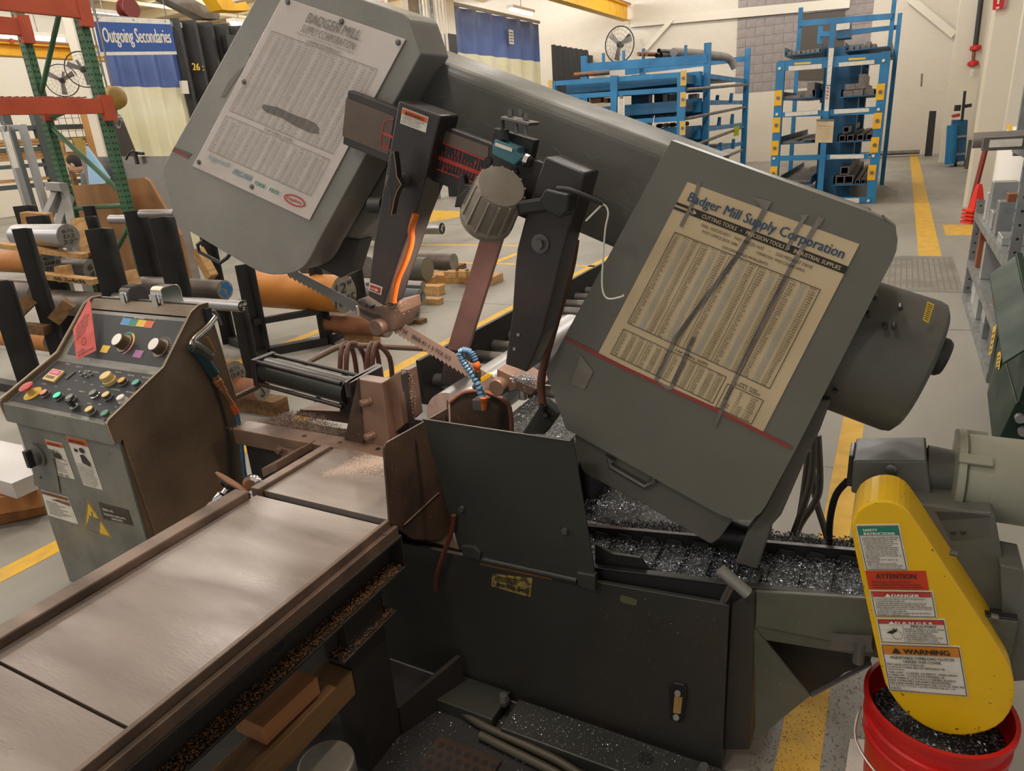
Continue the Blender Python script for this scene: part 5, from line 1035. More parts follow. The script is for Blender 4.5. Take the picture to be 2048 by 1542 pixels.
# ================================================================== chip conveyor
cv = thing('chip_conveyor', 'dark chip conveyor with ribbed belt full of steel chips rising right', 'chip conveyor', P(1.55, -.1, 0))
sl = .125; v0, v1 = -.95, .30
def cz(v): return .517 + sl * (v + .6)
BD = .02
def slab(ua, ub, z0, z1, va=v0, vb=v1): return MB().prism([P(ua, va, cz(va) + z0), P(ua, vb, cz(vb) + z0), P(ua, vb, cz(vb) + z1), P(ua, va, cz(va) + z1)], UU * (ub - ua))
part('belt', slab(1.45, 1.62, -BD - .005, -BD), m_blk2, cv)
part('near_wall', slab(1.435, 1.45, -.14, 0, -.19), m_motor if False else M('conveyor_olive_paint', '#55564c', .42, 0, '#47483f', 5, speck=('#8f8d84', 200, .72)), cv, .002)
part('near_wall_inner', slab(1.44, 1.45, -.10, 0, v0, -.19), m_dark, cv); part('near_flange', slab(1.436, 1.456, 0, .004, -.6), m_blk2, cv, .002)  # void black puts the shade of the recess into the inner wall's colour
part('far_wall', slab(1.62, 1.63, -.14, .012), m_blk2, cv); part('far_flange', slab(1.618, 1.632, .012, .015), m_blk, cv, .001)
n = 17
for k in range(n):
    v = -.88 + k * .07
    part('belt_cleat', MB().prism([P(1.452, v, cz(v) - BD), P(1.452, v + .006, cz(v) - BD), P(1.452, v + .003, cz(v) - BD + .013)], UU * .165), m_dsteel, cv)
    part('wing_plate', MB().prism([P(1.61, v, cz(v) - BD), P(1.61, v + .06, cz(v) - BD), P(1.61, v + .05, cz(v) + .006), P(1.61, v + .015, cz(v) + .006)], UU * .004), m_panelp, cv)
part('deflector', MB().prism(plU([(1190, 1088), (1225, 1108), (1280, 1116), (1298, 1142), (1240, 1150), (1190, 1130)], 1.46), UU * .01), m_blk2, cv, .001)
part('near_cheek', MB().prism(plU([(1512, 1183), (1745, 1198), (1748, 1300), (1512, 1252)], 1.425), UU * .01), _mats['conveyor_olive_paint'], cv, .002)
part('chute_plate', MB().prism(plU([(1508, 1254), (1620, 1392), (1560, 1440), (1512, 1485)], 1.432), UU * .006), _mats['conveyor_olive_paint'], cv)
part('chute_hollow', MB().prism(plU([(1508, 1254), (1745, 1302), (1740, 1328), (1690, 1345), (1640, 1384), (1620, 1392)], 1.52), UU * .006), m_blk2, cv); part('chute_rim', MB().bar(pU(1622, 1390, 1.435), pU(1742, 1326, 1.45), .012, .004), m_dsteel, cv)  # black sheet stands for the shaded hollow inside the chute
part('take_up_bolt', MB().bar(pU(1665, 1283, 1.40), pU(1745, 1288, 1.40), .03, .02), m_dsteel, cv); p = pU(1720, 1290, 1.39); part('adjuster_rod', MB().cyl(p + ZZ * .01, p - ZZ * .045, .012, seg=12), m_dsteel, cv)
HB = 1.52
part('head_box', MB().prism(plU([(1800, 1000), (1990, 1030), (2042, 1320), (1900, 1330)], 1.50), UU * .16), m_gear, cv, .004)
part('head_side_box', MB().prism(plU([(2000, 1130), (2048, 1140), (2052, 1362), (2010, 1365)], 1.47), UU * .1), m_gear, cv, .003)
part('conveyor_leg', MB().box(1.52, 1.60, .22, .30, 0, .45), m_gear, cv)
part('motor_shelf', MB().prism(plU([(1865, 1020), (1985, 1025), (1980, 1080), (1900, 1085)], 1.50), UU * .1), m_gear, cv, .003)
for xy in ((1906, 1064), (1926, 1064)): part('shelf_hole', MB().cyl(pU(*xy, 1.4995), pU(*xy, 1.502), .006, seg=12), m_dark, cv)
cr_ = chaikin(plU([(1702, 1066), (1704, 1040), (1718, 1016), (1748, 1002), (1778, 1001), (1804, 1010), (1824, 1031), (1910, 1164), (2012, 1318), (2026, 1350), (2031, 1385), (2024, 1420), (2002, 1450), (1965, 1467), (1911, 1473), (1860, 1460), (1815, 1430), (1785, 1395), (1766, 1360), (1735, 1215)], 1.385), 1)
co = part('chain_cover', MB().prism(cr_, UU * .12), m_cover, cv, .004, label='yellow chain cover with safety labels')
ky = CR(1700, 1030, .25304)
def cvq(*px):
    q = qU(1.385, *ky(*px)); q.lift = .0014; return q
a1 = cvq((122, 435), (463, 435), (388, 70), (42, 75)); a2 = cvq((150, 585), (625, 592), (598, 440), (120, 440)); a3 = cvq((195, 800), (690, 808), (655, 597), (152, 592)); a4 = cvq((240, 1005), (788, 1025), (752, 820), (205, 812)); a5 = cvq((310, 1385), (935, 1435), (868, 1035), (240, 1012))
def para(q, mb, lines, a0, b0, a1, b1, bold=.012):
    n = len(lines); h = (b1 - b0) / n; mx = max(len(l) for l in lines)
    for i, l in enumerate(lines):
        if l: q.text(mb, l, a0, b1 - h * (i + .82), a0 + (a1 - a0) * min(1, len(l) / mx), b1 - h * (i + .12), bold, res=1)
label_quad(co, 'safety_label', a1, m_white, [('green_header', m_gnink, lambda mb: a1.rect(mb, .05, .775, .95, .96)), ('header_lettering', m_wink, lambda mb: a1.text(mb, 'SAFETY\nINSTRUCTIONS', .16, .80, .86, .93, .03, k=4)), ('lettering', m_ink, lambda mb: (a1.frame(mb, .03, .02, .97, .98, .0012), para(a1, mb, ['THE EMPLOYER IS DESIGNED TO TRAIN AND', 'INSTRUCT EVERY EMPLOYEE IN THE SAFE', 'OPERATION AND SERVICING OF THIS', 'MACHINE. INSTRUCTIONS MUST INCLUDE:', ' 1. KEEP ALL GUARDS IN PLACE.', ' 2. KEEP UNAUTHORIZED PERSONS AWAY.', ' 3. OPERATE, SERVICE, AND MAINTAIN', '    ACCORDING TO SAFE PROCEDURES.', ' 4. DO NOT START OR OPERATE UNTIL', '    PERSONS ARE KNOWN TO BE CLEAR OF', '    MACHINERY.', ' 5. LOCK POWER OFF TO SERVICE OR', '    MAINTAIN.', 'REFER TO OSHA REGULATION PARTS', 'AND OTHERS, WHICH MAY BE APPLICABLE.', 'DO NOT REMOVE OR DEFACE THIS SIGN'], .09, .05, .93, .75)))])
label_quad(co, 'attention_label', a2, M('label_orange_red', '#bf3a1c', .5), [('lettering', m_ink, lambda mb: (a2.text(mb, 'ATTENTION', .17, .62, .83, .88, .02), a2.text(mb, 'Fill reducer with correct oil\n(see installation Manual) and check\nvent plug location during installation', .08, .08, .92, .52, .006)))])
label_quad(co, 'danger_label', a3, m_white, [('red_header', m_rink, lambda mb: a3.rect(mb, .04, .77, .96, .95)), ('header_lettering', m_wink, lambda mb: a3.text(mb, '\u25b2DANGER', .24, .80, .78, .92, .03, k=4)), ('lettering', m_ink, lambda mb: (a3.frame(mb, .02, .03, .98, .97, .0012), para(a3, mb, ['LOCK POWER OFF. SERIOUS INJURY OR DEATH MAY', 'OCCUR WITH THIS COVER OFF.', 'CLEANING OR SERVICING SHOULD BE DONE ONLY BY', 'TRAINED PERSONS WITH THE POWER LOCKED OFF.', 'MAKE SURE ALL PERSONS STAND CLEAR IF MACHINE HAS', 'TO BE OPERATED FOR SERVICE OR ADJUSTMENTS WHILE', 'COVERS AND GUARDS ARE OFF.', 'REPLACE ALL COVERS AND GUARDS BEFORE RETURNING', 'MACHINE TO OPERATING STATUS.'], .06, .06, .95, .73)))])
def a4print(mb):
    a4.frame(mb, .02, .03, .98, .97, .0012); a4.rect(mb, .375, .05, .38, .78); a4.text(mb, 'PINCH POINT', .5, .68, .86, .76, .02)
    para(a4, mb, ['BE VERY CAREFUL IN THIS AREA', 'WHEN MACHINE IS RUNNING.', 'LOCK OFF POWER WHEN', 'CLEANING OR SERVICING', 'MACHINE. FAILURE TO FOLLOW', 'THIS WARNING MAY CAUSE', 'SERIOUS INJURY OR DEATH.'], .40, .08, .96, .65)
    a4.poly(mb, [(.12, .45), (.2, .4), (.27, .5), (.2, .55)], 3); a4.poly(mb, [(.22, .62), (.25, .62), (.26, .48), (.23, .48)], 3); a4.poly(mb, [(.27, .62), (.3, .6), (.26, .48), (.24, .5)], 3)
    for k in range(20):
        a, b = k / 20 * 6.283, (k + 1) / 20 * 6.283; f_ = lambda t, r: (.28 + .075 * math.cos(t) * r, .35 + .17 * math.sin(t) * r); a4.poly(mb, [f_(a, 1), f_(b, 1), f_(b, .93), f_(a, .93)], 3)
    a4.rect(mb, .04, .55, .18, .555); a4.rect(mb, .04, .19, .3, .195)
label_quad(co, 'pinch_point_label', a4, m_white, [('red_header', m_rink, lambda mb: a4.rect(mb, .03, .79, .97, .95)), ('header_lettering', m_wink, lambda mb: a4.text(mb, '\u25b2D A N G E R', .18, .82, .82, .93, .03, k=4)), ('lettering', m_ink, a4print)])
label_quad(co, 'clutch_warning_label', a5, m_white, [('orange_header', M('label_amber', '#c27a26', .5), lambda mb: a5.rect(mb, .02, .79, .98, .975)), ('lettering', m_ink, lambda mb: (a5.frame(mb, .012, .02, .988, .985, .0014), a5.text(mb, '\u25b2 WARNING', .14, .83, .86, .94, .03, k=4), a5.text(mb, 'ADJUSTABLE OVERLOAD CLUTCH\nUNDER THIS COVER.', .1, .635, .9, .765, .015, align='CENTER'),
    para(a5, mb, ['MAY HAVE HOT SURFACES.', 'LOCKOUT POWER BEFORE SERVICING OR', 'ADJUSTING.', 'THIS UNIT - LOADED OR EMPTY - EVEN WITH', 'POWER OFF - COULD RUN FORWARD OR', 'BACKWARD IF CLUTCH IS LOOSENED! ALWAYS', 'KEEP OTHER PERSONS AWAY FROM ENTIRE', 'MACHINE WHEN SERVICING THE CLUTCH. FAILURE', 'TO DO SO COULD CAUSE SEVERE INJURY OR', 'DEATH.'], .04, .06, .97, .62, .015), a5.text(mb, 'DO NOT REMOVE OR DEFACE THIS SIGN', .05, .03, .4, .05)))])
for xy in ((1900, 1105), (1982, 1232)): p = pU(*xy, 1.42); part('cover_screw', MB().cyl(p, p + VV * .012, .006, seg=8), m_dsteel, co)
gb = part('gearbox', MB().prism(plU([(1706, 922), (1854, 922), (1868, 1040), (1702, 985)], 1.55), UU * .13), m_gear, cv, .004)
part('gearbox_side', MB().prism(plU([(1698, 912), (1708, 912), (1705, 975), (1692, 972)], 1.57), UU * .08), m_blk, gb, .003)
p = pU(1782, 937, 1.55); part('fill_plug', MB().lathe(p, -UU, [(.012, -.002), (.012, .006), (.007, .009)], 14), m_dsteel, gb, smooth=True)
mc = pU(1915, 948, 1.63); mo = part('drive_motor', MB().lathe(mc, VV, [(.075, 0), (.09, .012), (.09, .25)], 40), m_motor, cv, smooth=True)
part('motor_flange', MB().lathe(mc - VV * .012, VV, [(.06, 0), (.098, .004), (.098, .018), (.09, .02)], 32), m_motor, mo, smooth=True)
part('motor_neck', MB().lathe(mc - VV * .06, VV, [(.055, 0), (.05, .05)], 28), m_gear, mo, smooth=True)
for k in range(4):
    t = .785 + k * 1.571; d = UU * math.cos(t) + ZZ * math.sin(t); part('flange_lug', MB().bar(mc + d * .092 - VV * .01, mc + d * .092 + VV * .05, .022, .022, d), m_motor, mo, .003)
part('power_cable', MB().tube([pU(1695, 962, 1.6), pU(1672, 990, 1.62), pU(1660, 1040, 1.66), pU(1658, 1100, 1.70)], .008, 10), m_rub, cv, smooth=True)
# chips: loose swarf, nobody could count it
def chips(name, n, fn, size, mt, lab, parent=None, seed=1):
    r = random.Random(seed); mb = MB()
    for k in range(n):
        p = fn(r)
        if p is None: continue
        s = size * r.uniform(.5, 1.5); a = r.uniform(0, 6.28); d = Vector((math.cos(a), math.sin(a), r.uniform(-.3, .6))).normalized() * s; e = d.cross(Vector((r.uniform(-1, 1), r.uniform(-1, 1), 1))).normalized() * s * .35
        i = len(mb.v); mb.v += [p, p + d, p + d * .5 + e + ZZ * s * .3, p + ZZ * s * .25 - e * .5]; mb.f += [(i, i + 1, i + 2), (i, i + 2, i + 3), (i, i + 3, i + 1), (i + 1, i + 3, i + 2)]
    if parent: return part(name, mb, mt, parent, kind='stuff')
    return solo(name, mb, mt, lab, 'swarf', None, kind='stuff')
def on_conv(r):
    v = r.uniform(-.85, .12); u = r.uniform(1.452, 1.615); return P(u, v, cz(v) - BD + r.random() ** 2 * .012)
chips('steel_chips', 14000, on_conv, .0045, m_dswarf, 'grey steel chips lying on the conveyor belt', cv, 3)
def far_pile(r):
    v = r.uniform(-.9, .18); u = r.uniform(1.62, 2.05); h = .05 * (1 - abs(u - 1.78) / .3); return P(u, v, max(cz(v) - .03, .47) + max(0, h) * r.random())
mb = MB(); mb.prism([P(1.64, -.95, .46), P(1.64, -.25, .533), P(2.1, -.25, .533), P(2.1, -.95, .46)], ZZ * -.02); part('chip_tray', mb, m_blk2, cv)
part('tray_leg', MB().box(2.0, 2.06, -.36, -.30, 0, .5), m_blk2, cv)
chips('steel_chips', 9000, lambda r: (lambda p: P(p[0], p[1], .46 + .12 / 1.15 * (p[1] + .95) + .012 * r.random() + .05 * math.exp(-((p[0] - 1.72) / .06) ** 2) * r.random()))((r.uniform(1.64, 2.08), r.uniform(-.93, -.26))), .005, m_dswarf, '', cv, 4)
solo('round_steel_rod', MB().cyl(pZ(1120, 1038, .50), pZ(1312, 1075, .505), .012, seg=20), m_dsteel, 'dull steel rod half buried in chips behind the black guard', 'rod', smooth=True)
part('side_ledge', slab(1.632, 1.72, -.03, -.022, -.9, .16), m_blk2, cv)
chips('black_chips', 7000, lambda r: (lambda u, v: P(u, v, cz(v) - .02 + .05 * max(0, 1 - abs(u - 1.66) / .05) * r.random()))(r.uniform(1.632, 1.71), r.uniform(-.7, .12)), .006, m_blk2, '', cv, 21)
chips('inner_chips', 2500, lambda r: P(r.uniform(1.79, 2.09), r.uniform(-1.07, -.75), .7005 + .006 * r.random()), .005, m_dswarf, '', base, 22)
chips('copper_swarf', 11000, lambda r: (lambda u, v: P(u, v, .602 + .07 * max(0, 1 - ((v + 1.86) / .22) ** 2) * r.random()) if v > -2.2 else None)(r.uniform(1.64, 1.77), r.gauss(-1.86, .13)), .005, m_swarf, 'brown curly swarf heaped on the bed beside the vise', base, 5)
chips('copper_swarf', 2500, lambda r: pZ(r.gauss(720, 30), r.gauss(930, 18), .6615 + r.random() * .004) if True else None, .003, M('pale_sawdust', '#d9b79c', .6), 'x', tb, 6) if False else None
def dust(r):
    t = r.random() ** .45; p = pZ(640 + 128 * t, 952 - 36 * t + r.gauss(0, 2 + 13 * t), .6606); a = uvz(p); return p if a[1] < -1.096 and a[0] < 1.555 else None
chips('sawdust', 12000, dust, .0020, M('pale_pink_sawdust', '#ddcbbd', .7), '', tb, 6)
chips('sawdust', 2500, lambda r: P(r.uniform(.5, 1.255), r.uniform(-1.112, -1.07), .5165 + .008 * r.random()), .004, M('brown_sawdust', '#8a633f', .7), '', tb, 7)
chips('sawdust', 900, lambda r: P(r.uniform(.995, 1.2), r.uniform(-1.12, -1.078), .4085 + .01 * r.random()), .004, _mats['brown_sawdust'], '', tb, 8)
chips('head_swarf', 1200, lambda r: pU(*k1((r.gauss(1410, 35), r.gauss(180, 30)))[0], r.uniform(1.48, 1.52)), .004, m_swarf, '', gl, 9)
chips('head_swarf', 900, lambda r: pU(*k2((r.gauss(1350, 60), r.gauss(770, 20)))[0], r.uniform(1.49, 1.53)), .004, m_dswarf, '', gr, 10)
chips('vise_swarf', 600, lambda r: pU(*k1((r.gauss(1545, 14), r.gauss(900, 90)))[0], r.uniform(1.715, 1.73)), .005, m_swarf, '', jaw, 11)
# bucket
bk = thing('chip_bucket', 'red plastic bucket of steel chips under the yellow chain cover', 'bucket', P(1.455, .198, 0))
bc = P(1.455, .198, 0)
part('shell', MB().lathe(bc, ZZ, [(.115, 0), (.118, .005), (.132, .26), (.14, .262), (.14, .275), (.133, .278), (.135, .30), (.143, .302), (.143, .315), (.136, .318), (.138, .355), (.147, .357), (.147, .37), (.138, .37), (.136, .30), (.12, .03), (.118, .03)], 48), m_red, bk, smooth=True)
part('chip_bed', MB().lathe(bc + ZZ * .285, ZZ, [(.1315, 0), (.132, .01), (.05, .035)], 32), m_blk2, bk)
chips('steel_chips', 2600, lambda r: (lambda a, q_: bc + Vector((math.cos(a) * q_, math.sin(a) * q_, .295 + .03 * (1 - q_ / .13) + .008 * r.random())))(r.uniform(0, 6.28), .13 * math.sqrt(r.random())), .006, m_dswarf, '', bk, 12)
part('bail_handle', MB().tube([bc - VV * .148 + ZZ * .3, bc - VV * .15 - UU * .06 + ZZ * .255, bc - VV * .09 - UU * .13 + ZZ * .235, bc - UU * .148 + ZZ * .245 - VV * .03, bc - UU * .15 + ZZ * .29], .003, 8), m_steel, bk, smooth=True)
solo('paper_sheet', MB().prism([pZ(1700, 1478, .002), pZ(1738, 1480, .002), pZ(1736, 1700, .002), pZ(1668, 1700, .002)], ZZ * .001), m_white, 'stained white sheet lying on the floor left of the red bucket', 'paper')
# t-handled rake
rk = thing('chip_rake', 'grey steel T handled chip rake standing in the base corner', 'rake', pU(1440, 1225, 1.46) - ZZ * .15)
part('grip', MB().tube([pU(1441, 1139, 1.395), pU(1496, 1187, 1.395)], .0145, 14), M('rake_grey', '#8b8986', .45, .4), rk, smooth=True); part('shaft', MB().tube([pU(1468, 1162, 1.397), pU(1442, 1218, 1.43), pU(1434, 1290, 1.434)], .009, 10), m_dsteel, rk, smooth=True)
# hoses behind the head and the pivot base
for k, pts in enumerate(([(1628, 860), (1622, 960), (1590, 1060), (1572, 1100)], [(1636, 870), (1640, 960), (1632, 1000), (1600, 1050), (1585, 1095)], [(1618, 900), (1608, 980), (1600, 1030), (1590, 1080), (1580, 1100)], [(1625, 940), (1632, 1000), (1650, 1060), (1662, 1105)])):
    solo('hydraulic_hose', MB().tube([pU(x, y, 1.95 + .03 * k) for x, y in pts], .010, 8), M('hose_grey_brown', '#56524b', .55), 'grey hydraulic hose hanging behind the tilted saw head', 'hose', 'hoses behind the saw head', smooth=True)
solo('hydraulic_fitting', MB().lathe(pU(1580, 1105, 1.93) - ZZ * .02, ZZ, [(.035, 0), (.035, .035), (.025, .04), (.025, .06)], 16), m_blk2, 'black hydraulic manifold where the hoses behind the saw head meet', 'fitting', smooth=True)
# conduit with hanging hoses at the rear
cdp = [pU(455, 803, 1.95), pU(560, 752, 2.05), pU(640, 712, 2.2), pU(685, 692, 2.3), pU(740, 692, 2.35), pU(800, 695, 2.4), pU(905, 700, 2.45)]
hz = thing('hose_rail', 'brown conduit rail with hoses looped over it behind the vise', 'hose rail', pU(680, 800, 2.3) - ZZ * .3)
part('conduit', MB().tube(cdp, .013, 10), m_railsteel, hz, smooth=True)
for xs in ((688, 700, 705), (700, 715, 725), (742, 748, 752), (752, 758, 775)):
    part('looped_hose', MB().tube([pU(xs[0] - 8, 745, 2.25), pU(xs[0] - 6, 705, 2.27), pU(xs[0], 688, 2.31), pU(xs[1], 690, 2.33), pU(xs[2] + 4, 715, 2.36), pU(xs[2] + 10, 760, 2.37)], .0115, 8), M('hose_red_brown', '#5b382e', .5), hz, smooth=True)
part('rail_stand', MB().tube([pU(690, 745, 2.28), pU(686, 820, 2.3)], .015, 8), m_railsteel, hz)
part('rail_post', MB().cyl(pU(905, 700, 2.45) * 1, Vector((pU(905, 700, 2.45).x, pU(905, 700, 2.45).y, 0)), .015, seg=8), m_railsteel, hz)
# under the table
def tim(p0, p1, w, h, lab, mt): return solo('timber_block', MB().bar(p0, p1, w, h), mt, lab, 'timber', None, .003)
tim(P(.757, -1.150, .388), P(.93, -1.150, .384), .095, .05, 'short pale timber block wedged under the table channel', M('under_table_timber', '#a36f45', .7, 0, '#8b5a35', 5, bump=.1, stretch=(6, 1, 6)))
tim(P(.45, -1.135, .312), P(1.028, -1.135, .312), .09, .075, 'long grimy timber beam leaning beside the table leg', m_wood2)
tim(P(.36, -1.13, .45), P(.47, -1.13, .45), .05, .11, 'timber end showing under the table at the bottom left', m_wood2)
solo('round_blank', MB().cyl(P(.90, -1.10, 0), P(.90, -1.10, .17), .07, seg=32), m_barend, 'grey round steel blank standing on the floor under the table', 'steel blank', bevel=.006)
# floor mat with holes over a shade-dark floor sheet, hoses on the floor
mt_ = thing('mat_and_dark_floor', 'perforated mat on added black sheet for shaded chip strewn floor before saw base', 'mat', P(1.1, -.75, 0))
part('sheet', MB().box(.1, 1.40, -2.0, -.26, .001, .006), M('shaded_chip_floor_black', '#1c1b1a', .7, 0, '#262422', 20, speck=('#6f6d69', 260, .72)), mt_)  # added black sheet: chip-covered floor with its shade put into the colour
pm = part('hole_panel', MB().box(.55, 1.20, -.98, -.78, .006, .016), m_oilbrown, mt_)
for i in range(22):
    for j in range(7):
        c = P(.565 + i * .029, -.968 + j * .028 + (.014 if i % 2 else 0) * .8, .0162); part('mat_hole', MB().cyl(c, c + ZZ * .0004, .0095, seg=10), m_dark, pm)
for k, px in enumerate(([(905, 1405), (960, 1448), (1050, 1490), (1130, 1530), (1200, 1580)], [(960, 1470), (1030, 1505), (1110, 1545), (1160, 1580)])):
    solo('floor_hose', MB().tube([pZ(x, y, .02) for x, y in px], .012, 10), M('olive_floor_hose', '#4b473b', .4), ('upper', 'lower')[k] + ' of two olive hoses lying on the mat before the base', 'hose', 'hoses on the mat', smooth=True)
chips('mat_chips', 2500, lambda r: P(r.uniform(.9, 1.4), r.uniform(-1.1, -.26), .0065), .004, m_dswarf, '', mt_, 13)
chips('bar_chips', 700, lambda r: P(r.uniform(1.275, 1.38), r.uniform(-.81, -.23), .0455), .004, m_dswarf, '', base, 14)
chips('guard_chips', 500, lambda r: pU(r.uniform(1190, 1450), r.uniform(1190, 1500), 1.4095), .0014, m_dswarf, '', base, 15)
chips('floor_chips', 1500, lambda r: (lambda x, y: pZ(x, y, .001))(r.uniform(1500, 1740), r.uniform(1330, 1560)), .0035, m_blk2, 'dark metal chips strewn over the floor around the bucket', None, 16)
# ================================================================== steel bar racks with black angle posts
BR_ = {}
def rack(name, lab, c): BR_[name] = thing('bar_rack', lab, 'bar rack', c); return BR_[name]
rkA = rack('A', 'black angle iron bar rack at the left edge, full of heavy rusty bars', P(2.6, -5.0, 0)); rkB = rack('B', 'black angle iron bar rack behind the console with the blue ended bar', P(3.2, -4.6, 0)); rkC = rack('C', 'black angle iron bar rack holding the large orange bar', P(4.6, -4.8, 0))
def apost(r, px, py, d, wl=.10, wr=.10, th=.012, z=None):
    p = pD(px, py, d); a = (-UU * .913 - VV * .409) * wl; b = (VV * .991 - UU * .137) * wr; q = Vector((p.x, p.y, 0)); n = (UU * .875 - VV * .485) * th
    pts = [q + a, q, q + b, q + b + n, q + n * 1.3, q + a + n]
    part('angle_post', MB().prism(pts, ZZ * p.z), m_blk2, r, .002); return q
def base_rail(r, q0, q1, w=.08, h=.07): part('base_rail', MB().bar(q0 + ZZ * h / 2, q1 + ZZ * h / 2, w, h), m_blk2, r, .003)
a1_ = apost(rkA, 48, 456, 4.55, .07, .10); a2_ = apost(rkA, 14, 560, 3.75, .10, .06); a3_ = apost(rkA, 58, 410, 6.0, .12, .14); a4_ = apost(rkA, 86, 430, 5.5, .12, .10)
base_rail(rkA, a1_, a1_ - VV * 1.4); base_rail(rkA, a2_, a2_ + UU * 1.2); base_rail(rkA, a1_, a3_)
b1_ = apost(rkB, 203, 456, 4.55, .10, .145, .014); b2_ = apost(rkB, 184, 432, 5.4, .10, .06); b3_ = apost(rkB, 183, 411, 5.9, .07, .05); b4_ = apost(rkB, 274, 420, 5.5, .10, .14, .014); b5_ = apost(rkB, 327, 433, 4.6, .09, .13, .014)
base_rail(rkB, b1_, b5_); base_rail(rkB, b1_, b2_); base_rail(rkB, b4_, b5_)
c1_ = apost(rkC, 492, 528, 5.5, .09, .10); c2_ = apost(rkC, 630, 533, 5.75, .06, .08); c3_ = apost(rkC, 706, 470, 6.3, .08, .06); c4_ = apost(rkC, 478, 600, 4.5, .06, .07); c5_ = apost(rkC, 418, 470, 5.9, .08, .08)
base_rail(rkC, c1_ + ZZ * .0, c2_); part('upper_rail', MB().bar(c1_ + ZZ * .3 - UU * .04, c2_ + ZZ * .3 - UU * .04, .05, .05), m_blk2, rkC, .003); base_rail(rkC, c1_, c5_); base_rail(rkC, c2_, c3_); base_rail(rkC, c4_, c1_)
def rbar(px, py, rp, dia, L_, mt, lab, text=None, endm=None, d=None, zrest=None, mark=None, axis=None):
    ax = -(axis or VV)
    if zrest is None:
        d = d or FPX * dia / (2 * rp); c = pD(px, py, d); r = dia / 2 if d is None else rp * d / FPX
    else:
        z = zrest + .05
        for _ in range(6):
            c = pZ(px, py, z); dd = (MW.transposed() @ (c - CAM)).z; r = rp * dd / FPX; z = zrest + r
        c = pZ(px, py, z)
    t = thing('round_bar', lab, 'steel bar', Vector((c.x, c.y, c.z - r)) + ax * L_ / 2, 'round steel bars in storage')
    part('bar_body', MB().cyl(c, c + ax * L_, r, seg=36), mt, t, smooth=True); part('end_face', MB().lathe(c, -ax, [(r * .97, -.002), (r * .97, .001)], 32), endm or m_barend, t)
    if text or mark:
        q = Quad(c - UU * r - ZZ * r, c + UU * r - ZZ * r, c + UU * r + ZZ * r, c - UU * r + ZZ * r); q.n = -ax; q.lift = .002; mb = MB()
        if text:
            n = len(text)
            for i, l in enumerate(text): w_ = .09 * len(l) + .06; q.text(mb, l, .5 - w_, .84 - .68 * (i + 1) / n + .03, .5 + w_, .84 - .68 * i / n - .03, .004, .15, align='CENTER')
            part('chalk_lettering', mb, m_wink if endm is not None and endm is m_blk2 else m_ink, t)
        if mark:
            for (x, y, rr) in mark: q.poly(mb, [(x + rr * math.cos(k * .524), y + rr * math.sin(k * .524)) for k in range(12)])
            part('paint_mark', mb, M('blue_marking_paint', '#1f66a8', .6), t)
    return c, r
rbar(137, 472, 23.5, .165, .62, m_silver, 'short bright turned bar marked 6 1/2 D2, topmost in the left rack', ['6\u00bd', 'D2', '22"'])
rbar(100, 526, 22.5, .165, 1.3, m_orbar, 'rusty orange bar marked 1045 under the tilted timber slat', ['6\u00bd', '1045', '20d'])
rbar(187, 540, 22, .162, .55, m_greybar, 'dark bar with grey end marked 43 behind the big angle post', ['6"', '43'])
rbar(214, 612, 26, .18, .62, m_greybar, 'thick brown grey bar directly behind the console top'); rbar(80, 588, 24, .175, .55, m_greybar, 'grey mill scale bar between the two left angle posts')
rbar(450, 580, 19.5, .14, .9, m_greybar, 'grey bar with blue paint on its end behind the tape measures', mark=[(.62, .72, .17), (.78, .5, .16), (.7, .3, .1), (.3, .45, .14), (.45, .2, .12), (.45, .75, .12)])
rbar(485, 613, 11.5, .068, 1.2, m_silver, 'long thin bright bar with black end above the console', ['4140', '2'], m_blk2)
rbar(688, 588, 37.5, .305, .95, m_orbar, 'largest orange bar marked 12 1045 in the middle rack', ['12"', '1045'])
rbar(108, 684, 21, .155, .7, m_orbar, 'orange bar with a yellow band behind the left angle post')
rbar(470, 749, 27, .165, .55, m_rust, 'red brown bar marked 1045 144 beside the air gun', ['6\u00bd', '1045', '144'], d=4.28)
rbar(524, 781, 21, .13, .5, m_rust, 'rusty bar with yellow writing lying on a wood block by the cylinder', ['S'], d=4.22)
rbar(884, 457, 11.5, .1, 2.2, m_silver, 'bright bar with black end lying farthest right behind the arm', ['4"'], m_blk2, zrest=.15); rbar(835, 470, 12, .1, 1.6, m_silver, 'second bright bar below the farthest one', zrest=.10)
rbar(855, 538, 23, .2, .9, M('green_grey_bar', '#5d6b66', .45, .4, '#574f4c', 3), 'dark green grey bar lying on wood right of the black arm', zrest=.1, endm=M('tan_bar_end', '#7d7762', .5, .2)); rbar(908, 524, 16.5, .15, 1.1, m_greybar, 'dark grey bar behind the green grey one', zrest=.06)
rbar(846, 571, 8.5, .08, .7, m_silver, 'thin bright bar above the blue grey one', zrest=.16); rbar(842, 595, 17, .14, 1.0, M('blue_grey_bar', '#5a5f66', .45, .4, '#4e545c', 4), 'blue grey bar lying third from the front on the floor', ['4"'], zrest=.06)
rbar(831, 624, 17, .14, 1.0, m_rust, 'rusty bar lying second from the front on the floor', ['3', '40'], zrest=.04); rbar(804, 640, 14, .12, .9, m_greybar, 'grey bar lying frontmost behind the guide roller', ['6'], zrest=.0)
rbar(734, 534, 21, .2, .9, m_greybar, 'grey bar behind the black arm, left of the orange hose', zrest=.2)
rbar(775, 655, 20, .15, .62, m_rust, 'rounded rusty pipe end propped on a wood block under the guide', zrest=.09)
rbar(352, 427, 9, .07, .4, m_silver, 'short bright bar tip beside the saw door corner', d=5.2); rbar(300, 438, 9, .075, .5, m_silver, 'bright bar crossing the angle posts below the cardboard', d=5.6)
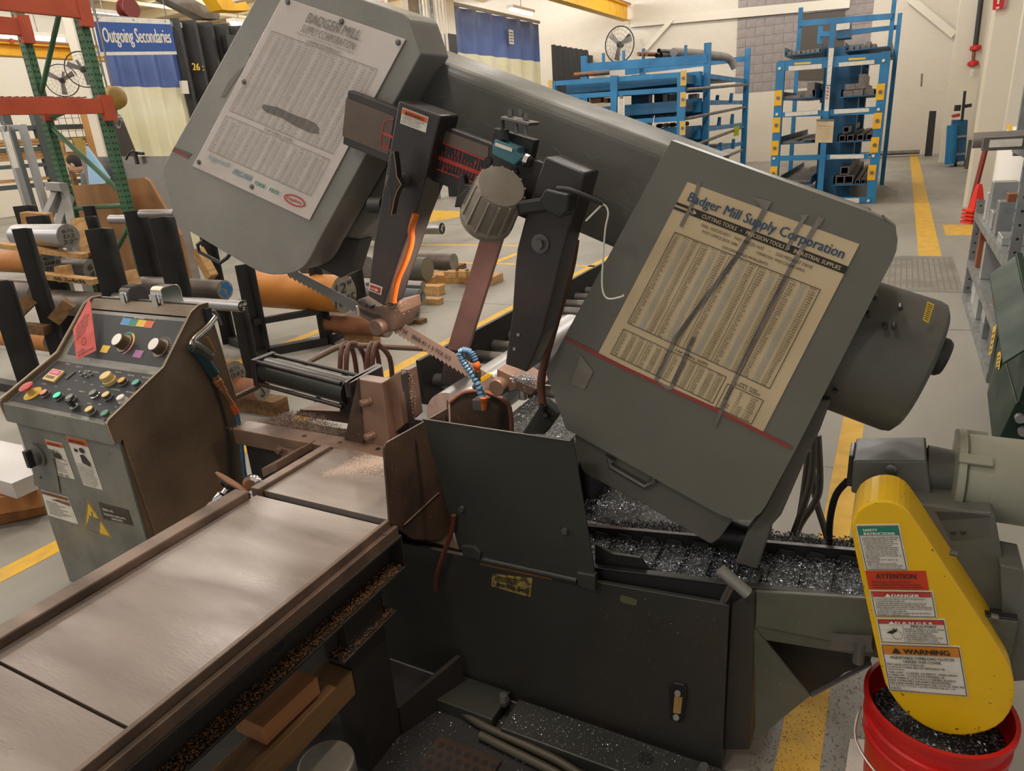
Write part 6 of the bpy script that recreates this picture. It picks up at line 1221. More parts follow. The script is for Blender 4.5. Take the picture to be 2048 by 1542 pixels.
# dunnage timbers
def dun(a, b, d, w, h, lab, mt=None, d2=None): return solo('timber_dunnage', MB().bar(pD(a[0], a[1], d), pD(b[0], b[1], d2 or d), w, h), mt or m_wood, lab, 'timber', 'dunnage timbers', .002)
dun((2, 490), (170, 512), 5.0, .08, .035, 'long tilted timber slat under the bright D2 bar'); ts = dun((60, 548), (192, 563), 4.9, .08, .04, 'timber slat marked with a size under the 1045 bar')
d_ = (pD(192, 563, 4.9) - pD(60, 548, 4.9)).normalized(); n_ = d_.cross(ZZ).normalized(); n_ = n_ if n_.dot(CAM - pD(100, 555, 4.9)) > 0 else -n_; c_ = pD(60, 548, 4.9).lerp(pD(192, 563, 4.9), .66)
qd = Quad(*[c_ + d_ * a * .11 + ZZ * b * .012 + n_ * .0405 for a, b in ((-1, -1), (1, -1), (1, 1), (-1, 1))]); qd.n = n_; mb = MB(); qd.text(mb, '50-2x4x96', 0, 0, 1, 1, .02); part('pen_lettering', mb, m_ink, ts)
dun((118, 548), (141, 546), 4.95, .08, .11, 'short upright timber block between the two marked bars'); dun((50, 440), (100, 443), 5.6, .1, .13, 'pale timber end inside the left black channel')
dun((155, 440), (178, 510), 5.3, .09, .09, 'upright timber behind the big angle post'); dun((256, 545), (268, 575), 4.9, .09, .1, 'timber wedge left of the grey bar'); dun((395, 500), (425, 555), 5.6, .07, .09, 'upright timber seen through the door handle')
dun((20, 640), (60, 600), 4.6, .1, .08, 'slanting timber below the left bars', m_wood2); dun((110, 640), (140, 605), 4.6, .1, .08, 'broken timber stub behind the left angle post', m_wood2); dun((50, 655), (95, 660), 4.7, .08, .06, 'timber under the grey bar at the left', m_wood2)
def blockz(px, py, z0, w, l, h, lab, mt=None):
    c = pZ(px, py, z0); return solo('wood_block', MB().obox(c + ZZ * h / 2, VV * l / 2, UU * w / 2, ZZ * h / 2), mt or m_wood, lab, 'wood block', 'wood blocks under bars', .003)
blockz(505, 818, 0, .12, .55, .1, 'weathered wood block under the bar with yellow writing', m_wood2); blockz(725, 682, 0, .1, .32, .09, 'wood block under the rounded rusty pipe')
blockz(848, 572, 0, .2, .25, .1, 'wood block under the dark green grey bar'); blockz(905, 538, 0, .2, .3, .06, 'dark wood block under the farther grey bar', m_wood2); blockz(858, 588, 0, .12, .35, .1, 'pale wood cribbing right of the blue grey bar')
blockz(858, 607, 0, .1, .3, .06, 'wood strip below the pale cribbing'); blockz(822, 645, 0, .1, .3, .04, 'thin wood strip under the front rusty bar', m_wood2)
blockz(925, 563, 0, .25, .95, .09, 'long pale timber lying on the floor behind the red brown bar')
for k in range(4): solo('wood_block', MB().obox(pZ(905 + 20 * k, 548 - k, .15), VV * .075, UU * .06, ZZ * .035), m_wood, 'small pale block on top of the long floor timber', 'wood block', 'row of blocks on the floor timber', .003)
# aluminium slab on timbers, left edge
zt2 = .26; slab_ = [pZ(-60, 868, zt2), pZ(46, 890, zt2), pZ(67, 948, zt2), pZ(23, 967, zt2), pZ(-90, 935, zt2)]
solo('aluminium_slab', MB().prism(slab_, ZZ * -.08), M('milled_aluminium', '#d3d5d8', .35, .6, '#c2c4c8', 2), 'thick bright aluminium slab resting on timbers left of the console', 'metal slab', bevel=.003)
for k, (a, b) in enumerate((((-60, 1010), (90, 985)), ((-60, 1035), (95, 1000)))):
    z = (.13, .045)[k]; solo('slab_timber', MB().bar(pZ(a[0], a[1], z), pZ(b[0], b[1], z), .14, .085), M('orange_timber', '#a8703a', .65, 0, '#8b5a2b', 4, stretch=(1, 6, 1)), ('upper', 'lower')[k] + ' orange brown timber under the aluminium slab', 'timber', None, .003)
# ================================================================== blue racks
def uprightU(parent, nm, x, y, w, u, dpt, mt, ztop=None):
    p = pU(x, y, u); v = p.dot(VV); return part(nm, MB().box(u, u + dpt, v - w / 2, v + w / 2, 0, ztop or p.z), mt, parent)
def barU(parent, nm, pts, u, dpt, mt, lab=None): return part(nm, MB().prism(plU(pts, u), UU * dpt), mt, parent, label=lab)
RA = 13.9
ra_ = thing('cantilever_rack', 'blue cantilever bar rack at right centre with yellow plates on its posts', 'storage rack', P(15.5, -1.2, 0))
vl, vr = -1.97, -.36
for v in (vl, vr): part('front_post', MB().box(RA, RA + .1, v - .07, v + .07, 0, 2.40), m_bluepaint, ra_)
for pts in ([(1556, 122), (1776, 104), (1762, 128), (1560, 142)], [(1565, 225), (1757, 213), (1754, 228), (1563, 235)], [(1552, 312), (1738, 307), (1736, 318), (1550, 322)], [(1545, 396), (1734, 394), (1732, 405), (1545, 407)]): barU(ra_, 'cross_beam', pts, RA + .01, .06, m_bluepaint)
cp = CR(1520, 60, .23346)
for pts in ([(245, 310), (530, 290), (530, 330), (245, 350)], [(675, 280), (980, 255), (980, 290), (675, 315)], [(215, 708), (495, 690), (495, 722), (215, 742)], [(635, 680), (935, 670), (935, 700), (635, 720)], [(600, 1070), (890, 1065), (890, 1100), (600, 1105)], [(585, 1445), (850, 1440), (850, 1480), (640, 1482)]): barU(ra_, 'white_strip', cp(*pts), RA - .004, .004, m_white)
for pts in ([(295, 280), (435, 272), (435, 290), (295, 300)], [(760, 240), (905, 235), (905, 252), (760, 262)]): barU(ra_, 'yellow_tag', cp(*pts), RA - .005, .005, m_yink)
for x, y in ((155, 583), (140, 815), (127, 1012), (115, 1230), (1030, 530), (1005, 778), (982, 985), (957, 1222)):
    c = pU(*cp((x, y))[0], RA - .008); pl_ = part('yellow_plate', MB().obox(c, VV * .062, ZZ * .125, UU * .006), m_yel, ra_); part('plate_knob', MB().cyl(c - UU * .006, c - UU * .03, .03, seg=10), m_dsteel, pl_)
for x, y in ((168, 330), (1058, 262), (145, 722), (1015, 680), (120, 1100), (970, 1078), (928, 1462)): c = pU(*cp((x, y))[0], RA - .004); part('bolt', MB().cyl(c, c - UU * .02, .025, seg=8), m_white, ra_)
part('mid_post', MB().prism(plU([(1661, 45), (1671, 45), (1645, 390), (1633, 390)], RA - .03), UU * .05), m_bluepaint, ra_)
barU(ra_, 'post_label', cp((590, 155), (635, 155), (603, 470), (570, 470)), RA - .036, .004, m_white); barU(ra_, 'post_label', cp((565, 480), (602, 480), (587, 695), (550, 695)), RA - .036, .004, m_white)
qd = qU(RA - .037, *cp((556, 600), (585, 600), (600, 482), (567, 482))); mb = MB(); qd.text(mb, 'S\nS\nS\nS', .1, .05, .9, .95, .03); part('red_lettering', mb, m_rink, ra_)
ck = part('clipboard', MB().prism(plU(cp((485, 770), (635, 770), (620, 965), (470, 965)), RA - .05), UU * .01), m_pap, ra_); part('clip', MB().prism(plU(cp((485, 764), (637, 764), (636, 780), (484, 782)), RA - .06), UU * .01), m_dsteel, ck)
qd = qU(RA - .051, *cp((480, 955), (615, 955), (628, 785), (490, 785))); mb = MB(); qd.text(mb, 'Stock Material List', .15, .75, .85, .8); [qd.rect(mb, .1, .15 + .12 * k, .8, .16 + .12 * k) for k in range(5)]; part('lettering', mb, m_gink, ck)
part('centre_column', MB().box(RA + .9, RA + 1.3, -1.35, -.75, 0, 2.6), m_dbluepaint, ra_); part('centre_column', MB().box(RA + 3.6, RA + 4.0, -1.35, -.75, 0, 2.6), m_dbluepaint, ra_)
for x0, x1, y0, y1, nm in ((1597, 1606, 15, 120, 'back_post'), (1786, 1793, -6, 210, 'back_post'), (1797, 1804, 26, 240, 'back_post')):
    p = pU((x0 + x1) / 2, y0, 17.2); v = p.dot(VV); part(nm, MB().box(17.2, 17.28, v - .04, v + .04, 0, max(p.z, 2.9)), m_bluepaint, ra_)
barU(ra_, 'back_beam', [(1598, 41), (1787, 26), (1784, 38), (1598, 53)], 17.15, .06, m_bluepaint); barU(ra_, 'back_beam', [(1640, 66), (1800, 49), (1800, 58), (1640, 76)], 17.3, .06, m_bluepaint)
barU(ra_, 'bin_box', [(1672, 46), (1701, 44), (1701, 75), (1672, 78)], 14.8, .4, m_dbluepaint); barU(ra_, 'paper_card', [(1673, 48), (1700, 45), (1699, 58), (1672, 61)], 14.78, .01, m_white); barU(ra_, 'short_post', [(1636, 52), (1646, 52), (1644, 88), (1634, 88)], 15.5, .1, m_bluepaint); barU(ra_, 'short_bar', [(1640, 63), (1668, 62), (1668, 73), (1640, 73)], 15.4, .1, m_bluepaint)
trays = {'L1': (215, 520, 200), 'R1': (735, 1110, 155), 'L2': (190, 470, 582), 'R2': (690, 1000, 560), 'L3': (180, 470, 966), 'R3': (660, 960, 950), 'L4': (145, 430, 1322), 'R4': (622, 910, 1322)}
TRZ = {}
for k_, (xa, xb, y) in trays.items():
    a, b = pU(*cp((xa, y))[0], RA + .05), pU(*cp((xb, y))[0], RA + .05); va, vb, z = a.dot(VV), b.dot(VV), (a.z + b.z) / 2; TRZ[k_] = (va, vb, z)
    part('tray', MB().box(RA + .05, RA + 4.2, va, vb, z - .02, z), m_dbluepaint, ra_); part('tray_side', MB().box(RA + .05, RA + 4.2, va - .01, va, z - .02, z + .12), m_dbluepaint, ra_); part('tray_side', MB().box(RA + .05, RA + 4.2, vb, vb + .01, z - .02, z + .12), m_dbluepaint, ra_)
    part('tray_arm', MB().box(RA + .95, RA + 1.05, -1.05, va if k_[0] == 'R' else vb, z - .1, z - .021), m_dbluepaint, ra_)
words = {'L1': 'upper left', 'R1': 'upper right', 'L2': 'second left', 'R2': 'second right', 'L3': 'third left', 'R3': 'third right', 'L4': 'lowest left', 'R4': 'lowest right'}
def sq_tube(k_, x, y, s, L_, mt, dy=0):
    c = pU(*cp((x, y))[0], RA + .12); va, vb, z = TRZ[k_]; h = s / 2; v = c.dot(VV); zz = z + h + dy; t = h * .72
    mb = MB(); u0 = RA + .08 + .01 * (int(x) % 5); o = [(v - h, zz - h), (v + h, zz - h), (v + h, zz + h), (v - h, zz + h)]; i_ = [(v - t, zz - t), (v + t, zz - t), (v + t, zz + t), (v - t, zz + t)]
    n0 = len(mb.v)
    for uu_ in (u0, u0 + L_):
        for q in (o, i_): mb.v += [P(uu_, a, b) for a, b in q]
    for k in range(4):
        k2 = (k + 1) % 4; mb.f += [(n0 + k, n0 + k2, n0 + 4 + k2, n0 + 4 + k), (n0 + k, n0 + 8 + k, n0 + 8 + k2, n0 + k2), (n0 + 4 + k, n0 + 4 + k2, n0 + 12 + k2, n0 + 12 + k), (n0 + 8 + k, n0 + 12 + k, n0 + 12 + k2, n0 + 8 + k2)]
    solo('square_tube', mb, mt, 'square steel tube in the %s tray of right blue rack' % words[k_], 'steel tube', 'square tubes in the %s tray' % words[k_])
def flat(k_, x, w, h, dy, L_, mt, kind='flat_bar', wd='flat steel bar'):
    c = pU(*cp((x, 500))[0], RA + .12); va, vb, z = TRZ[k_]; v = c.dot(VV); v = pU(cp((x, 0))[0][0], cp((0, trays[k_][2]))[0][1], RA + .12).dot(VV)
    u0 = RA + .08 + .013 * (int(x) % 7); solo(kind, MB().box(u0, u0 + L_, v - w / 2, v + w / 2, z + dy, z + dy + h), mt, '%s in the %s tray of right blue rack' % (wd, words[k_]), 'steel bar', '%ss in the %s tray' % (wd, words[k_]))
for x in (707, 777, 862, 940): sq_tube('R3', x, 895, .10, 3.8, m_greybar)
sq_tube('R3', 742, 825, .10, 3.6, m_greybar, .14)
for x, s in ((690, .15), (762, .15), (840, .07), (888, .07)): sq_tube('R4', x, 1260, s, 3.8, m_greybar)
sq_tube('R4', 726, 1195, .14, 3.6, m_greybar, .16)
for x, dy in ((752, 0), (840, 0), (930, 0), (765, .10), (850, .10)): flat('R2', x, .15, .09, dy, 3.0, M('flat_bar_brown_grey', '#7a726d', .5, .4, '#655e59', 6))
flat('R2', 860, .10, .14, .19, 1.6, _mats['flat_bar_brown_grey'])
for x in (780, 830, 880, 925, 970): flat('R1', x, .07, .06 if x != 925 else .1, 0, 2.5, m_dsteel)
for x in (250, 290, 330, 370, 410, 450, 490): flat('L1', x, .06, .05, 0, 2.6, m_dsteel)
for x in (250, 330, 400): flat('L2', x, .2, .05, 0, 2.8, _mats['flat_bar_brown_grey'])
flat('L2', 380, .25, .06, .051, 2.4, m_dsteel); flat('L2', 430, .12, .12, .112, 1.5, _mats['flat_bar_brown_grey'])
for x in (262, 370): flat('L3', x, .28, .03, 0, 3.6, m_dsteel)
flat('L3', 420, .2, .03, .031, 3.4, m_dsteel)
for x in (220, 340): flat('L4', x, .34, .03, 0, 3.8, m_dsteel)
flat('L4', 350, .3, .04, .031, 3.6, m_dsteel)
# left blue rack
RB = 15.5
rb_ = thing('storage_rack', 'large blue storage rack left of centre with pipes on its top', 'storage rack', P(17.5, -5.5, 0))
for v, zt_ in ((-7.03, 2.56), (-4.12, 2.5)): part('front_post', MB().box(RB, RB + .1, v - .08, v + .08, 0, zt_), m_bluepaint, rb_)
part('mid_post', MB().prism(plU([(1220, 151), (1235, 151), (1232, 252), (1222, 252)], RB - .03), UU * .06), m_bluepaint, rb_)
for pts in ([(1097, 163), (1361, 144), (1361, 155), (1100, 172)], [(1104, 191), (1361, 174), (1361, 184), (1104, 200)], [(1150, 246), (1361, 232), (1361, 242), (1150, 256)], [(1250, 296), (1360, 290), (1360, 302), (1250, 308)]): barU(rb_, 'cross_beam', pts, RB + .01, .06, m_bluepaint)
cq = CR(1140, 60, .18155)
for x, y in ((1250, 530), (1245, 765), (1240, 1080)):
    c = pU(*cq((x, y))[0], RB - .008); pl_ = part('tan_plate', MB().obox(c, VV * .06, ZZ * .14, UU * .006), M('plate_tan', '#c9a75a', .5), rb_); part('plate_knob', MB().cyl(c - UU * .006, c - UU * .03, .03, seg=10), m_dsteel, pl_)
c = pU(1101, 174, RB - .008); part('tan_plate', MB().obox(c, VV * .05, ZZ * .14, UU * .006), _mats['plate_tan'], rb_)
RT, RF = 17.5, 22.0
for v, zt_ in ((-4.07, 3.16), (-7.06, 3.2)): part('tall_post', MB().box(RT, RT + .12, v - .07, v + .07, 0, zt_), m_bluepaint, rb_)
part('far_post', MB().box(RF, RF + .12, -4.08, -3.94, 0, 3.3), m_bluepaint, rb_); part('far_post', MB().box(RF, RF + .12, -7.1, -6.96, 0, 3.3), m_bluepaint, rb_)
barU(rb_, 'top_beam', [(1168, 127), (1414, 108), (1414, 127), (1168, 144)], RT - .02, .1, m_bluepaint); barU(rb_, 'top_beam', [(1250, 138), (1494, 112), (1494, 122), (1250, 150)], RF, .1, m_bluepaint)
for x, y in ((1206, 106), (1246.5, 101), (1286, 97), (1371, 90)):
    p = pU(x, y, RT + .6); part('stake', MB().box(RT + .6, RT + .65, p.dot(VV) - .03, p.dot(VV) + .03, 2.85, p.z), m_bluepaint, rb_)
for y0, y1 in ((172, 158), (220, 206), (270, 258)): barU(rb_, 'back_beam', [(1160, y0), (1412, y1), (1412, y1 + 26), (1160, y0 + 25)], RT + .13, .1, m_dbluepaint)
for ya, yb in ((147, 148), (200, 186), (254, 236), (300, 280)):
    z = pU(1417, ya, RT).z; part('side_shelf', MB().box(RT + .12, RF, -6.95, -4.08, z - .05, z - .02), m_dbluepaint, rb_); part('side_rail', MB().box(RT + .12, RF, -4.07, -4.03, z - .1, z), m_bluepaint, rb_); part('shelf_bracket', MB().box(RT - .3, RT, -4.6, -4.15, z - .25, z + .05), m_bluepaint, rb_)
for (a, b) in (((1374, 179), (1494, 169)), ((1374, 237), (1490, 214)), ((1374, 296), (1486, 254)), ((1440, 318), (1484, 300))):
    part('pipe_rail', MB().cyl(pU(a[0], a[1], RB + .1), pU(b[0], b[1], RF - .1), .035, seg=10), m_dsteel, rb_, smooth=True)
for (x, ya) in ((1432, 190), (1460, 186), (1436, 234), (1462, 228), (1438, 285), (1464, 278)): barU(rb_, 'shelf_divider', [(x, ya), (x + 5, ya), (x + 4, ya + 20), (x - 3, ya + 20)], 19.0, .1, m_bluepaint)
for ya, yb in ((158, 177), (210, 232), (262, 285), (308, 335)):
    a, b = pU(1250, yb, RB + .5), pU(1250, ya, RB + .5); part('drawer_tray', MB().box(RB + .5, RT - .1, -6.9, -4.25, a.z, b.z), m_dbluepaint, rb_)
part('centre_column', MB().prism(plU([(1263, 150), (1298, 148), (1296, 330), (1262, 330)], 17.9), UU * .3), m_dbluepaint, rb_)
for pts in ([(1305, 206), (1370, 202), (1370, 212), (1305, 216)], [(1304, 232), (1360, 228), (1360, 234), (1304, 238)], [(1310, 258), (1395, 255), (1395, 263), (1310, 266)]):
    for k in range(4):
        x0 = pts[0][0] + (pts[1][0] - pts[0][0]) * k / 4; barU(rb_, 'shelf_tag', [(x0, pts[0][1] - k), (x0 + 11, pts[0][1] - k), (x0 + 11, pts[2][1] - k), (x0, pts[2][1] - k)], RT + .10, .01, m_white)
for k, (x0, x1, y0, y1, mt, nm) in enumerate(((1308, 1322, 186, 205, m_blk2, 'black parts box'), (1326, 1335, 188, 204, m_white, 'white parts box'), (1338, 1356, 187, 203, m_dsteel, 'grey parts box'), (1376, 1394, 187, 202, m_galv, 'silver parts box'), (1180, 1202, 194, 207, m_card, 'tan carton'), (1207, 1216, 196, 206, m_card, 'small tan carton'))):
    u = RT + .22; a, b = pU(x0, y1, u), pU(x1, y0, u); solo('parts_box', MB().box(u, u + .25, a.dot(VV), b.dot(VV), a.z, b.z), mt, '%s on a shelf of the left blue rack' % nm, 'box', None, .01)
for k in range(5):
    p = pU(1316 + k * 13, 252 - k, RT + .25); t = solo('round_offcut', MB().cyl(p, p + UU * .3, .05, seg=14), (m_blk2, m_white, m_blk2, m_dsteel, m_blk2)[k], 'round offcut on the middle shelf of left blue rack', 'offcut', 'offcuts in the left blue rack')
for (dx, dz) in ((0, 0), (.11, 0), (.055, .095)):
    p = pU(1313, 111, RT + .2) + VV * dx + ZZ * dz; mb = MB(); mb.cyl(p, p + UU * 3.4 + VV * .8, .05, seg=14, caps=False); mb.cyl(p, p + UU * 3.4 + VV * .8, .035, seg=14, caps=False); solo('grey_pipe', mb, m_dsteel, 'grey steel pipe in the bundle on the left blue rack', 'pipe', 'pipe bundle on the rack', smooth=True)
p = pU(1330, 105, RT + .3); solo('bundle_wrap', MB().tube([p + UU * .2 + VV * .15, p + UU * 1.2 + VV * .3 + ZZ * .02, p + UU * 2.2 + VV * .55, p + UU * 3.2 + VV * .8 - ZZ * .05, p + UU * 3.4 + VV * .95 - ZZ * .3], .10, 10), M('wrap_grey', '#8f8b85', .6, 0, '#7d7973', 8), 'grey plastic wrap around the pipe bundle on the left blue rack', 'wrap', smooth=True)
for k in range(3): p = pU(1277 + 8 * k, 108, RT + .2); solo('rusty_pipe', MB().cyl(p, p + UU * 2 + VV * .6, .045, seg=12), m_rust, 'rusty pipe lying left of the grey bundle on the blue rack', 'pipe', 'rusty pipes on the rack', smooth=True)
for k in range(4): p = pU(1148 + 14 * k, 150 - k, RB + .2); solo('short_tube', MB().cyl(p, p + VV * .3 + UU * .1, .05, seg=12), (m_rust, m_greybar)[k % 2], 'short tube end on the upper shelf of left blue rack', 'tube', 'short tubes on the rack', smooth=True)
for nm, px, u, lab in (('clipboard', [(1295, 265), (1322, 263), (1322, 300), (1296, 300)], RB - .06, 'white clipboard hanging on the lower beam of the left blue rack'), ('paper_chart', [(1236, 194), (1249, 193), (1249, 234), (1235, 235)], RB - .04, 'long white paper list beside the mid post of the left blue rack')):
    t = thing(nm, lab, nm.split('_')[0], pU(*px[3], u)); part('sheet', MB().prism(plU(px, u), UU * .008), m_white, t); part('clip', MB().prism(plU([(px[0][0] + 4, px[0][1] - 2), (px[1][0] - 4, px[1][1] - 2), (px[1][0] - 3, px[1][1] + 4), (px[0][0] + 3, px[0][1] + 4)], u - .01), UU * .01), m_dsteel, t)
    if nm == 'clipboard': part('hook_wire', MB().tube(plU([(1309, 264), (1307, 240), (1309, 231)], u), .008, 6, 0), m_white, t)
    else:
        qd = qU(u - .002, (1236, 234), (1248, 233), (1248, 197), (1237, 198)); mb = MB(); [qd.rect(mb, .1, .05 + .09 * k, .9, .07 + .09 * k) for k in range(10)]; part('list_lines', mb, m_gink, t)
solo('reflective_marker', MB().prism(plU([(1468, 253), (1478, 251), (1477, 271), (1467, 273)], 20.5), UU * .05), M('marker_yellow', '#c9d13a', .4), 'yellow reflective marker on the side rail of the left blue rack', 'marker')
for k in range(2): p = pZ(1498 + 12 * k, 300 - 3 * k, .16); solo('wrapped_roll', MB().cyl(p, p + UU * .8 + VV * .5, .15, seg=16), m_dsteel, ('left', 'right')[k] + ' grey wrapped roll on the floor by the back wall', 'roll', 'grey rolls on the floor', smooth=True)
# ================================================================== right side
solo('black_channel', MB().prism(plU([(1859, 222), (1873, 222), (1864, 312), (1849, 313)], 25.5), UU * .12), m_blk2, 'tall black steel channel leaning on the back wall', 'channel')
for k in range(2): solo('floor_pipe', MB().cyl(P(26.5 - .2 * k, -1.5, .12), P(26.5 - .2 * k, .55, .12), .06, seg=12), m_dsteel, 'dark pipe lying along the foot of the back wall', 'pipe', 'pipes along the wall foot')
gcx = thing('gas_cart', 'blue gas bottle cart with gauges by the white column', 'cart', P(21.3, 1.15, 0))
def bU(pts, u): return MB().prism(plU(pts, u), UU * .5)
part('cabinet', bU([(1905, 240), (1936, 240), (1930, 322), (1898, 325)], 21.6), m_dbluepaint, gcx, .01); part('side_bottle', MB().cyl(pU(1900, 328, 21.5), pU(1905, 250, 21.5), .12, seg=14), m_bluepaint, gcx, smooth=True)
part('shelf_bar', bU([(1908, 272), (1934, 270), (1933, 274), (1908, 277)], 21.55), m_galv, gcx); part('shelf_bar', bU([(1903, 307), (1932, 305), (1931, 310), (1903, 312)], 21.55), m_galv, gcx); part('red_cap', bU([(1905, 230), (1920, 227), (1920, 233), (1905, 236)], 21.6), m_rink, gcx)
part('mast', MB().bar(pU(1924, 240, 21.55), pU(1930, 182, 21.55), .06, .06), m_blk2, gcx); part('gauge', MB().cyl(pU(1936, 215, 21.5), pU(1936, 208, 21.5), .08, seg=10), m_blk2, gcx); part('gauge', MB().cyl(pU(1914, 222, 21.5), pU(1916, 210, 21.5), .07, seg=10), m_blk2, gcx)
for x in (1908, 1928): part('wheel', MB().cyl(Vector((pU(x, 330, 21.6).x, pU(x, 330, 21.6).y, .08)), Vector((pU(x, 330, 21.6).x, pU(x, 330, 21.6).y, .08)) + VV * .06, .08, seg=14), m_rub, gcx)
for k, (x0, x1) in enumerate(((1938, 1947), (1953, 1962))):
    solo('grey_angle_bar', MB().prism(plU([(x0, 280), (x1, 280), (x1 - 9, 338), (x0 - 9, 338)], 20.0 + .3 * k), UU * .1), m_dgrey, ('left', 'right')[k] + ' of two short grey bars standing at the white column', 'bar', 'grey bars by the column')
vp = pU(1950, 60, 23.0); pp_ = thing('sprinkler_pipe', 'dark vertical pipe with red valves between the white columns', 'pipe', Vector((vp.x, vp.y, 2.0)))
part('riser', MB().cyl(pU(1963, -8, 23), pU(1951, 90, 23), .06, seg=12), m_blk2, pp_, smooth=True)
for (x, y) in ((1950, 97), (1945, 128)): part('red_valve', MB().lathe(pU(x, y + 6, 23), ZZ, [(.05, 0), (.13, .04), (.13, .12), (.05, .16)], 12), m_red, pp_, smooth=True)
part('white_tag', MB().prism(plU([(1940, 138), (1948, 138), (1946, 152), (1939, 152)], 22.9), UU * .02), m_white, pp_); part('lower_pipe', MB().cyl(pU(1949, 92, 23), pU(1946, 125, 23), .04, seg=10), m_rust, pp_)
ex = thing('extinguisher_sign', 'red fire extinguisher sign on the white column at the top right', 'sign', pU(1995, 20, 12.5)); part('panel', MB().prism(plU([(1988, -20), (2010, -20), (2004, 18), (1985, 20)], 12.5), UU * .02), m_red, ex)
mb = MB(); mb.poly(plU([(1995, -4), (2000, -4), (1998, 8), (1994, 8)], 12.495)); mb.poly(plU([(1992, 14), (1999, 13), (1998, 17), (1992, 18)], 12.495)); part('white_symbol', mb, m_white, ex); part('side_panel', MB().prism(plU([(2010, -20), (2016, -20), (2012, 14), (2004, 18)], 12.52), UU * .02), M('faded_red', '#c07b7b', .5), ex)
for k in range(4): 
    z0 = .06 + .05 * k; solo('safety_cone', MB().lathe(P(11.5, .99, z0 - .06), ZZ, [(.16, 0), (.16, .03), (.10, .04), (.05, .30 if k == 3 else .1), (.03, .36 if k == 3 else .11)], 4), M('cone_red', '#d6311f', .5), 'red traffic cone stacked left of the white post cover', 'cone', 'stacked red cones')
solo('red_broom_handle', MB().bar(P(12.1, .98, .15), P(12.2, 1.06, .95), .05, .05), M('dark_red_paint', '#7d211a', .5), 'dark red handle leaning on the white column behind the cones', 'handle')
# grey shelving
sh_ = thing('metal_shelving', 'grey galvanised slotted shelving unit at the right edge', 'shelving', P(5.8, .9, 0))
SV0, SV1 = .60, 1.25
for u, zt_ in ((6.9, .82), (4.75, 1.9)):
    for v in (SV0, SV1):
        mb = MB(); mb.box(u, u + .05, v - .003, v + .003, 0, zt_); mb.box(u - .003, u + .003, v, v + .05, 0, zt_); po = part('slotted_post', mb, m_galv, sh_)
        if v == SV0:
            hm = MB(); z = .1
            while z < zt_: hm.cyl(P(u - .0035, v + .025, z), P(u - .0042, v + .025, z), .008, seg=8); hm.cyl(P(u + .025, v - .0035, z), P(u + .025, v - .0042, z), .008, seg=8); z += .075
            part('post_slots', hm, m_dark, po, kind='stuff')
SZ = (.06, .34, .72, 1.28, 1.75)
for z in SZ:
    v_0, u_1 = (SV0, 6.95) if z < 1 else (.70, 6.2)
    part('shelf', MB().box(4.75, u_1, v_0, SV1, z - .008, z), m_galv, sh_); part('shelf_edge', MB().box(4.75, u_1, v_0 - .006, v_0, z - .055, z), m_galv, sh_); part('end_edge', MB().box(4.74, 4.75, v_0, SV1, z - .055, z), m_galv, sh_)
part('upper_post', MB().box(6.14, 6.2, .70, .76, 1.2, 1.86), m_galv, sh_); part('upper_post', MB().box(6.14, 6.2, 1.19, 1.25, .72, 1.86), m_galv, sh_); part('post_strut', MB().bar(P(6.17, .73, 1.25), P(6.17, 1.22, .76), .04, .04), m_galv, sh_)
part('yellow_panel', MB().box(6.12, 6.14, .78, SV1, 1.30, 1.70), M('panel_yellow', '#d8c715', .5), sh_)
part('yellow_tag', MB().prism(plV([(2014, 246), (2025, 250), (2025, 263), (2014, 259)], .692), VV * .001), m_yink, sh_)
bb = pU(1950, 226, 5.4); solo('grey_round_bar', MB().cyl(P(5.75, .42, 1.335), P(5.75, 1.3, 1.335), .05, seg=20), M('shelf_bar_grey', '#8a8480', .5, .4), 'grey round bar sticking out left from the shelving', 'steel bar', smooth=True)
fb3 = thing('flat_plate_bar', 'grey brown flat bar with white label sticking out of the shelving', 'steel bar', P(5.5, .8, 1.281)); part('bar', MB().box(5.48, 5.60, .46, 1.2, 1.281, 1.36), m_dsteel, fb3); part('white_label', MB().box(5.475, 5.48, .49, .66, 1.30, 1.345), m_white, fb3)
items = [(.061, 5.1, .63, .16, .22, .14, 'dark grey'), (.061, 5.5, .62, .2, .2, .10, 'grey'), (.161, 5.5, .62, .2, .22, .09, 'bright'), (.061, 6.0, .62, .3, .12, .24, 'bright'), (.061, 6.35, .63, .25, .2, .2, 'pale'), (.341, 5.3, .63, .1, .2, .16, 'copper'), (.341, 6.1, .62, .12, .1, .26, 'bright'), (.341, 6.3, .66, .2, .3, .2, 'pale'), (.341, 6.55, .62, .1, .1, .3, 'copper'), (.721, 5.3, .62, .25, .2, .05, 'bright'), (.721, 5.7, .62, .15, .15, .22, 'grey'), (.721, 5.95, .62, .2, .2, .12, 'bright'), (.721, 6.2, .62, .15, .15, .3, 'bright'), (.721, 6.45, .62, .1, .1, .2, 'pale'), (.941, 5.70, .66, .1, .08, .05, 'copper'), (1.281, 5.2, .65, .08, .08, .12, 'dark grey')]
mm_ = {'dark grey': m_dgrey, 'grey': m_galv, 'bright': m_alu, 'pale': M('pale_alu', '#c9cacb', .4, .4), 'copper': M('copper_block', '#9c5f41', .4, .6)}
for k, (z, u, v, du, dv, h, c_) in enumerate(items):
    sname = {.061: 'bottom', .161: 'bottom', .341: 'second', .721: 'third', .941: 'third', 1.281: 'fourth'}[z]
    solo('metal_block', MB().box(u, u + du, v, v + dv, z, z + h), mm_[c_], '%s metal block on the %s shelf of grey shelving' % (c_, sname), 'metal block', '%s metal blocks on the %s shelf' % (c_, sname), .003)
solo('angle_offcut', MB().box(6.0, 6.08, .45, .75, .98, 1.03), m_alu, 'aluminium angle sticking out left of the shelving by the cones', 'offcut') if False else None
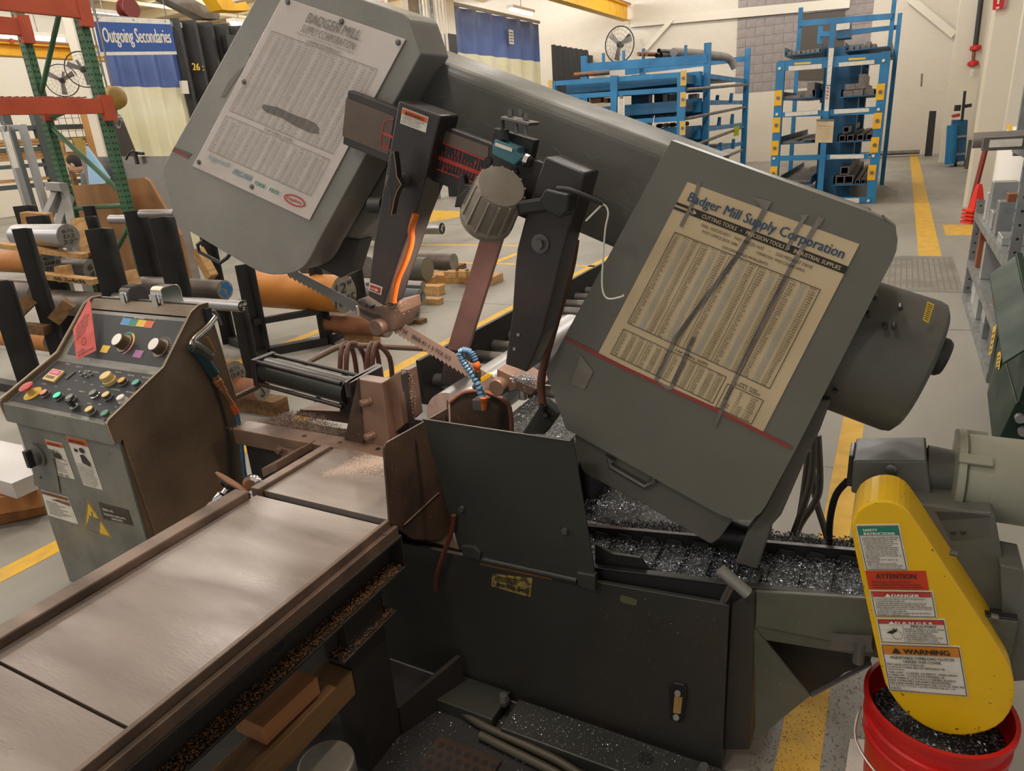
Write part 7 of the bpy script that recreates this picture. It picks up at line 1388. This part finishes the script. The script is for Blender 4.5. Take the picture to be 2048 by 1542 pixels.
# green hopper
hp2 = thing('tipping_hopper', 'dark green steel tipping hopper at the right edge', 'hopper', P(3.9, 1.0, 0))
HV = .56
prof_ = [(HV + .05, .10), (HV - .02, .42), (HV + .07, .56), (HV - .06, .60), (HV + .03, .82), (HV + .07, .82), (HV + .10, .58), (1.7, .58), (1.7, .1)]
part('side_wall', MB().prism([P(3.45, HV, .36), P(4.35, HV + .0, .42), P(4.35, HV + .02, .80), P(3.45, HV + .02, .62)], VV * .02), m_hop, hp2, .003)
part('rim_flange', MB().prism([P(3.45, HV + .03, .63), P(3.45, HV - .08, .52), P(4.35, HV - .08, .72), P(4.35, HV + .03, .83)], ZZ * .012), m_hop, hp2, .002)
part('rim_bar', MB().bar(P(3.45, HV + .03, .635), P(4.35, HV + .03, .835), .03, .02), m_hop, hp2, .003)
part('back_wall', MB().box(4.33, 4.35, HV, 1.8, .2, .8), m_hop, hp2); part('front_wall', MB().prism([P(3.45, HV, .36), P(3.45, 1.8, .36), P(3.45, 1.8, .62), P(3.45, HV + .02, .62)], UU * .02), m_hop, hp2); part('hopper_floor', MB().box(3.47, 4.33, HV + .02, 1.8, .34, .36), m_hop, hp2)
part('lower_body', MB().prism([P(3.5, HV + .0, .34), P(3.5, HV - .05, .10), P(4.2, HV - .02, .12), P(4.3, HV, .40)], VV * .5), m_hop, hp2, .004)
part('base_frame', MB().box(3.5, 4.3, HV + .08, 1.6, .0, .10), m_blk2, hp2)
for k in range(3): part('roller_stub', MB().cyl(P(3.49, HV + .02 + .02 * k, .28 - .06 * k), P(3.46, HV + .02 + .02 * k, .28 - .06 * k), .02, seg=12), m_galv, hp2, smooth=True)
for k in range(2):
    q = Quad(*[pV(x, y, HV - .012) for x, y in (((1977, 712), (1984, 705), (1994, 648), (1987, 655)), ((1990, 745), (1999, 738), (2004, 700), (1996, 706)))[k]]); label_quad(hp2, 'yellow_label', q, m_yink, [('lettering', m_ink, lambda mb: [q.rect(mb, .2, .1 + .2 * j, .8, .18 + .2 * j) for j in range(4)])])

# ------------------------------------------------------------------ say which one of several alike (ordinals by where they stand)
bpy.context.view_layer.update()
ordn = ['first', 'second', 'third', 'fourth', 'fifth', 'sixth', 'seventh', 'eighth', 'ninth', 'tenth', 'eleventh', 'twelfth', 'thirteenth', 'fourteenth', 'fifteenth', 'sixteenth', 'seventeenth', 'eighteenth']
same = {}
for o in sc.objects:
    if o.parent is None and o.get('label') and o.get('group'): same.setdefault(o['label'], []).append(o)
for lab, os_ in same.items():
    if len(os_) < 2: continue
    def px_(o):
        p = o.location if o.type == 'EMPTY' else o.location + sum((Vector(b) for b in o.bound_box), Vector((0, 0, 0))) / 8
        c = MW.transposed() @ (p - CAM); return (c.x / c.z, c.y / c.z)
    xy = [px_(o) for o in os_]; sx = max(a for a, b in xy) - min(a for a, b in xy); sy = max(b for a, b in xy) - min(b for a, b in xy)
    ax_i, word_ = (0, 'from left') if sx >= sy else (1, 'from top')
    for k, (q_, o) in enumerate(sorted(zip([p[ax_i] for p in xy], os_), key=lambda t: t[0])):
        if k < 18: o['label'] = lab + ', ' + ordn[k] + ' ' + word_
